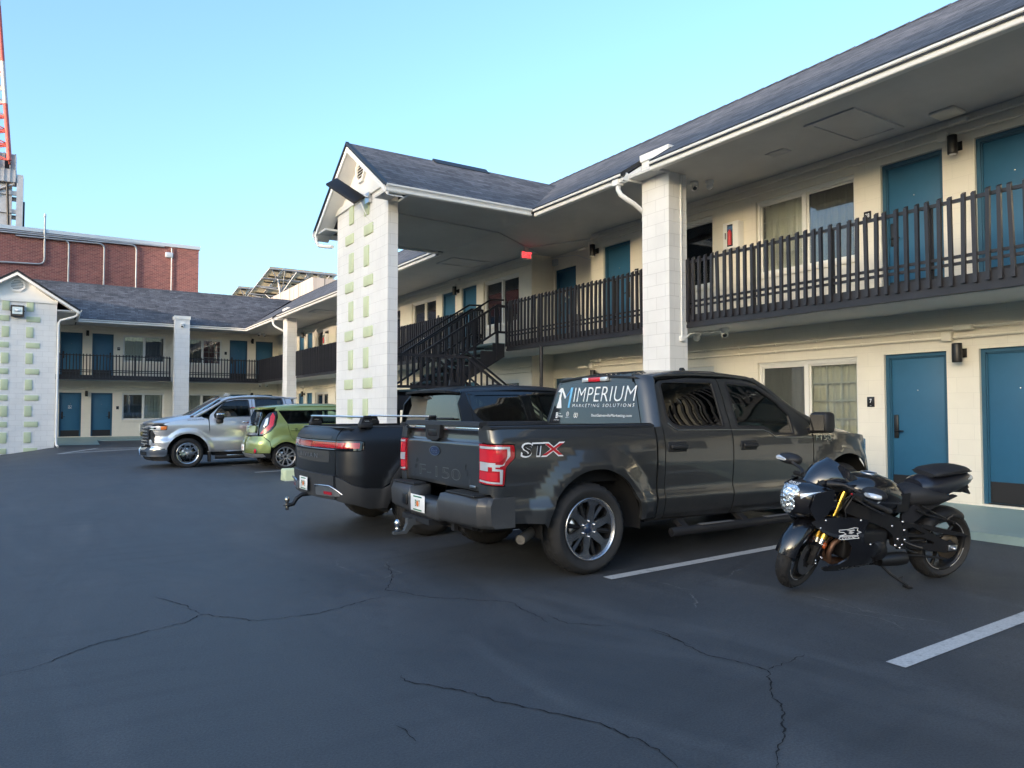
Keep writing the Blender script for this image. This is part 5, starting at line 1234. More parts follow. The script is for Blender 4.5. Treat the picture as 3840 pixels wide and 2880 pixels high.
    zh=lerp_tab([3.1,3.3,3.7,4.0,4.2,4.4],[1.35,1.35,1.315,1.265,1.21,1.13])
    def SH(x,y):
        k=max(0,(abs(y)-.66)/.28); return (x,y,zh(x,.03)-.015*(y/.6)**2-.10*k**1.7+.022*math.exp(-((abs(y)-.52)/.06)**2))
    hood=[(3.10,-.935),(3.7,-.94),(4.05,-.915),(4.22,-.85),(4.35,-.70),(4.42,-.4),(4.44,0),(4.42,.4),(4.35,.70),(4.22,.85),(4.05,.915),(3.7,.94),(3.10,.935)]
    panel('hood',hood,SH,P,t,step=.07,gap=.003,ctr=(3.7,0,0))
    def SN(y,z): return (4.50-.26*(y/.9)**2-.05*abs(z-.85),y,z)
    panel('grille',[(-.78,.72),(.78,.72),(.74,1.12),(-.74,1.12)],SN,MAT['blackp'],t,step=.1,gap=0,ctr=(3,0,.9))
    panel('front_bumper',[(-.93,.45),(.93,.45),(.93,.73),(-.93,.73)],lambda y,z:(4.56-.30*(y/.93)**2,y,z),MAT['chrome'],t,step=.1,gap=0,thick=.1,ctr=(3,0,.6))
    # tailgate
    tz=lerp_tab([.74,.80,.99,1.0,1.15,1.163,1.175,1.19,1.262,1.275,1.30,1.345],[.012,.0,-.004,-.004,-.004,-.006,.010,.024,.034,.004,.0,.008])
    def STG(y,z):
        x=-1.0+tz(z,.006)+.012*(y/.77)**2
        # shallow pressed field behind the letters
        if z<.99:
            hw=.50+.20*(.99-z)/.14*.35 if z>.85 else .57
            k=smooth((hw-abs(y))/.015)*smooth((.985-z)/.02); x+=.010*k
        return (x,y,z)
    tg=panel('tailgate',rnd([(-.768,.765),(.768,.765),(.768,1.335),(-.768,1.335)],.01),STG,P,t,step=.03,gap=.0035,ctr=(0,0,1),thick=.06)
    lip=MB(); lip.prism([(-1.012,1.318),(-1.0,1.352),(-.93,1.356),(-.93,1.31)],'xz',-.77,.77); lip.build('top_lip',MAT['blackp'],tg)
    for y0,y1 in ((.285,.755),(-.755,-.055)): q=MB(); q.box(-1.006,-.99,y0,y1,1.277,1.305,ch=.003); q.build('bright_strip',MAT['chrome'],tg)
    hb=MB(); hb.prism([(-.045,1.316),(-.025,1.20),(.025,1.175),(.215,1.175),(.265,1.20),(.28,1.316)],'yz',-1.018,-.95); hb.build('handle',MAT['blackp'],tg)
    hb=MB(); hb.box(-1.024,-1.015,.02,.20,1.215,1.275,ch=.004); hb.build('handle_recess',MAT['signblack'],tg)
    ft=lambda y,z,d=.004:Vector(STG(y,z))+Vector((-d,0,0))
    def ell(a,b2,n=32,cy=.085,cz=1.075): return [(cy+a*math.cos(2*math.pi*i/n),cz+b2*math.sin(2*math.pi*i/n)) for i in range(n)]
    poly_on('badge',ell(.112,.046),MAT['chrome'],tg,lambda y,z:ft(y,z,.008)); poly_on('badge',ell(.100,.038),mat('badge_blue',(.012,.025,.085),.25,coat=1),tg,lambda y,z:ft(y,z,.0095))
    fit_text('badge_letters','Ford',.155,.015,1.075,.042,MAT['chrome'],tg,lambda y,z:ft(y,z,.011),shear=.35)
    emb=mat('embossed_edge',(.20,.205,.21),.35,.6)
    fit_text('embossed_letters','F-150',.46,-.405,.880,.105,emb,tg,lambda y,z:ft(y,z,.0035),offset=.0); fit_text('embossed_letters','F-150',.452,-.397,.880,.088,P,tg,lambda y,z:ft(y,z,.0045),offset=-.02)
    q=MB(); q.box(-1.008,-.995,-.70,-.60,.792,.812,ch=.003); q.build('badge',MAT['steel'],tg)
    # bed interior
    b=MB(); b.box(-.93,.74,-.76,.76,.80,.83); 
    for s in (-1,1): b.box(-.95,.76,s*.80-.03,s*.80+.03,.8,1.29)
    b.box(.70,.76,-.8,.8,.8,1.29); b.box(-.96,-.92,-.76,.76,.8,1.32); b.build('bed_liner',MAT['under'],t)
    for s in (-1,1):
        b=MB(); b.prism([(s*.948,1.300),(s*.942,1.318),(s*.90,1.328),(s*.82,1.325),(s*.80,1.285)],'yz',-1.0,.795); b.build('bed_rail',MAT['blackp'],t)
        q=MB(); q.box(-1.0,.79,s*.9-.012,s*.9+.012,1.328,1.333); q.build('rail_groove',MAT['signblack'],t)
    # rear bumper
    PB=paint_mat('scuffed_bumper_grey',(.05,.052,.056),.2,.5,.25,dirt=.55,dcol=(.16,.16,.16))
    def bumper(y): return -1.165+.09*abs(y)**2.2
    b=MB()
    def sec(y):
        x=bumper(y); a=abs(y); zt=.735 if a>.30 else .64
        if a<.30: return [(x+.02,.47),(x-.01,.50),(x-.012,.60),(x+.01,.635),(x+.20,.645),(x+.20,.47)]
        return [(x+.03,.485),(x-.005,.52),(x-.015,.665),(x+.012,.728),(x+.22,.742),(x+.22,.485)]
    ys_=[-.985,-.965,-.90,-.80,-.70,-.5,-.36,-.32,-.29,-.2,0,.2,.29,.32,.36,.5,.7,.8,.9,.965,.985]
    n=6
    for i in range(len(ys_)-1):
        a,c2=sec(ys_[i]),sec(ys_[i+1]); ra_=(ys_[i],ys_[i+1])
        vs=[]
        for (q,yy) in ((a,ra_[0]),(c2,ra_[1])):
            rr=.0 if abs(yy)<.9 else (abs(yy)-.9)/.085
            vs+=[(x+.075*rr**2,yy,z) for x,z in q]
        b.add(vs,[(j,(j+1)%n,(j+1)%n+n,j+n) for j in range(n)],0,True)
    b.add([(x+.075,-.985,z) for x,z in sec(-.985)],[tuple(range(6))]); b.add([(x+.075,.985,z) for x,z in sec(.985)],[tuple(range(6))[::-1]])
    bm_=b.build('rear_bumper',PB,t)
    for s in (-1,1):
        q=MB(); x=bumper(.6)
        q.box(x+.03,x+.19,s*.60-.26,s*.60+.26,.735,.750,ch=.004)
        for i in range(9): q.box(x+.04+i*.016,x+.048+i*.016,s*.60-.24,s*.60+.24,.748,.756)
        q.build('step_pad',MAT['blackp'],bm_)
        q=MB(); q.box(-1.20,-1.12,s*.985-.02 if s<0 else .965,s*.985+.02 if s<0 else 1.005,.5,.74) if False else None
    rc=MB(); rc.box(-1.185,-1.165,.30,.40,.555,.665,ch=.008) if False else rc.box(-1.182,-1.16,.345,.455,.55,.66,ch=.01); rc.build('tow_socket',MAT['signblack'],bm_)
    licence(bm_,T(-1.19,.06,.60)@RZ(R(-90)),'BW7')
    # plates recess frame
    # tow ball, exhaust, under parts
    h=MB(); h.box(-1.28,-.95,.08,.14,.40,.46); h.prism([(-1.26,.46),(-1.31,.35),(-1.41,.35),(-1.41,.325),(-1.29,.325),(-1.22,.40),(-1.22,.46)],'xz',.085,.135); h.build('hitch',mat('hitch_grey',(.11,.115,.12),.5,.5),t)
    h=MB(); h.lathe([(.0,0),(.022,0),(.022,.03),(.014,.045),(.027,.058),(.027,.085),(.014,.105),(0,.11)],16,M=T(-1.37,.11,.35)); h.build('tow_ball',MAT['chrome'],t)
    h=MB(); h.box(-1.2,-1.0,-.2,.4,.43,.48); h.box(-1.06,-1.02,-.42,-.36,.40,.50); h.box(-1.06,-1.02,.42,.48,.40,.50); h.tube([(-1.0,-.7,.47),(-1.0,.7,.47)],.035,8); h.build('hitch_beam',MAT['blackp'],t)
    e=MB(); Me=Matrix.Identity(4); e.tube([(.3,-.55,.46),(-.25,-.62,.42),(-.52,-.80,.39),(-.70,-.93,.365)],.045,14,cap=False); e.tube([(.3,-.55,.46),(-.25,-.62,.42),(-.52,-.80,.39),(-.695,-.925,.366)],.040,14); e.build('exhaust',mat('worn_steel',(.30,.28,.25),.42,.85,var=.2),t)
    u=MB(); u.box(-.95,4.1,-.72,.72,.42,.58); u.box(.70,3.05,-.90,.90,.40,.62); u.box(.75,3.1,-.86,.86,.55,1.18); u.tube([(0,-.75,.40),(0,.75,.40)],.08,10); u.tube([(FA,-.75,.44),(FA,.75,.44)],.07,10); u.sphere((0,0,.40),.17); u.box(-1.0,-.6,-.5,.5,.40,.5)
    u.build('underbody',MAT['under'],t)
    for cx,cz in ((.06,.41),(FA,.44)):
        for s in (-1,1):
            wl=MB(); wl.lathe([(.55,0),(.55,.32),(.0,.32)],28,M=T(cx,s*.95,cz)@RX(R(90 if s>0 else -90)),a0=R(-6 if s>0 else 174),a1=R(186 if s>0 else 366)); wl.build('wheel_liner',MAT['under'],t)
    # cabin
    m=MB(); m.box(2.55,3.2,-.82,.82,.9,1.24,ch=.06); m.box(2.85,3.3,-.78,.78,1.2,1.27,ch=.04); m.box(2.35,2.62,.22,.58,1.12,1.26,ch=.05); m.build('dashboard',MAT['dash'],t)
    steering(t,2.40,.40,1.20)
    for y in (-.42,.42): seat_at(t,1.62,y,.82)
    m=MB(); m.box(1.0,1.45,-.75,.75,.80,.98,ch=.05); m.box(.93,1.08,-.75,.75,.95,1.50,ch=.05); m.build('rear_bench',MAT['seat'],t)
    hl=MB(); hl.grid(lambda u,v:(.92+1.5*u,-.66+1.32*v,1.80+.03*math.sin(math.pi*u)),[i/6 for i in range(7)],[i/6 for i in range(7)]); hl.build('headliner',MAT['seat'],t)
    mi=MB(); mi.box(2.28,2.33,-.12,.12,1.70,1.77,ch=.015); mi.build('inner_mirror',MAT['blackp'],t)
    # door mirrors
    for s in (-1,1):
        m=MB(); m.box(2.99,3.17,s*1.13-.11,s*1.13+.11,1.205,1.435,ch=.045); m.box(3.05,3.14,min(s*.93,s*1.08),max(s*.93,s*1.08),1.20,1.26,ch=.02)
        mo=m.build('door_mirror',MAT['blackp'],t); g=MB(); g.box(2.983,2.992,s*1.13-.085,s*1.13+.085,1.235,1.405); g.build('mirror_glass',MAT['blackglass'],mo)
    # side badges
    fs=lambda x,z,d=.004:Vector(S(x,z))+Vector((0,-d,0))
    redm=mat('decal_red',(.50,.012,.02),.4)
    for body,l,r,c1,c2 in (('ST',-.72,-.47,MAT['ink'],MAT['signblack']),('X',-.52,-.28,MAT['ink'],redm)):
        fit_text('side_decal',body,l-.012,r+.012,1.12,.125,c1,t,lambda a,b2:fs(a,b2,.003),shear=.12,offset=.035)
        fit_text('side_decal',body,l+.004,r-.004,1.12,.100,c2,t,lambda a,b2:fs(a,b2,.0045),shear=.12,offset=.012)
    fit_text('side_badge','F150',3.16,3.44,1.148,.058,MAT['chrome'],t,lambda a,b2:fs(a,b2,.008),shear=.1,offset=.012); fit_text('side_badge','STX',3.36,3.44,1.108,.016,MAT['steel'],t,lambda a,b2:fs(a,b2,.008))
    # running boards
    for s in (-1,1):
        m=MB(); m.tube([(.93,s*1.02,.30),(.99,s*1.03,.305),(3.0,s*1.03,.305),(3.08,s*1.0,.31)],.043,12); 
        for x in (1.15,2.0,2.85): m.prism([(s*.80,.46),(s*.80,.40),(s*1.0,.28),(s*1.02,.32)],'yz',x-.04,x+.04)
        o=m.build('running_board',MAT['blackp'],t); q=MB()
        for x0,x1 in ((1.3,1.75),(2.25,2.75)): q.box(x0,x1,s*1.03-.03,s*1.03+.03,.343,.353,ch=.004)
        q.build('step_tread',mat('dusty_tread',(.12,.12,.12),.8),o)
    def xtra(w,dz,MX,fy):
        m=MB()
        for i in range(6):
            a=R(60*i-19+90); Mr=RY(-a)
            m.add([(.085,dz(.1)-.016,-.016),(.245,dz(.24)-.030,-.024),(.245,dz(.24)-.030,.024),(.085,dz(.1)-.016,.016),(.085,dz(.1)-.05,-.016),(.245,dz(.24)-.07,-.024),(.245,dz(.24)-.07,.024),(.085,dz(.1)-.05,.016),(.085,dz(.1)-.008,0),(.245,dz(.24)-.012,0)],[(0,1,9,8),(8,9,2,3),(0,4,5,1),(3,2,6,7)],0,False,Mr)
        m.build('inner_spokes',MAT['gunmetal'],w)
    wh=make_wheel(.405,.275,.272,windows_from(6,[(0,.088),(9,.092),(11,.115),(20,.178),(21,.205),(14.5,.243),(0,.246)],-19),MAT['alloy'],MAT['alloy'],.018,6,.068,mat('cap_blue',(.012,.025,.06),.3,coat=1),.048,96,.009,extra=xtra)
    for x,z in ((0,.405),(FA,.445)):
        for s in (-1,1):
            o=copy_tree(wh,t); o.location=(x,s*.862,z); o.rotation_euler=(0,0,0 if s>0 else R(180))
    drop(wh); return t
gray_truck()
# ------------------------------------------------------------ matte dark pickup beyond the grey one
def matte_truck():
    t=empty('pickup_truck',(3.66,8.63,0),0,'satin black pickup with full width red light bar and crossbars over its bed','pickup truck','vehicles parked by the motel')
    P=paint_mat('satin_black_blue',(.028,.031,.036),.55,.36,.0,flake=.05); CL=mat('grey_cladding',(.036,.038,.042),.62,var=.1,vscale=2,bump=(160,.15,.001))
    w_=lerp_tab([.30,.38,.48,.60,.75,.95,1.12,1.20,1.26,1.30,1.50,1.65,1.72,1.77],[.90,.94,.975,1.0,1.012,1.002,.985,.955,.915,.90,.83,.765,.71,.62])
    xr=lerp_tab([.35,.45,.75,1.05,1.15,1.20,1.24,1.27],[-.97,-1.0,-1.03,-1.03,-1.015,-.985,-.945,-.90]); RC=.25
    AX,AZ=.12,.43
    def XC(z): return xr(z)+.08+RC
    def S(x,z,off=0):
        w=w_(z)+off; r=math.hypot(x-AX,z-AZ); r2=math.hypot(x-3.57,z-AZ)
        w+=.03*smooth((.66-min(r,r2))/.10)
        if x>3.9: w-=.5*((x-3.9)/.6)**2.4
        c0=XC(z)
        if x>=c0: return (x,-w,z)
        a=(c0-x)/RC
        if a<math.pi/2: return (c0-(RC+off)*math.sin(a),-(w-RC*(1-math.cos(a))),z)
        y=w-RC-(a-math.pi/2)*RC; yb=w-RC
        return (c0-RC-off-.08*(1-(y/yb)**2),-y,z)
    def PU(ur,z): return (XC(z)+ur,z)
    SE=-RC*math.pi/2
    def seam(z): return PU(SE,z)
    clad=[(-.50,.588),(-.70,.60),(-.84,.645),(-.95,.70)]
    bed=[(.54,1.262),(.54,.62)]+arc(AX,AZ,.575,20,158,26)+clad+[PU(SE,.735),PU(SE,.9),PU(SE,1.008),PU(-.05,1.008),PU(-.012,1.02),PU(-.0,1.06),PU(-.012,1.11),PU(-.05,1.122),PU(SE,1.122),PU(SE,1.18),PU(SE,1.22),PU(SE,1.25),PU(-.2,1.262)]
    for o in both('bed_side',bed,S,P,t,step=.05,thick=.03): pass
    for i,o in enumerate(both('tail_lamp',rnd([PU(SE,1.012),PU(-.05,1.012),PU(-.016,1.022),PU(-.004,1.06),PU(-.016,1.108),PU(-.05,1.118),PU(SE,1.118)],.004),S,MAT['blackglass'],t,step=.03,thick=.02,gap=.001)):
        panel('red_lens',[PU(SE+.005,1.035),PU(-.06,1.035),PU(-.06,1.098),PU(SE+.005,1.098)],S,MAT['redlens'],o,step=.03,thick=.002,gap=0,off=.003,mirror=bool(i))
    # tailgate
    def G(y,z,off=0): return (xr(z)+.08*(y/.75)**2-off,y,z)
    tg=panel('tailgate',[(-.745,.735),(.745,.735),(.745,1.008),(-.745,1.008)],G,P,t,step=.05,thick=.04,gap=.003,ctr=(0,0,.9))
    panel('upper_skin',[(-.745,1.122),(.745,1.122),(.72,1.262),(-.72,1.262)],G,P,tg,step=.03,thick=.04,gap=.003,ctr=(0,0,.9))
    panel('name_panel',rnd([(-.62,.868),(.62,.868),(.62,1.0),(-.62,1.0)],.03),G,mat('satin_grey',(.085,.084,.082),.42,.5),tg,step=.05,thick=.004,gap=0,off=.003,ctr=(0,0,.9))
    panel('upper_panel',rnd([(-.64,1.126),(.64,1.126),(.64,1.172),(-.64,1.172)],.02),G,mat('satin_grey2',(.06,.06,.062),.42,.5),tg,step=.04,thick=.004,gap=0,off=.002,ctr=(0,0,.9))
    fit_text('lettering','RIVIAN',.32,-.33,.935,.052,MAT['steel'],tg,lambda y,z:Vector(G(y,z,.007)),spacing=1.6)
    lb=panel('light_bar',[(-.748,1.012),(.748,1.012),(.748,1.118),(-.748,1.118)],G,MAT['blackglass'],t,step=.05,thick=.02,gap=.001,ctr=(0,0,1))
    panel('red_lens',[(-.74,1.036),(.56,1.036),(.56,1.098),(-.74,1.098)],G,MAT['redlens'],lb,step=.05,thick=.002,gap=0,off=.003,ctr=(0,0,1))
    panel('clear_lens',[(.57,1.03),(.74,1.03),(.74,1.10),(.57,1.10)],G,MAT['clearlens'],lb,step=.05,thick=.002,gap=0,off=.003,ctr=(0,0,1))
    for z in (1.108,1.020): 
        q=MB(); q.tube([Vector(G(-.74+1.48*i/20,z,.005)) for i in range(21)],.006,6); q.build('chrome_line',MAT['steel'],lb)
    # cladding and bumper
    SO=lambda x,z:S(x,z,.012)
    lowc=[PU(SE,.735),(-.95,.70),(-.84,.645),(-.70,.60),(-.50,.588)]
    cl=[PU(SE,.72),(-.95,.695),(-.84,.64),(-.70,.597),(-.50,.585)]+[p for p in arc(AX,AZ,.575,160,20,26)]+[(AX+.50,.60),(AX+.50,.40)]+arc(AX,AZ,.50,5,170,24)+[(-.42,.36),(-.62,.36),(-.80,.42),PU(SE,.455)]
    for o in both('cladding',cl,SO,CL,t,step=.045,thick=.04,gap=0): pass
    bp=panel('rear_bumper',[(-.752,.46),(.752,.46),(.752,.728),(-.752,.728)],lambda y,z:G(y,z,.03 if z>.70 else .035),CL,t,step=.05,thick=.08,gap=0,ctr=(0,0,.6))
    panel('step_top',[(-.75,0),(.75,0),(.75,1),(-.75,1)],lambda y,k:(G(y,.73,.034)[0]+.06*k,y,.729+.012*k),CL,bp,step=.1,thick=0,gap=0,ctr=(0,0,0))
    for s in (1,-1):
        pl=[(s*.36,.605),(s*.72,.615),(s*.86,.52),(s*.84,.505),(s*.34,.49)] if True else 0
        fn=(lambda y,z:Vector(G(y,z,.052)) if abs(y)<.75 else Vector((G(.75,z)[0]-.052+(abs(y)-.75)*.75,y,z)))
        panel('bumper_insert',rnd(pl,.03),lambda y,z:fn(y,z),mat('satin_silver',(.30,.31,.32),.35,.8),bp,step=.05,thick=.02,gap=0,ctr=(0,0,.6))
        ed=MB(); ed.tube([fn(y,z)+Vector((-.006,0,0)) for y,z in ((s*.35,.592),(s*.365,.607),(s*.715,.617),(s*.80,.575),(s*.86,.525))],.011,6); ed.build('bright_edge',MAT['alloy'],bp)
        panel('reflector',rnd([(s*.56,.515),(s*.74,.515),(s*.74,.55),(s*.56,.55)],.01),lambda y,z:fn(y,z)+Vector((-.005,0,0)),MAT['redlens'],bp,step=.05,thick=.004,gap=0,ctr=(0,0,.6))
    licence(bp,T(-1.085,-.02,.60)@RZ(R(-90)),'PJNP43')
    h=MB(); h.tube([(-.9,0,.47),(-1.10,0,.46),(-1.16,0,.42),(-1.20,0,.355),(-1.27,0,.345)],.026,8); h.lathe([(0,0),(.045,0),(.045,.012),(0,.014)],14,M=T(-1.27,0,.338)); h.build('hitch',mat('hitch_black',(.03,.03,.032),.4,.5),t)
    h=MB(); h.lathe([(.0,-.06),(.02,-.055),(.022,-.02),(.02,0),(.016,.03),(.028,.05),(.028,.075),(.014,.098),(0,.10)],16,M=T(-1.27,0,.345)); h.build('tow_ball',mat('tarnished_chrome',(.5,.45,.38),.25,1.0),t)
    # bed cover and rails
    b=MB(); b.box(-.82,.52,-.86,.86,1.235,1.250); b.build('bed_cover',MAT['under'],t)
    for s in (-1,1):
        b=MB(); b.box(-.66,.53,s*.885-.03,s*.885+.03,1.245,1.275,ch=.008); b.build('bed_rail',MAT['blackp'],t)
    b=MB(); b.add([(-.90,-.70,1.262),(-.90,.70,1.262),(-.80,.84,1.266),(-.80,-.84,1.266)],[(0,1,2,3)]); b.build('rail_cap',P,t)
    # cab: side with windows
    QW=rnd([(.80,1.625),(.83,1.50),(.90,1.39),(.99,1.318),(1.545,1.312),(1.50,1.66),(.83,1.645)],.03)
    FW=rnd([(1.68,1.312),(2.62,1.312),(2.72,1.36),(2.30,1.60),(2.10,1.66),(1.64,1.665)],.04)
    cabp=[(.60,.42),(3.02,.42),(3.02,1.30),(2.78,1.40),(2.35,1.65),(2.15,1.70),(1.0,1.715),(.66,1.695),(.565,1.55),(.575,1.30)]
    for mir in (False,True):
        o=panel('cab_side',cabp,S,P,t,holes=[QW,FW],step=.06,thick=.03,mirror=mir,gap=.004)
        panel('window',QW,S,MAT['tintglass'],o,step=.07,thick=0,off=-.008,gap=-.008,mirror=mir); panel('window',FW,S,MAT['autoglass'],o,step=.07,thick=0,off=-.008,gap=-.008,mirror=mir)
        panel('window_trim',rnd([(.69,1.68),(.72,1.52),(.80,1.38),(.93,1.29),(2.72,1.29),(2.79,1.34),(2.33,1.635),(2.12,1.69),(1.0,1.695)],.03),S,MAT['blackglass'],o,holes=[QW,FW],step=.06,thick=.004,off=.002,gap=0,mirror=mir)
        s=1 if mir else -1
        for xx,z0,z1 in ((.735,1.30,1.69),(1.60,.46,1.69),(.72,.75,1.30)):
            q=MB(); q.tube([Vector((S(xx,z0+(z1-z0)*i/10)[0],s*(-S(xx,z0+(z1-z0)*i/10)[1])+s*.001,z0+(z1-z0)*i/10)) for i in range(11)],.0035,5); q.build('door_gap',MAT['under'],o)
    b=MB(); b.box(.50,3.1,-.93,.93,.36,.62); b.box(.60,3.05,-.87,.87,.6,1.26); b.build('underbody',MAT['under'],t)
    def SB(y,z): return (.60+.12*(z-1.3)-.02*(1-(y/.8)**2),y,z)
    panel('cab_back',[(-.90,.7),(.90,.7),(.90,1.30),(.70,1.71),(-.70,1.71),(-.90,1.30)],SB,MAT['blackglass'],t,holes=[rnd([(-.76,1.305),(.76,1.305),(.62,1.655),(-.62,1.655)],.03)],step=.08,gap=0,ctr=(2,0,1))
    panel('rear_window',rnd([(-.76,1.305),(.76,1.305),(.62,1.655),(-.62,1.655)],.03),SB,mat('reflective_dark_glass',(.02,.016,.013),.02,coat=1,spec=1.0),t,step=.08,thick=.003,gap=0,ctr=(2,0,1))
    q=MB(); q.tube([(.56,-.69,1.355),(.565,-.3,1.352),(.57,0,1.35)],.012,6); q.build('wiper_arm',MAT['blackp'],t)
    zr=lerp_tab([.5,.62,.9,1.5,2.0,2.3,2.5],[1.715,1.742,1.775,1.80,1.795,1.76,1.70])
    def SR(x,y):
        k=max(0,(abs(y)-.56)/.15); return (x,y,zr(x,.03)-.02*(y/.7)**2-.045*k*k)
    panel('roof',[(.50,-.60),(.62,-.70),(.9,-.725),(2.2,-.72),(2.52,-.62),(2.56,0),(2.52,.62),(2.2,.72),(.9,.725),(.62,.70),(.50,.60)],SR,P,t,step=.08,gap=0,ctr=(1.5,0,0),thick=.03)
    q=MB(); q.prism([(.86,1.79),(1.04,1.795),(.98,1.81),(.90,1.865),(.875,1.865)],'xz',-.02,.02); q.build('antenna_fin',MAT['blackp'],t)
    panel('windscreen',[(-.80,0),(.80,0),(.80,1),(-.80,1)],lambda y,k:(3.12-.64*k+.1*(1-(y/.8)**2),y*(1-.16*k),1.28+.44*k),MAT['autoglass'],t,step=.12,thick=0,gap=0,ctr=(2,0,0))
    zh=lerp_tab([3.0,3.3,3.8,4.2,4.4],[1.30,1.28,1.25,1.20,1.10])
    panel('hood',[(3.0,-.9),(3.9,-.92),(4.25,-.72),(4.38,0),(4.25,.72),(3.9,.92),(3.0,.9)],lambda x,y:(x,y,zh(x,.03)-.10*max(0,(abs(y)-.6)/.3)**2),P,t,step=.1,gap=0,ctr=(3.6,0,0))
    for o in both('front_fender',[(3.03,.44)]+arc(3.57,AZ,.52,178,2,22)+[(4.25,.45),(4.30,.8),(4.25,1.12),(3.7,1.19),(3.03,1.24)],S,P,t,step=.07): pass
    panel('front_bumper',[(-.80,.42),(.80,.42),(.80,1.15),(-.80,1.15)],lambda y,z:(4.42-.2*(y/.8)**2-.05*abs(z-.8),y,z),P,t,step=.12,gap=0,ctr=(3,0,.8))
    for y in (-.42,.42): seat_at(t,1.55,y,.80)
    m=MB(); m.box(.95,1.4,-.7,.7,.78,.95,ch=.05); m.box(.85,1.0,-.7,.7,.95,1.45,ch=.05); m.build('rear_bench',MAT['seat'],t)
    for cx in (AX,3.57):
        for s in (-1,1):
            l=MB(); l.lathe([(.535,0),(.535,.34),(0,.34)],26,M=T(cx,s*.95,AZ)@RX(R(90 if s>0 else -90)),a0=R(-14 if s>0 else 166),a1=R(194 if s>0 else 374)); l.build('wheel_liner',MAT['under'],t)
    for s in (-1,1):
        m=MB(); m.box(2.55,2.72,s*1.12-.10,s*1.12+.10,1.27,1.44,ch=.04); m.box(2.6,2.68,min(s*.9,s*1.05),max(s*.9,s*1.05),1.27,1.32); m.build('door_mirror',MAT['blackp'],t)
    wh=make_wheel(.43,.28,.265,windows_from(5,[(0,.09),(10,.10),(24,.20),(20,.242),(0,.245)]),MAT['gunmetal'],MAT['gunmetal'],.02,5,.06,None,.04,80,.008)
    for x in (AX,3.57):
        for s in (-1,1):
            o=copy_tree(wh,t); o.location=(x,s*.875,.43); o.rotation_euler=(0,0,0 if s>0 else R(180))
    drop(wh)
    # two silver crossbars clamped over the bed
    for xx,lb in ((-.66,'silver crossbar clamped over the tailgate end of the black truck bed'),(.15,'silver crossbar clamped over the cab end of the black truck bed')):
        cb=empty('cargo_crossbar',(3.66+xx,8.63,1.272),0,lb,'crossbar','crossbars on the satin black truck')
        m=MB(); m.prism([(-.042,.112),(-.02,.100),(.03,.100),(.045,.112),(.02,.124),(-.02,.124)],'xz',-.93,.98); m.build('bar',mat('silver_bar',(.62,.65,.68),.3,.6),cb)
        for s in (-1,1):
            m=MB(); y=s*.90; m.box(-.075,.075,y-.05,y+.05,-.012,.045,ch=.01); m.prism([(-.065,.045),(.065,.045),(.045,.10),(-.045,.10)],'xz',y-.04,y+.04); 
            f2=m.build('foot',MAT['blackp'],cb)
        m=MB(); m.box(-.04,.048,-.965,-.925,.098,.127,ch=.008); m.build('end_cap',MAT['blackp'],cb)
        for s in (-1,1):
            fit_text('lettering','YAKIMA',-.028,.028,.065,.010,MAT['ink'],cb,lambda a,b2:Vector((a,s*.90-.0415,b2)))
    return t
matte_truck()
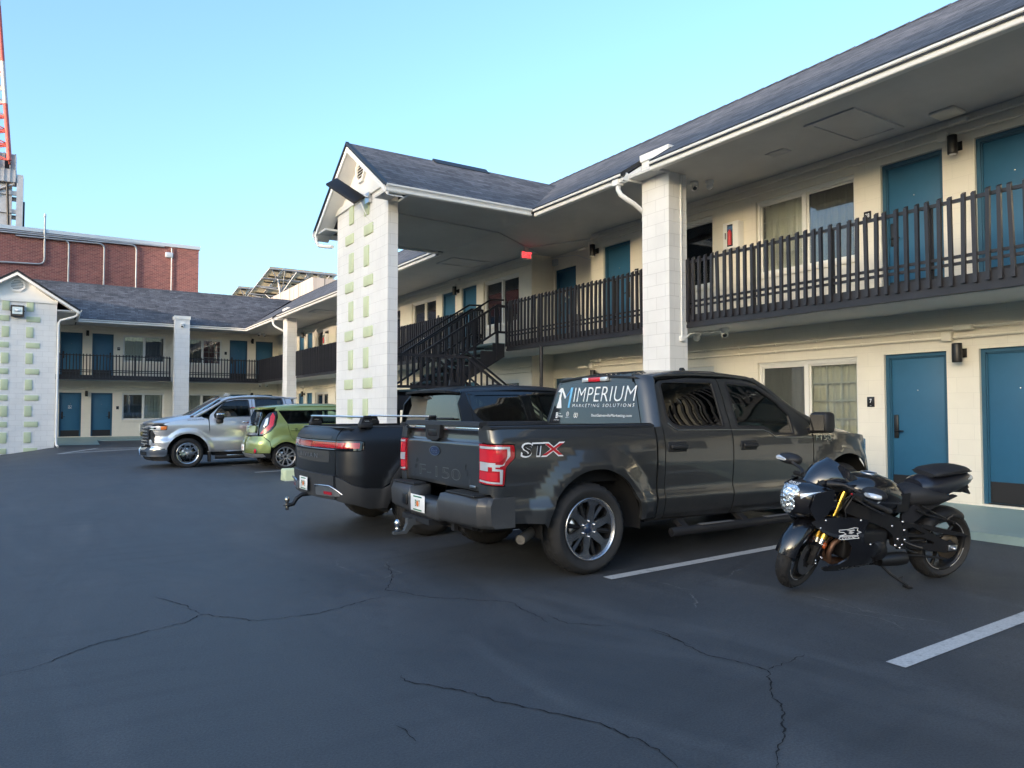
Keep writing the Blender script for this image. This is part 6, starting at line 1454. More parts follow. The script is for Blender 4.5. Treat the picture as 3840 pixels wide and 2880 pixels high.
# ------------------------------------------------------------ silver pickup, nose to the lot
def silver_truck():
    t=empty('pickup_truck',(3.05,20.95,-.02),R(180),'bright silver pickup with chrome bumper, backed in by the far wing','pickup truck','vehicles parked by the motel')
    P=paint_mat('silver_metallic',(.66,.67,.70),.7,.3,1.0,flake=.08); CH=MAT['chrome']; SH=MAT['silveralloy']
    # local: x forward, near side is +y; surfaces are written for -y and mirrored
    w_=lerp_tab([.20,.36,.45,.60,.70,.76,.82,.98,1.10,1.20,1.27,1.45,1.62,1.74,1.80],[.88,.90,.945,.96,.965,.945,.945,.965,.965,.945,.92,.865,.80,.745,.69])
    FA,RAx=.03,-3.50
    def ws(x,z):
        w=w_(z)
        for cx in (FA,RAx):
            r=math.hypot(x-cx,(z-.38)*1.0)
            w+=.035*smooth((.66-r)/.12)*(1 if z<1.15 else 0)
        return w
    XC,RC=.50,.36
    def fx(z): return float(np.interp(z,[.2,.3,.5,.54,.9,1.06,1.14],[.0,.07,.10,.02,.03,.0,-.06]))
    def S(x,z,off=0):
        if x<=XC: return (x,-(ws(x,z)+off),z)
        a=(x-XC)/RC; w=ws(XC,z)+off; k=fx(z)
        if a<math.pi/2: return (XC+(RC+k*1.0+off)*math.sin(a),-(w-(RC)*(1-math.cos(a))),z)
        y=w-RC-(a-math.pi/2)*RC
        return (XC+RC+k+off+.07*(1-(max(0,y)/(w-RC))**2),-y,z)
    E0=XC+RC*math.pi/2     # end of the corner arc
    AR=.50
    fen=[(-.455,1.245),(-.47,1.1),(-.50,.80),(-.56,.41),(-.44,.40)]+arc(FA,.38,AR,176,-8,30)+[(.545,.515),(E0-.12,.54),(E0-.12,.62),(.86,.62),(.80,.70),(.78,.86),(.86,.965),(.52,.98),(.505,1.09),(.62,1.125),(.40,1.20),(.1,1.26),(-.12,1.30),(-.30,1.305)]
    for o in both('front_fender',fen,S,P,t,step=.05,thick=.03): pass
    for i,o in enumerate(both('headlamp',rnd([(.512,1.086),(.53,.99),(.70,.975),(E0+.02,.985),(E0+.02,1.035),(.80,1.06)],.012),S,MAT['clearlens'],t,step=.03,thick=.02)):
        panel('turn_lens',rnd([(.518,1.08),(.535,.995),(.66,.985),(.66,1.068)],.01),S,MAT['amber'],o,step=.03,thick=.002,off=.003,gap=0,mirror=bool(i))
        panel('daytime_strip',[(.70,1.066),(E0+.02,1.045),(E0+.02,1.058),(.70,1.082)],S,MAT['ink'],o,step=.03,thick=.002,off=.004,gap=0,mirror=bool(i))
        panel('lamp_pocket',[(.78,1.0),(E0-.02,.998),(E0-.02,1.028),(.78,1.04)],S,MAT['blackglass'],o,step=.03,thick=.002,off=.003,gap=0,mirror=bool(i))
    for o in both('air_slot',[(.79,.70),(.86,.63),(E0-.13,.63),(E0-.1,.97),(.80,.965)],S,MAT['blackp'],t,step=.04,off=-.01): pass
    for o in both('nose_trim',rnd([(E0-.24,.60),(E0-.02,.60),(E0-.05,.73),(E0-.16,.74)],.02),S,P,t,step=.04,thick=.03,off=.012): pass
    # grille with chrome bars
    YM=.94-RC
    def N(y,z,off=0): return (XC+RC+fx(z)+off+.07*(1-(y/YM)**2) if abs(y)<YM else S(E0-(abs(y)-YM),z,off)[0],y,z)
    g=panel('grille',[(-YM-.03,.60),(YM+.03,.60),(YM+.03,1.055),(-YM-.03,1.055)],N,MAT['blackp'],t,step=.06,thick=.03,gap=0,ctr=(0,0,.8))
    for k,z in enumerate((1.035,.955,.875,.795,.715,.64)):
        b=MB(); n=26
        pts=[(-YM-.02+(2*YM+.04)*i/n,z-.012+ (.009 if i%2 else -.004)) for i in range(n+1)]
        b.tube([Vector(N(y,zz_,.03)) for y,zz_ in pts],.016,8,rs=[.016 if i%2 else .021 for i in range(n+1)]); b.build('chrome_bar',CH,g)
    b=MB(); b.box(-.02,.03,-.17,.17,.845,.895,M=T(XC+RC+.13,0,0),ch=.01); b.box(-.02,.032,-.07,.07,.82,.92,M=T(XC+RC+.13,0,0),ch=.01); b.build('badge',mat('gold_badge',(.35,.28,.12),.3,.8),g)
    hp=panel('hood_front',[(-YM-.06,1.06),(YM+.06,1.06),(YM+.0,1.135),(-YM-.0,1.135)],N,P,t,step=.05,gap=0,thick=.03,ctr=(0,0,.9))
    # bumper
    for o in both('front_bumper',[(.505,.495),(.51,.36),(.56,.32),(E0,.32),(E0+.52,.32),(E0+.52,.52),(E0,.545),(E0-.17,.545),(.70,.515)],S,CH,t,step=.06,thick=.04,off=.02,gap=0): pass
    for o in both('bumper_grille',[(E0-.10,.34),(E0+.5,.34),(E0+.5,.44),(E0-.10,.44)],S,MAT['blackp'],t,step=.08,thick=.002,off=.024,gap=0): pass
    for o in both('air_dam',[(.45,.36),(.45,.20),(E0+.5,.20),(E0+.5,.33),(.56,.33)],S,MAT['blackp'],t,step=.08,thick=.03,off=-.03,gap=0): pass
    # hood
    zh=lerp_tab([-.30,-.1,.2,.5,.75,.92,1.02],[1.36,1.355,1.31,1.25,1.20,1.15,1.10])
    def H(x,y):
        k=max(0,(abs(y)-.60)/.32); return (x,y,zh(x,.03)-.01*(y/.6)**2-.075*k**1.6+.016*smooth((abs(y)-.42)/.05)*smooth((.72-abs(y))/.1))
    panel('hood',[(-.32,-.92),(.1,-.925),(.40,-.90),(.62,-.84),(.78,-.72),(.90,-.5),(.96,-.25),(.97,0),(.96,.25),(.90,.5),(.78,.72),(.62,.84),(.40,.90),(.1,.925),(-.32,.92)],H,P,t,step=.06,gap=0,ctr=(.3,0,0))
    # doors
    FWn=rnd([(-.62,1.29),(-1.50,1.325),(-1.47,1.745),(-1.15,1.735),(-.90,1.68),(-.72,1.52),(-.61,1.36)],.02)
    RWn=rnd([(-1.68,1.33),(-2.42,1.345),(-2.37,1.79),(-1.66,1.775)],.02)
    fd=[(-.475,.42),(-.475,.42)][:1]+[(-.565,.40),(-1.565,.405),(-1.565,1.79),(-1.2,1.785),(-.93,1.73),(-.74,1.58),(-.50,1.36),(-.475,1.25),(-.49,1.0)]
    rd=[(-1.575,.405),(-2.52,.42),(-2.52,1.35),(-2.44,1.80),(-1.575,1.79)]
    for dr,wn,hx in ((fd,FWn,-1.41),(rd,RWn,-2.36)):
        for mir in (False,True):
            o=panel('door',rnd(dr,.02),S,P,t,holes=[wn],step=.05,thick=.03,mirror=mir)
            panel('window',wn,S,MAT['tintglass'],o,step=.07,thick=0,off=-.01,gap=-.01,mirror=mir); s=1 if mir else -1
            panel('window_trim',shrink(wn,-.02),S,MAT['blackp'],o,holes=[wn],step=.06,thick=.004,off=.002,gap=0,mirror=mir)
            q=MB(); y=-S(hx,1.17)[1]; q.box(hx-.11,hx+.11,min(s*(y+.005),s*(y+.035)),max(s*(y+.005),s*(y+.035)),1.15,1.185,ch=.01); q.build('handle',CH,o)
            x0,x1=min(p[0] for p in wn),max(p[0] for p in wn)
            q=MB(); q.tube([Vector((x0-.02+(x1-x0+.05)*i/8,s*(-S(x0+(x1-x0)*i/8,1.30)[1]+.004),1.318-.05*(i/8) if dr is fd else 1.335-.012*i/8)) for i in range(9)],.008,6); q.build('chrome_strip',CH,o)
    for o in both('cab_pillar',[(-2.53,.43),(-2.72,.43),(-2.70,1.35),(-2.62,1.80),(-2.45,1.81),(-2.53,1.35)],S,P,t,step=.06): pass
    for o in both('rocker',[(-.58,.30),(-2.72,.30),(-2.72,.425),(-.58,.40)],S,MAT['blackp'],t,step=.08,off=-.03): pass
    zr=lerp_tab([-2.78,-2.66,-2.5,-1.9,-1.5,-1.1,-.92,-.80],[1.80,1.84,1.865,1.895,1.895,1.86,1.82,1.765])
    def SR(x,y):
        k=max(0,(abs(y)-.58)/.12); return (x,y,zr(x,.02)-.03*(y/.7)**2-.05*k*k)
    panel('roof',[(-.80,-.62),(-1.0,-.70),(-2.55,-.70),(-2.72,-.64),(-2.80,-.4),(-2.80,.4),(-2.72,.64),(-2.55,.70),(-1.0,.70),(-.80,.62),(-.74,.3),(-.74,-.3)],SR,P,t,step=.07,gap=0,ctr=(-1.6,0,0),thick=.03)
    for s in (-1,1):
        q=MB(); q.tube([(-.12,s*.86,1.305),(-.35,s*.83,1.42),(-.62,s*.79,1.585),(-.84,s*.745,1.725),(-1.0,s*.72,1.785),(-1.3,s*.705,1.825),(-1.8,s*.70,1.845),(-2.4,s*.70,1.835),(-2.66,s*.68,1.79)],.03,8,rs=[.045,.042,.038,.034,.03,.025,.022,.022,.02]); q.build('roof_rail',P,t)
    panel('windscreen',[(-.80,0),(.80,0),(.80,1),(-.80,1)],lambda y,k:(-.06-.76*k+.12*(1-(y/.8)**2)*(1-.4*k),y*(1-.16*k),1.315+.50*k),mat('windscreen_glass',(.02,.025,.03),.03,coat=1,spec=1.0),t,step=.1,thick=0,gap=0,ctr=(-1.5,0,0))
    q=MB(); q.box(-.16,-.04,-.80,.80,1.30,1.325,ch=.01); q.tube([(-.1,.55,1.33),(-.18,.1,1.40)],.012,6); q.build('cowl',MAT['blackp'],t)
    q=MB(); q.prism([(-.98,1.87),(-1.20,1.885),(-1.16,1.90),(-1.07,1.955),(-1.04,1.955)],'xz',-.025,.025); q.build('antenna_fin',P,t)
    panel('cab_back',[(-.85,.9),(.85,.9),(.80,1.35),(.66,1.81),(-.66,1.81),(-.80,1.35)],lambda y,z:(-2.73+.05*(z-1.3)-.03*(1-(y/.8)**2),y,z),P,t,holes=[[(-.7,1.4),(.7,1.4),(.58,1.74),(-.58,1.74)]],step=.1,gap=0,ctr=(-1,0,1))
    panel('rear_window',[(-.7,1.4),(.7,1.4),(.58,1.74),(-.58,1.74)],lambda y,z:(-2.73+.05*(z-1.3)-.03*(1-(y/.8)**2),y,z),MAT['blackglass'],t,step=.1,thick=0,gap=0,ctr=(-1,0,1))
    q=MB(); q.box(-2.84,-2.66,-.62,.62,1.80,1.835,ch=.012); q.build('roof_lip',P,t)
    bed=[(-2.76,1.33),(-2.76,.44)]+arc(RAx,.38,AR,5,175,26)+[(-4.05,.46),(-4.55,.5),(-4.60,.8),(-4.60,1.33)]
    for o in both('bed_side',bed,S,P,t,step=.08,thick=.03): pass
    q=MB(); q.box(-4.62,-4.56,-.9,.9,.7,1.33,ch=.01); q.build('tailgate',P,t)
    q=MB(); q.box(-4.75,-4.56,-.9,.9,.45,.66,ch=.03); q.build('rear_bumper',CH,t)
    q=MB(); q.box(-4.5,.45,-.7,.7,.36,.55); q.box(-2.7,-.45,-.88,.88,.33,.5); q.box(-2.68,-.4,-.84,.84,.5,1.24); q.box(-.45,.85,-.60,.60,.5,1.05); q.box(-4.5,-2.78,-.8,.8,.7,.8); q.build('underbody',MAT['under'],t)
    for cx in (FA,RAx):
        for s in (-1,1):
            l=MB(); l.lathe([(.52,0),(.52,.32),(0,.32)],26,M=T(cx,s*.90,.38)@RX(R(90 if s>0 else -90)),a0=R(-8 if s>0 else 172),a1=R(188 if s>0 else 368)); l.build('wheel_liner',MAT['under'],t)
    for s in (-1,1):
        m=MB(); m.box(-.80,-.62,s*1.10-.12,s*1.10+.12,1.25,1.36,ch=.03); m.box(-.78,-.64,min(s*.93,s*1.05),max(s*.93,s*1.05),1.15,1.24,ch=.02); m.box(-.79,-.66,s*1.06-.08,s*1.06+.08,1.14,1.27,ch=.03)
        mo=m.build('door_mirror',MAT['blackp'],t); q=MB(); q.box(-.805,-.615,s*1.10-.122,s*1.10+.122,1.345,1.40,ch=.025); q.build('chrome_cap',CH,mo)
        m=MB(); m.tube([(-.62,s*.97,.27),(-.72,s*.98,.27),(-2.55,s*.98,.27),(-2.66,s*.97,.27)],.05,10); o=m.build('running_board',MAT['blackp'],t); q=MB(); q.box(-1.5,-.9,s*.985-.045,s*.985+.045,.30,.322,ch=.005); q.build('chrome_step',CH,o)
        m=MB(); m.box(-.53,-.47,s*.86-.10,s*.86+.10,.15,.46,ch=.01); m.build('mud_flap',MAT['blackp'],t)
    fit_text('side_badge','SILVERADO',-.02,.37,1.225,.03,MAT['gunmetal'],t,lambda a,b2:Vector((.02-a-.0,-S(.02-a,b2+.016*(a/.37))[1]+.004,b2+.016*(a/.37))),spacing=1.3)
    for y in (-.42,.42): seat_at(t,-1.75,y,.82)
    m=MB(); m.box(-2.6,-2.42,-.75,.75,.8,1.5,ch=.05); m.build('rear_bench',MAT['seat'],t)
    wn=[]
    for i in range(6):
        c0=R(60*i+90); wn.append([(c0+R(a),r) for a,r in ((-9,.085),(-7,.12),(-8,.205),(8,.205),(7,.12),(9,.085))])
        c1=R(60*i+60+60); 
    for i in range(6):
        c0=R(60*i+120); wn.append([(c0+R(a),r) for a,r in ((-3.5,.105),(-4,.17),(-13,.232),(13,.232),(4,.17),(3.5,.105))])
    for i in range(6): wn[i]=[(R(60*i+90)+R(a),r) for a,r in ((-10,.10),(-17,.16),(-15,.20),(15,.20),(17,.16),(10,.10))]
    wh=make_wheel(.383,.27,.262,wn,MAT['chrome'],MAT['chrome'],.012,6,.068,mat('silver_cap',(.5,.5,.5),.3,.8),.045,88,.006)
    for x in (FA,RAx):
        for s in (-1,1):
            o=copy_tree(wh,t); o.location=(x,s*.835,.383); o.rotation_euler=(0,0,0 if s>0 else R(180))
    drop(wh); return t
silver_truck()
# ------------------------------------------------------------ pale green boxy hatchback
def green_car():
    t=empty('hatchback_car',(5.0,18.86,0),0,'metallic pale green boxy hatchback with tall red tail lamps','car','vehicles parked by the motel')
    P=paint_mat('pale_green_metallic',(.34,.42,.15),.45,.30,1.0,flake=.1)
    w_=lerp_tab([.25,.33,.45,.60,.72,.88,1.0,1.12,1.30,1.44,1.52,1.57],[.80,.84,.875,.89,.885,.88,.87,.845,.785,.73,.68,.60])
    xr=lerp_tab([.28,.36,.48,.68,.80,.88,1.1,1.3,1.46,1.56],[-.76,-.82,-.85,-.83,-.76,-.735,-.70,-.635,-.56,-.50]); RC=.30
    WX_=-.06; FX=2.42
    def XC(z): return xr(z)+.07+RC
    def S(x,z,off=0):
        w=w_(z)+off
        for cx in (WX_,FX): w+=.030*smooth((.55-math.hypot(x-cx,z-.32))/.14)
        if x>2.75: w-=.35*((x-2.75)/.45)**2.2
        c0=XC(z)
        if x>=c0: return (x,-w,z)
        a=(c0-x)/RC
        if a<math.pi/2: return (c0-(RC+off)*math.sin(a),-(w-RC*(1-math.cos(a))),z)
        y=w-RC-(a-math.pi/2)*RC; yb=max(.05,w-RC)
        return (c0-RC-off-.07*(1-(y/yb)**2),-y,z)
    def PU(ur,z): return (XC(z)+ur,z)
    E0=-RC*math.pi/2
    AR=.365
    # quarter panel from bumper seam to the rear door, roof side
    lampo=[PU(-.06,1.43),PU(.015,1.30),PU(.02,1.10),PU(-.06,.96),PU(-.24,.855),PU(-.36,.845)]
    q1=[(-.02,1.135),(.0,1.0),(.06,.80),(.14,.705),(.30,.62)]+arc(WX_,.32,AR,38,142,20)+[(-.42,.56),PU(.0,.70),PU(-.24,.835)]+[PU(-.06,.95),PU(.03,1.09),PU(.025,1.30),PU(-.05,1.44),PU(-.12,1.46)]+[PU(-.10,1.525),(-.2,1.545),(.0,1.555),(.9,1.565),(1.7,1.545),(1.7,1.475),(-.215,1.445)]
    for o in both('quarter_panel',q1,S,P,t,step=.05,thick=.03,gap=.002): pass
    for i,o in enumerate(both('tail_lamp',rnd(lampo+[PU(-.40,1.0),PU(-.34,1.2),PU(-.22,1.38)],.03),S,MAT['blackglass'],t,step=.035,thick=.02,off=.006,gap=0)):
        m=bool(i)
        panel('red_lens',rnd([PU(-.13,1.40),PU(-.045,1.30),PU(-.03,1.10),PU(-.10,.98),PU(-.30,.875),PU(-.345,.90),PU(-.20,1.02),PU(-.13,1.12),PU(-.15,1.30)],.02),S,MAT['redlens2'],o,step=.03,thick=.004,off=.010,gap=0,mirror=m)
        panel('clear_lens',rnd([PU(-.19,1.28),PU(-.17,1.12),PU(-.235,1.03),PU(-.27,1.06),PU(-.25,1.24)],.015),S,MAT['clearlens'],o,step=.03,thick=.004,off=.010,gap=0,mirror=m)
    # windows band, doors
    DLO=[(-.215,1.445),(1.7,1.475),(2.05,1.36),(2.28,1.13),(-.02,1.128)]
    holes=[rnd([(-.17,1.418),(.075,1.426),(-.005,1.15),(-.02,1.155)],.015),rnd([(.125,1.43),(.735,1.445),(.775,1.15),(.04,1.148)],.015),rnd([(.86,1.445),(1.62,1.45),(1.93,1.35),(2.12,1.15),(.88,1.15)],.02)]
    for i in (0,1):
        b=panel('window_band',DLO,S,MAT['blackglass'],t,holes=holes,step=.05,thick=.02,gap=0,mirror=bool(i))
        for k,h in enumerate(holes): panel('window',h,S,MAT['tintglass'] if k<2 else MAT['autoglass'],b,step=.07,thick=0,off=-.008,gap=-.006,mirror=bool(i))
    rd=[(-.015,1.125),(.005,1.0),(.065,.80),(.145,.705),(.29,.62),(.40,.42),(.84,.40),(.82,1.125)]
    fd=[(.845,.40),(1.9,.40),(1.95,.8),(1.93,1.125),(.825,1.125)]
    for dr,hx in ((rd,.16),(fd,1.0)):
        for mir in (False,True):
            o=panel('door',dr,S,P,t,step=.06,thick=.03,mirror=mir,gap=.003); s=1 if mir else -1; y=-S(hx,.97)[1]
            q=MB(); q.box(hx-.10,hx+.10,min(s*y,s*(y+.03)),max(s*y,s*(y+.03)),.955,.985,ch=.01); q.build('handle',P,o); q=MB(); q.sphere((hx+.03,s*(y-.008),.97),.05,12,8,sc=(1,.3,.8)); q.build('handle_cup',MAT['under'],o)
    for o in both('rocker',[(.32,.28),(2.0,.28),(2.0,.40),(.38,.41)],S,MAT['blackp'],t,step=.08): pass
    fen=[(1.96,.42)]+arc(FX,.32,AR,165,15,20)+[(2.85,.45),(3.02,.7),(2.95,.9),(2.6,.99),(2.1,1.06),(1.945,1.12)]
    for o in both('front_fender',fen,S,P,t,step=.07): pass
    # rear: bumper, skid, hatch glass and the floating panel
    bmp=[(-.43,.55),PU(.0,.69),PU(-.24,.825),PU(E0,.825),PU(E0-.56,.80),PU(E0-.56,.40),PU(E0,.40),PU(-.1,.42),(-.44,.415)]
    for o in both('rear_bumper',bmp,S,P,t,step=.05,thick=.03,gap=.002): pass
    for o in both('lower_cladding',[(-.425,.415),(-.40,.30),PU(-.15,.29),PU(E0,.36),PU(E0,.40),PU(-.1,.42)],S,MAT['blackp'],t,step=.05,off=-.004): pass
    for o in both('skid_plate',[PU(-.14,.40),PU(-.10,.33),PU(E0,.30),PU(E0-.56,.30),PU(E0-.56,.395),PU(E0,.395)],S,SHm(),t,step=.06,off=.012): pass
    for i,o in enumerate(both('fog_lamp',[(XC(.475)-.335+.055*math.cos(a*.314),.475+.062*math.sin(a*.314)) for a in range(20)],S,MAT['alloy'],t,step=.03,thick=.02,off=.012,gap=0)):
        panel('red_lens',[(XC(.475)-.335+.038*math.cos(a*.314),.475+.045*math.sin(a*.314)) for a in range(20)],S,MAT['redlens2'],o,step=.03,thick=.002,off=.016,gap=0,mirror=bool(i))
    def Rr(y,z): return (xr(z)+.07*(y/.58)**2-.004,y,z)
    h=panel('tailgate',[(-.60,.84),(.60,.84),(.56,1.10),(.50,1.30),(.43,1.47),(-.43,1.47),(-.50,1.30),(-.56,1.10)],Rr,MAT['blackglass'],t,step=.06,gap=0,ctr=(1,0,1))
    panel('floating_panel',rnd([(-.49,.905),(.49,.905),(.48,1.07),(-.48,1.07)],.04),Rr,P,h,step=.05,thick=.03,off=.035,gap=0,ctr=(1,0,1))
    q=MB(); q.tube([Vector((Rr(.07*math.cos(a*.3142),1.0+.035*math.sin(a*.3142))[0]-.04,.07*math.cos(a*.3142),1.0+.035*math.sin(a*.3142))) for a in range(20)],.005,6,closed=True); q.build('badge',MAT['chrome'],h)
    fit_text('badge_letters','KIA',.05,-.05,1.0,.035,MAT['chrome'],h,lambda y,z:Vector((Rr(y,z)[0]-.041,y,z)))
    q=MB(); q.tube([(-.70,.0,1.12),(-.69,-.06,1.14),(-.665,-.30,1.19)],.012,6); q.build('rear_wiper',MAT['blackp'],h)
    licence(t,T(-.862,.10,.535)@RZ(R(-90)),'')
    zr=lerp_tab([-.66,-.5,-.2,.4,1.2,1.7,1.95],[1.53,1.56,1.595,1.63,1.635,1.60,1.52])
    def SR(x,y):
        k=max(0,(abs(y)-.54)/.12); return (x,y,zr(x,.02)-.025*(y/.6)**2-.045*k*k)
    panel('roof',[(-.62,-.50),(-.45,-.62),(-.1,-.655),(1.6,-.655),(1.9,-.58),(1.95,0),(1.9,.58),(1.6,.655),(-.1,.655),(-.45,.62),(-.62,.50),(-.66,.2),(-.66,-.2)],SR,P,t,step=.06,gap=0,ctr=(.6,0,0),thick=.05)
    q=MB(); q.box(-.672,-.63,-.16,.16,1.508,1.535,ch=.006); q.build('brake_light',MAT['redlens2'],t)
    panel('windscreen',[(-.72,0),(.72,0),(.72,1),(-.72,1)],lambda y,k:(2.48-.62*k+.12*(1-(y/.72)**2),y*(1-.2*k),1.08+.46*k),MAT['autoglass'],t,step=.12,thick=0,gap=0,ctr=(1,0,0))
    panel('hood',[(2.3,-.80),(2.8,-.74),(3.05,-.5),(3.1,0),(3.05,.5),(2.8,.74),(2.3,.80)],lambda x,y:(x,y,1.09-.12*smooth((x-2.2)/.9)-.10*(y/.8)**2),P,t,step=.1,gap=0,ctr=(2.6,0,0))
    panel('front_bumper',[(-.74,.3),(.74,.3),(.74,.95),(-.74,.95)],lambda y,z:(3.14-.3*(y/.74)**2-.1*abs(z-.6),y,z),P,t,step=.12,gap=0,ctr=(2,0,.6))
    for s in (-1,1):
        q=MB(); q.tube([(1.9,s*.66,1.50),(2.1,s*.70,1.38),(2.38,s*.76,1.12)],.035,8); q.build('a_pillar',MAT['blackglass'],t)
        q=MB(); q.box(1.86,1.98,s*.95-.09,s*.95+.09,1.10,1.24,ch=.04); q.box(1.9,1.95,min(s*.82,s*.9),max(s*.82,s*.9),1.10,1.14); q.build('door_mirror',P,t)
    q=MB(); q.box(-.6,2.9,-.62,.62,.26,.45); q.box(.4,2.0,-.8,.8,.28,.5); q.box(-.55,1.95,-.80,.80,.45,1.08); q.build('underbody',MAT['under'],t)
    for y in (-.36,.36): seat_at(t,.85,y,.62)
    q=MB(); q.box(.05,.2,-.6,.6,.7,1.2,ch=.05)
    for y in (-.4,.4): q.box(.05,.14,y-.12,y+.12,1.22,1.36,ch=.03)
    q.build('rear_bench',MAT['seat'],t); q=MB(); q.box(1.75,2.3,-.7,.7,.8,1.12,ch=.06); q.build('dashboard',MAT['dash'],t)
    for cx in (WX_,FX):
        for s in (-1,1):
            l=MB(); l.lathe([(.385,0),(.385,.3),(0,.3)],24,M=T(cx,s*.85,.32)@RX(R(90 if s>0 else -90)),a0=R(-8 if s>0 else 172),a1=R(188 if s>0 else 368)); l.build('wheel_liner',MAT['under'],t)
    wn=[]
    for i in range(5):
        c0=R(72*i+90); wn.append([(c0+R(a),r) for a,r in ((-4,.075),(-9,.20),(0,.213),(9,.20),(4,.075))])
        c1=R(72*i+126); wn.append([(c1+R(a),r) for a,r in ((-10,.07),(-14,.12),(-15.5,.19),(-13,.21),(0,.214),(13,.21),(15.5,.19),(14,.12),(10,.07))])
    wh=make_wheel(.323,.225,.235,wn,MAT['silveralloy'],MAT['silveralloy'],.02,5,.055,None,.032,72,.004)
    for x in (WX_,FX):
        for s in (-1,1):
            o=copy_tree(wh,t); o.location=(x,s*.765,.323); o.rotation_euler=(0,0,0 if s>0 else R(180))
    drop(wh); return t
_shm=[]
def SHm():
    if not _shm: _shm.append(mat('silver_trim',(.45,.46,.47),.35,.7))
    return _shm[0]
green_car()
# ------------------------------------------------------------ black sport motorcycle on its side stand
def cat_(vals,xs,x):
    # smooth interpolation through a table
    i=max(0,min(len(xs)-2,next((k for k in range(len(xs)-1) if xs[k]<=x<=xs[k+1]),0 if x<xs[0] else len(xs)-2)))
    t=(x-xs[i])/(xs[i+1]-xs[i]); p1,p2=vals[i],vals[i+1]; p0=vals[i-1] if i>0 else 2*p1-p2; p3=vals[i+2] if i+2<len(vals) else 2*p2-p1
    return .5*((2*p1)+(-p0+p2)*t+(2*p0-5*p1+4*p2-p3)*t*t+(-p0+3*p1-3*p2+p3)*t**3)
def loft(secs,nx=24,nv=22,M=None,pw=2.4,caps=True):
    # sections (x, zbot, ztop, half width); superellipse rings
    secs=sorted(secs); xs=[q[0] for q in secs]; mb=MB()
    def fn(x,a):
        zb,zt,w=[cat_([q[k] for q in secs],xs,x) for k in (1,2,3)]
        ca,sa=math.cos(a),math.sin(a); e=2/pw
        return (x,w*math.copysign(abs(sa)**e,sa),(zb+zt)/2+(zt-zb)/2*math.copysign(abs(ca)**e,ca))
    us=[xs[0]+(xs[-1]-xs[0])*i/nx for i in range(nx+1)]; vs=[2*math.pi*j/nv for j in range(nv+1)]
    mb.grid(fn,us,vs,0,True,M)
    if caps:
        for u in (us[0],us[-1]): mb.add([fn(u,a) for a in vs[:-1]],[tuple(range(nv))],0,True,M)
    return mb
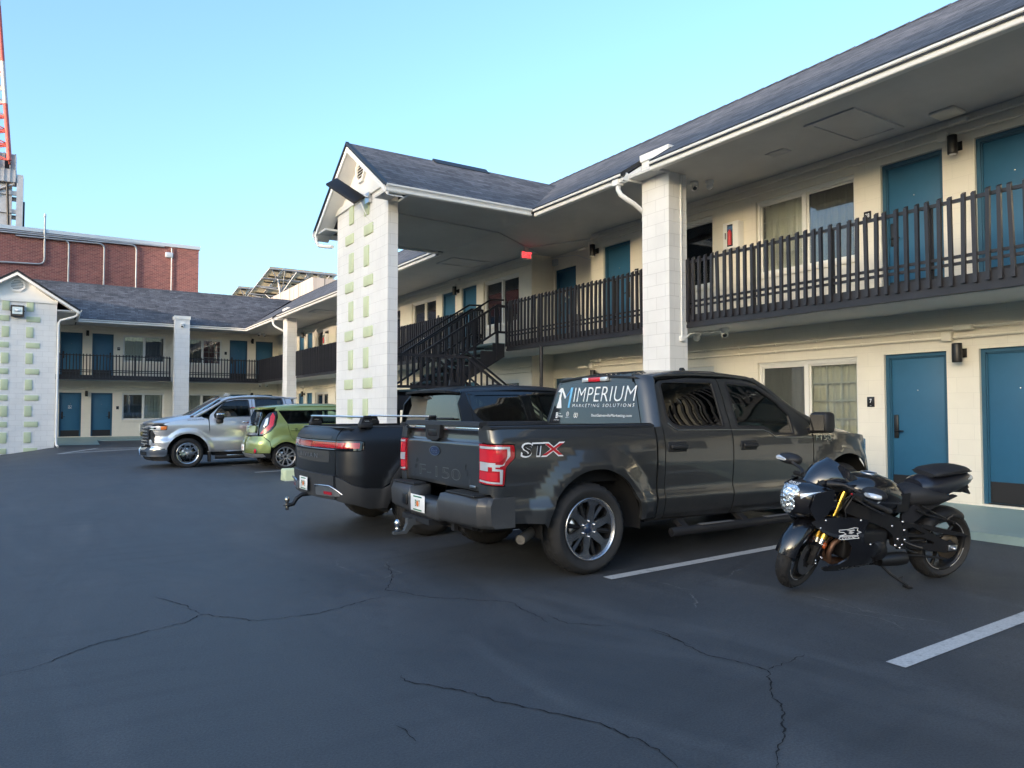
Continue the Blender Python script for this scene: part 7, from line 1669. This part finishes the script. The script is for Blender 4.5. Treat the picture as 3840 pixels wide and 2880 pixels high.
def moto():
    O=(6.394,3.295,.045); t=empty('motorcycle',O,R(164.2),'glossy black sport motorcycle leaning on its side stand, gold forks','motorcycle')
    t.rotation_euler=(R(-9),0,R(164.2)); t.rotation_mode='XYZ'
    GB=paint_mat('gloss_black',(.006,.006,.008),.0,.2,1.0,flake=0); MB_=mat('matt_black_casting',(.014,.014,.016),.5,.2,bump=(120,.1,.001)); SEAT=mat('seat_vinyl',(.016,.016,.018),.62,bump=(160,.15,.001))
    BT=paint_mat('dark_blue_black',(.018,.020,.030),.3,.33,.5,flake=0); GOLD=mat('gold_fork',(.62,.40,.08),.25,1.0); BR=mat('bronze_header',(.17,.095,.065),.42,.6,var=.3,vscale=14)
    LO=MAT['clearlens']
    # steering: rotate everything of the front end about the raked head
    pv=Vector((1.155,0,.84)); axs=Vector((-math.sin(R(24)),0,math.cos(R(24)))); Ms=T(*pv)@Matrix.Rotation(R(25),4,axs)@T(*(-pv))
    def wheel(name,Rt,W,rr,c0,M,disc,stripe):
        w=bpy.data.objects.new(name,None); COL.objects.link(w); w.parent=t; w.matrix_local=M@T(*c0); MX=RX(R(-90)); h=W/2
        m=MB(); prof=[(rr,-h*.62)]+[(rr+(Rt-rr)*.35,-h*.93)]+[(Rt-.10+.10*math.cos(a)-(.0),h*math.sin(a)*1.0) if False else (Rt-h*.95*(1-math.cos(a)),h*math.sin(a)) for a in [R(q) for q in range(-74,75,8)]]+[(rr+(Rt-rr)*.35,h*.93),(rr,h*.62)]
        m.lathe(prof,72,M=MX); m.build('tyre',MAT['rubber'],w)
        g=MB()
        for i in range(22):
            a0=2*math.pi*i/22
            for s in (-1,1):
                pts=[]
                for k in range(9):
                    b2=R(6+58*k/8)*s; aa=a0+(.10*math.sin(k*.9)+.035*k)+(0 if s>0 else .14); rad=Rt-h*.95*(1-math.cos(b2))+.0006; pts.append((rad*math.cos(aa),h*math.sin(b2),rad*math.sin(aa)))
                g.tube(pts,.0026,4)
        g.build('tread_grooves',MAT['signblack'],w)
        m=MB(); m.lathe([(rr+.004,-h*.66),(rr-.004,-h*.70),(rr-.016,-h*.66),(rr-.024,-h*.45),(rr-.030,0),(rr-.024,h*.45),(rr-.016,h*.66),(rr-.004,h*.70),(rr+.004,h*.66)],64,M=MX)
        for i in range(3):
            for d in (-.17,.17):
                a=2*math.pi*i/3+.5; c1=Vector((.045*math.cos(a+d*2),0,.045*math.sin(a+d*2))); c2=Vector(((rr-.022)*math.cos(a+d*1.6),0,(rr-.022)*math.sin(a+d*1.6))); m.tube([c1,c1.lerp(c2,.5),c2],.02,8,rs=[.024,.015,.017])
        m.lathe([(.0,-h*.9),(.05,-h*.85),(.055,0),(.05,h*.85),(0,h*.9)],24,M=MX); m.build('rim',MAT['black'],w)
        st=MB()
        for s in (-1,1):
            for a0 in (10,100,190,280):
                pts=[((rr-.007)*math.cos(R(a0+k*4)),s*(h*.70+.0012),(rr-.007)*math.sin(R(a0+k*4))) for k in range(15)]; st.tube(pts,.0024,4)
        st.build('rim_stripe',stripe,w)
        for s,r1,r0 in disc:
            d=MB(); y=s; ring=[(r1*math.cos(2*math.pi*k/48),r1*math.sin(2*math.pi*k/48)) for k in range(48)]; hole=[(r0*math.cos(2*math.pi*k/48),r0*math.sin(2*math.pi*k/48)) for k in range(48)]
            hs=[hole]+[[((r1+r0)/2+dr)*1 and (((r1+r0)/2+dr)*math.cos(b2)+.005*math.cos(q),((r1+r0)/2+dr)*math.sin(b2)+.005*math.sin(q)) for q in [k*1.047 for k in range(6)]] for j in range(20) for b2,dr in ((2*math.pi*j/20,.018*(-1)**j),)]
            panel('brake_disc',ring,lambda a,b2:(a,y,b2),MAT['steel'],w,holes=hs,step=.05,thick=.005,gap=0,ctr=(0,0,0))
            for j in range(8): a=2*math.pi*j/8; d.lathe([(0,.004),(.009,.003),(.009,-.004)],8,M=T(r0*.98*math.cos(a),y,r0*.98*math.sin(a))@RX(R(-90 if y>0 else 90)))
            d.lathe([(r0*.55,0),(r0*.96,0)],24,M=T(0,y*.98,0)@MX); d.build('disc_carrier',MB_,w)
        return w
    strp=mat('grey_stripe',(.55,.55,.55),.4)
    wheel('rear_wheel',.30,.175,.215,(.02,0,.30),Matrix.Identity(4),[(-.06,.11,.06)],strp)
    wheel('front_wheel',.292,.118,.215,(1.40,0,.292),Ms,[(.072,.15,.085),(-.072,.15,.085)],strp)
    # front end
    for s in (-1,1):
        m=MB(); a,b2=Vector((1.405,s*.105,.27)),Vector((1.145,s*.10,.86)); P_=lambda k:a.lerp(b2,k)
        m.tube([P_(.33),P_(.95)],.029,14,M=Ms); m.tube([P_(.30),P_(.36)],.033,14,M=Ms); m.build('fork_tube',GOLD,t)
        m=MB(); m.tube([P_(.10),P_(.33)],.021,12,M=Ms); m.build('fork_slider',MAT['chrome'],t)
        m=MB(); m.prism([(1.36,.25),(1.43,.25),(1.42,.33),(1.40,.40),(1.36,.42),(1.34,.36)],'xz',s*.10-.022,s*.10+.022,M=Ms); m.build('axle_lug',MB_,t)
        m=MB(); m.box(1.27,1.345,s*.082-.028,s*.082+.028,.26,.40,M=Ms,ch=.012); m.build('brake_caliper',MAT['black'],t)
        m=MB()
        for k,(x,z) in enumerate(((1.30,.285),(1.325,.30),(1.40,.29),(1.36,.42),(1.385,.26))): m.lathe([(0,.006),(.008,.005),(.009,0)],8,M=Ms@T(x,s*.125,z)@RX(R(-90*s)))
        m.build('bolts',MAT['chrome'],t)
        m=MB(); m.lathe([(.0,.012),(.022,.009),(.026,0),(.026,-.006)],14,M=Ms@T(1.33,s*.135,.405)@RX(R(-90*s))); m.build('side_reflector',mat('amber_reflector',(.45,.09,.02),.25,coat=1),t)
    fd=MB(); 
    def fen(a,b2):
        r=.292+.022-.055*(1-math.cos(b2))-(.0); return (1.40+(r)*math.cos(a),.082*math.sin(b2)*1.0,.292+r*math.sin(a)-.0*abs(b2))
    fd.grid(fen,[R(12+ (158-12)*i/24) for i in range(25)],[R(-100+200*j/14) for j in range(15)],0,True,Ms)
    for s in (-1,1): fd.add([Ms@Vector(p) for p in ((1.52,s*.078,.46),(1.30,s*.078,.55),(1.30,s*.09,.40),(1.38,s*.095,.33),(1.42,s*.09,.36))],[(0,1,2,3,4)])
    fd.build('front_fender',GB,t)
    tc=MB(); tc.prism([(1.08,-.13),(1.19,-.13),(1.22,0),(1.19,.13),(1.08,.13),(1.06,0)],'xy',.835,.86,M=Ms); tc.prism([(1.17,-.13),(1.28,-.13),(1.28,.13),(1.17,.13)],'xy',.60,.64,M=Ms); tc.build('fork_yoke',MB_,t)
    for s in (-1,1):
        m=MB(); m.tube([(1.15,s*.10,.82),(1.13,s*.16,.815),(1.0,s*.38,.755)],.013,8,M=Ms); m.build('handlebar',MAT['black'],t)
        m=MB(); m.tube([(1.075,s*.255,.787),(1.0,s*.38,.755)],.019,10,M=Ms); m.tube([(1.0,s*.38,.755),(.985,s*.405,.748)],.022,10,M=Ms); m.box(1.075,1.135,s*.20-.035,s*.20+.035,.77,.83,M=Ms,ch=.01); m.build('grip',mat('grip_rubber',(.02,.02,.021),.85),t)
        m=MB(); m.tube([(1.16,s*.19,.80),(1.14,s*.27,.775),(1.06,s*.39,.735)],.0065,6,M=Ms); m.build('lever',MAT['black'],t)
        m=MB(); m.lathe([(0,0),(.022,0),(.022,.04),(0,.042)],12,M=Ms@T(1.17,s*.14,.83)); m.build('reservoir',MAT['blackp'],t)
    m=MB(); m.tube([(1.13,.20,.80),(1.22,.22,.70),(1.15,.19,.56),(1.0,.17,.52)],.006,6); m.tube([(1.12,.18,.81),(1.2,.16,.75),(1.1,.12,.6)],.005,6); m.tube([Ms@Vector((1.15,.15,.80)),Ms@Vector((1.25,.12,.65)),Ms@Vector((1.33,.11,.40))],.005,6); m.build('cables',MAT['black'],t)
    m=MB(); m.box(1.12,1.135,.172,.182,.80,.812,ch=.002); m.build('starter_button',MAT['red'],t)
    # tank and its details
    tk=loft([(.49,.60,.705,.095),(.54,.59,.80,.125),(.64,.60,.875,.155),(.76,.61,.915,.175),(.87,.62,.925,.175),(.96,.64,.912,.16),(1.03,.68,.885,.125),(1.06,.72,.85,.09)],28,26,pw=2.7); tk.build('tank',GB,t)
    m=MB(); m.lathe([(.062,0),(.062,.007),(.050,.010),(.048,.004)],28,M=T(.82,0,.922)@RY(R(-2))); m.build('filler_ring',MAT['steel'],t); m=MB(); m.lathe([(0,.006),(.046,.006),(.048,.002)],24,M=T(.82,0,.922)@RY(R(-2))); m.build('filler_cap',MAT['black'],t)
    for s in (-1,1):
        m=MB(); m.grid(lambda x,z:(x,s*(.11+.22*(x-.5)+.012-(z-.72)**2*.5),z),[.50,.55,.60,.66],[.63,.68,.73,.78]); m.build('tank_grip',MB_,t)
    fit_text('logo','S',.93,.82,.755,.075,strp,t,lambda a,b2:Vector((a,.1765-(a-.87)**2*1.5-(b2-.76)**2*.5,b2)),shear=.3)
    # cowl: nose with lamps
    ns=[(1.28,.60,.875,.20),(1.34,.59,.885,.195),(1.42,.585,.885,.175),(1.50,.59,.875,.14),(1.56,.62,.855,.095),(1.605,.68,.81,.04),(1.615,.72,.77,.012)]
    nl=loft(ns,22,26,pw=2.2); nl.build('nose_cowl',GB,t)
    xs=[q[0] for q in ns]
    def nose(y,z):
        # foremost point of the nose at this height and width
        lo,hi=1.28,1.614
        def inside(x):
            zb,zt,w=[cat_([q[k] for q in ns],xs,x) for k in (1,2,3)]
            c1=(z-(zb+zt)/2)/max(1e-4,(zt-zb)/2); return w>0 and abs(y/w)**2.2+abs(c1)**2.2<1
        if not inside(lo): return (1.30,y,z)
        for _ in range(22):
            md=(lo+hi)/2
            if inside(md): lo=md
            else: hi=md
        return (lo,y,z)
    hl=rnd([(-.02,.85),(.05,.855),(.085,.83),(.092,.79),(.07,.755),(.085,.74),(.082,.69),(.045,.645),(.0,.63),(-.045,.645),(-.082,.69),(-.085,.74),(-.07,.755),(-.092,.79),(-.085,.83),(-.05,.855),(.02,.85)],.008)
    ln=NT('faceted_headlamp'); ln.b.inputs['Base Color'].default_value=(.75,.82,.86,1); ln.b.inputs['Metallic'].default_value=.75; ln.b.inputs['Roughness'].default_value=.08; ln.b.inputs['Coat Weight'].default_value=1
    vv=ln.n('ShaderNodeTexVoronoi'); vv.inputs['Scale'].default_value=34; ln.l(ln.obj(),vv.inputs['Vector']); ln.l(ln.bump(vv.outputs['Distance'],.9,.02),ln.b.inputs['Normal'])
    h=panel('headlamp',hl,nose,ln.mat,t,step=.014,thick=.004,gap=0,off=.005,ctr=(1.2,0,.75))
    dv=MB(); dv.tube([Vector(nose(y,.748+.006*math.cos(y*40)))+Vector((.007,0,0)) for y in [-.07+.014*i for i in range(11)]],.0035,6); dv.build('lamp_divider',MAT['black'],h)
    for s in (-1,1):
        panel('position_lamp',[(s*.10,.80),(s*.155,.825),(s*.11,.765)],nose,LO,h,step=.012,thick=.002,gap=0,off=.005,ctr=(1.2,0,.75))
        m=MB(); m.tube([Vector(nose(s*y,z))+Vector((.006,0,0)) for y,z in ((.06,.60),(.10,.612),(.14,.645),(.165,.68))],.005,6); m.build('cowl_edge',MAT['alloy'],t)
        m=MB(); m.add([Vector(nose(s*y,z))+Vector((.004,0,0)) for y,z in ((.075,.615),(.12,.64),(.165,.69),(.15,.665),(.12,.625))],[(0,1,2,3,4)]); m.build('ram_air_duct',MAT['under'],t)
    fit_text('lettering','SUZUKI',.055,-.045,.868,.016,MAT['ink'],t,lambda y,z:Vector((nose(y*.9,.862)[0]+.006-(z-.862)*1.6,y,z)))
    # screen
    SC_=mat('smoked_screen',(.010,.012,.018),.06,coat=1.0,spec=.8)
    def scr(s,a):
        xr_=cat_([1.44,1.385,1.315,1.235],[0,.33,.66,1],s); zr_=cat_([.872,.95,1.02,1.068],[0,.33,.66,1],s); W_=cat_([.12,.155,.17,.135],[0,.33,.66,1],s)
        return (xr_-(.17+.05*s)*(1-math.cos(a)),W_*math.sin(a),zr_-(.02+.15*s**.8)*(1-math.cos(a))-.01*s)
    m=MB(); m.grid(scr,[i/14 for i in range(15)],[R(-82+164*j/20) for j in range(21)]); m.build('windscreen',SC_,t,recalc=False)
    m=MB()
    for s,a in ((.15,40),(.15,-40),(.5,70),(.5,-70),(.12,75)): m.sphere(Vector(scr(s,R(a))),.007,8,6)
    m.build('screen_bolts',MAT['black'],t)
    m=MB(); m.box(1.14,1.30,-.10,.10,.80,.88,ch=.02); m.build('instrument_pod',MAT['under'],t)
    # side fairings
    def FS(x,z):
        y=.215+.02*math.sin((z-.2)*5)-.16*max(0,(.34-z)/.16)**1.5*.55-.10*max(0,(x-1.22)/.25)**1.6-.05*smooth((.95-x)/.2)
        return (x,-y,z)
    side=rnd([(1.455,.585),(1.40,.625),(1.27,.645),(1.10,.628),(.99,.612),(1.03,.50),(1.02,.43),(.955,.40),(.90,.42),(.80,.33),(.77,.235),(.95,.205),(1.14,.172),(1.26,.175),(1.305,.20),(1.265,.235),(1.195,.25),(1.135,.31),(1.13,.40),(1.17,.455),(1.25,.475),(1.36,.505)],.012)
    for i,o in enumerate(both('side_fairing',side,FS,GB,t,step=.035,thick=.012,gap=0)):
        s=1 if i==0 else -1; o.scale=(1,-1 if False else 1,1)
    for o in both('upper_fairing',rnd([(1.32,.86),(1.47,.82),(1.50,.70),(1.44,.60),(1.36,.66),(1.325,.745)],.012),lambda x,z:(x,-(.212-.28*max(0,(x-1.33))**1.15),z),GB,t,step=.03,thick=.008,gap=0): pass
    fsl=lambda x,z,d=.003:Vector((x,-FS(x,z)[1]+d,z))
    # winged R mark and names on the near (left) side
    Rp=[[(1.262,.545),(1.19,.548),(1.13,.558),(1.095,.555),(1.10,.535),(1.06,.52),(1.10,.512),(1.085,.495),(1.15,.500),(1.262,.498),(1.20,.512),(1.225,.527),(1.262,.530)]]
    for pl in Rp:
        mb=MB(); mb.tube([fsl(a,b2) for a,b2 in densify(pl,.012)],.0026,5,closed=True); mb.build('logo_mark',MAT['ink'],t)
    poly_on('logo_mark',[(1.165,.535),(1.125,.522),(1.15,.512),(1.18,.518)],strp,t,fsl); poly_on('logo_mark',[(1.20,.540),(1.13,.546),(1.12,.536),(1.17,.532)],strp,t,fsl)
    mb=MB(); mb.tube([fsl(a,b2) for a,b2 in densify([(1.25,.492),(1.09,.488),(1.075,.474),(1.24,.470),(1.262,.478)],.012)],.0024,5,closed=True); mb.build('logo_mark',MAT['ink'],t)
    fit_text('lettering','GSX',1.235,1.10,.481,.014,MAT['ink'],t,fsl,shear=.3)
    fit_text('lettering','SUZUKI',1.15,.80,.208,.026,mat('silver_lettering',(.30,.30,.31),.4,.5),t,lambda a,b2:fsl(a,b2+.06*(1.15-a)-.006),shear=.3)
    m=MB()
    for x,z in ((1.36,.612),(1.07,.612),(.955,.415),(1.39,.55)): m.lathe([(0,.004),(.008,.003),(.009,0)],10,M=T(*fsl(x,z,.001))@RX(R(-90)))
    m.build('fairing_bolts',MAT['chrome'],t)
    # engine, headers, silencer, frame, swingarm
    m=MB(); m.box(.70,1.13,-.15,.15,.27,.50,ch=.03); m.box(.92,1.16,-.14,.14,.40,.60,ch=.03); m.lathe([(0,.03),(.07,.028),(.085,0),(.085,-.03)],24,M=T(.80,.15,.33)@RX(R(-90))); m.lathe([(0,.02),(.05,.018),(.055,-.02)],20,M=T(.955,.15,.30)@RX(R(-90))); m.build('engine',MB_,t)
    m=MB(); m.box(1.16,1.19,-.16,.16,.44,.62,ch=.01); m.build('radiator',MAT['under'],t)
    for k in range(4):
        y=-.12+.08*k; m=MB(); m.tube([(1.14,y,.44),(1.205,y,.40),(1.235,y*.95,.33),(1.21,y*.8,.25),(1.10,y*.45,.205),(.98,y*.3,.20)],.021,10); m.build('header_pipe',BR,t)
    m=MB(); m.tube([(.98,0,.205),(.80,.03,.21),(.72,.07,.225)],.045,12); m.tube([(.745,.115,.235),(.60,.135,.245),(.515,.145,.25)],.055,16,rs=[.05,.058,.050]); m.build('silencer',mat('dark_silencer',(.05,.05,.052),.4,.8),t)
    for s in (-1,1):
        y=lambda x:s*(.105+.065*smooth((x-.55)/.2)-.06*smooth((x-.95)/.2))
        pl=rnd([(1.14,.76),(1.0,.705),(.74,.625),(.615,.575),(.575,.47),(.59,.355),(.65,.345),(.675,.45),(.76,.515),(.97,.59),(1.12,.64)],.03)
        panel('frame_beam',pl,lambda x,z:(x,s*(.165-.05*smooth((x-.9)/.2)),z),MB_,t,step=.04,thick=.05,gap=0,ctr=(.8,0,.5))
        sw=rnd([(.60,.46),(.52,.535),(.40,.515),(.18,.40),(.03,.345),(-.03,.335),(-.045,.265),(.06,.255),(.36,.30),(.56,.335),(.61,.38)],.02)
        hol=[rnd([(.50,.485),(.43,.49),(.30,.43),(.34,.42),(.47,.44)],.008),rnd([(.47,.415),(.33,.40),(.20,.355),(.20,.335),(.45,.36)],.01)]
        panel('swingarm',sw,lambda x,z:(x,s*(.118),z),MB_,t,holes=hol,step=.035,thick=.028,gap=0,ctr=(.3,0,.4))
        ub=rnd([(.55,.60),(.42,.68),(.20,.715),(.02,.745),(-.02,.73),(.18,.66),(.30,.60),(.42,.52),(.52,.50)],.02)
        panel('subframe_cover',ub,lambda x,z:(x,s*.10,z),mat('satin_side_panel',(.018,.018,.022),.45),t,step=.04,thick=.02,gap=0,ctr=(.3,0,.65))
        m=MB(); m.tube([(.38,s*.12,.67),(.27,s*.15,.61),(.14,s*.165,.555)],.010,8); m.tube([(.42,s*.12,.635),(.30,s*.15,.585),(.14,s*.165,.55)],.010,8); m.tube([(.15,s*.165,.555),(.11,s*.19,.60)],.009,6); m.tube([(.14,s*.165,.552),(.15,s*.24,.552)],.012,8); m.build('passenger_peg',MAT['black'],t)
        m=MB(); m.box(.53,.62,s*.15-.01,s*.15+.01,.33,.44,ch=.006); m.tube([(.56,s*.155,.395),(.50,s*.20,.37),(.46,s*.25,.365)],.011,8); m.tube([(.58,s*.165,.35),(.48,s*.19,.31),(.46,s*.21,.31)],.007,6); m.build('rider_peg',MAT['black'],t)
        m=MB()
        for x,z in ((.60,.56),(.575,.49),(.63,.42),(.60,.345),(.56,.41),(.54,.38),(.58,.37),(.65,.37),(.70,.53)): m.lathe([(0,.006),(.009,.005),(.010,-.002)],8,M=T(x,s*.168,z)@RX(R(-90*s)))
        m.build('frame_bolts',MAT['chrome'],t)
    m=MB(); m.lathe([(.055,-.004),(.105,-.004),(.105,.004),(.055,.004)],44,M=T(.02,.092,.30)@RX(R(-90)),rad=lambda i,j:(.006 if (j in (1,2) and i%2) else 0)); m.build('sprocket',mat('worn_sprocket',(.14,.11,.08),.5,.7),t)
    m=MB(); m.tube([(.02,.092,.41),(.30,.092,.37),(.62,.092,.36)],.010,6); m.tube([(.02,.092,.195),(.30,.092,.235),(.62,.092,.27)],.010,6); m.build('chain',MAT['blackp'],t)
    m=MB(); m.box(-.03,.06,.118,.14,.275,.325,ch=.006); m.lathe([(0,.03),(.014,.028),(.016,0)],6,M=T(.02,.14,.30)@RX(R(-90))); m.tube([(.02,-.14,.30),(.02,.14,.30)],.012,8); m.build('axle_block',MAT['steel'],t)
    m=MB()
    def hug(a,b2):
        r=.300+.022-.06*(1-math.cos(b2)); return (.02+r*math.cos(a),.098*math.sin(b2),.30+r*math.sin(a))
    m.grid(hug,[R(38+82*i/16) for i in range(17)],[R(-95+190*j/12) for j in range(13)])
    m.prism([(.05,.41),(.20,.44),(.36,.49),(.35,.51),(.15,.47),(-.14,.40),(-.15,.385)],'xz',.085,.125); m.build('hugger',MB_,t)
    m=MB(); m.tube([(.40,0,.62),(.44,0,.36)],.035,12); m.build('rear_shock',MAT['steel'],t)
    # seats and tail
    st=loft([(.52,.655,.765,.075),(.46,.645,.80,.105),(.36,.645,.825,.145),(.24,.66,.80,.165),(.14,.69,.77,.15),(.085,.715,.745,.10)],20,22,pw=2.6); st.build('rider_seat',SEAT,t)
    tl=loft([(.36,.72,.86,.10),(.30,.70,.885,.125),(.20,.70,.90,.135),(.08,.725,.915,.125),(-.05,.765,.925,.11),(-.15,.80,.915,.085),(-.215,.835,.885,.045)],22,22,pw=2.5); tl.build('tail_cowl',BT,t)
    ps=loft([(.265,.885,.925,.105),(.22,.895,.945,.125),(.10,.905,.962,.128),(-.03,.915,.972,.115),(-.12,.915,.965,.09),(-.165,.91,.945,.06)],18,20,pw=2.8); ps.build('passenger_seat',SEAT,t)
    m=MB(); m.tube([(.26,.118,.905),(.10,.132,.925),(-.04,.122,.935),(-.16,.07,.93)],.006,6); m.tube([(.26,-.118,.905),(.10,-.132,.925),(-.04,-.122,.935),(-.16,-.07,.93)],.006,6); m.build('seat_piping',MAT['black'],t)
    m=loft([(-.205,.842,.885,.058),(-.17,.84,.905,.082),(-.11,.85,.885,.099)],8,16); m.build('tail_lamp',LO,t)
    m=MB(); m.add([(.02,.105,.79),(-.12,.085,.825),(-.16,.07,.79),(-.10,.05,.745),(.05,.09,.765),(.02,-.105,.79),(-.12,-.085,.825),(-.16,-.07,.79),(-.10,-.05,.745),(.05,-.09,.765)],[(0,1,2,3,4),(5,6,7,8,9),(2,3,8,7),(3,4,9,8)]); m.prism([(-.12,.775),(-.20,.725),(-.205,.735),(-.16,.79)],'xz',-.05,.05); m.build('under_tail',MAT['blackp'],t)
    # mirrors on the cowl
    for s,hx,hz in ((1,1.13,.868),(-1,1.255,.958)):
        e=Vector((hx+.02,s*.40,hz)); m=MB(); m.tube([(1.33,s*.14,.885),(1.27,s*.24,.90 if s>0 else .91),e+Vector((.03,-s*.08,-.01))],.014,8,rs=[.024,.013,.012])
        m.build('mirror_stalk',MAT['blackp'],t)
        m=loft([(-.07,-.03,.03,.075),(-.05,-.042,.042,.098),(0,-.045,.045,.105),(.035,-.034,.034,.085),(.055,-.015,.015,.05)],12,18,M=T(*e)@RZ(R(-12*s))); mo=m.build('mirror',MAT['blackp'],t)
        m=loft([(-.01,-.028,.026,.075),(.03,-.024,.024,.072),(.058,-.012,.012,.045)],8,16,M=T(*(e+Vector((.012,s*.035,0))))@RZ(R(-12*s))@Matrix.Scale(1.0,4)); m.build('indicator_lens',LO,mo)
        m=MB(); m.sphere(e+Vector((.058,s*.045,.0)),.018,10,8,sc=(.6,1,.7)); m.build('bulb',MAT['amber'],mo)
    # side stand
    m=MB(); m.tube([(.735,.10,.215),(.66,.16,.13),(.548,.235,.055)],.012,8); m.box(.525,.575,.205,.265,.038,.052,ch=.004); m.tube([(.62,.19,.10),(.60,.20,.108),(.585,.215,.125)],.006,6); m.box(.70,.77,.07,.12,.19,.25,ch=.01); m.build('side_stand',MAT['black'],t)
moto()
for o in (DR,DL,*WN):
    for ch in list(o.children): bpy.data.objects.remove(ch)
    bpy.data.objects.remove(o)
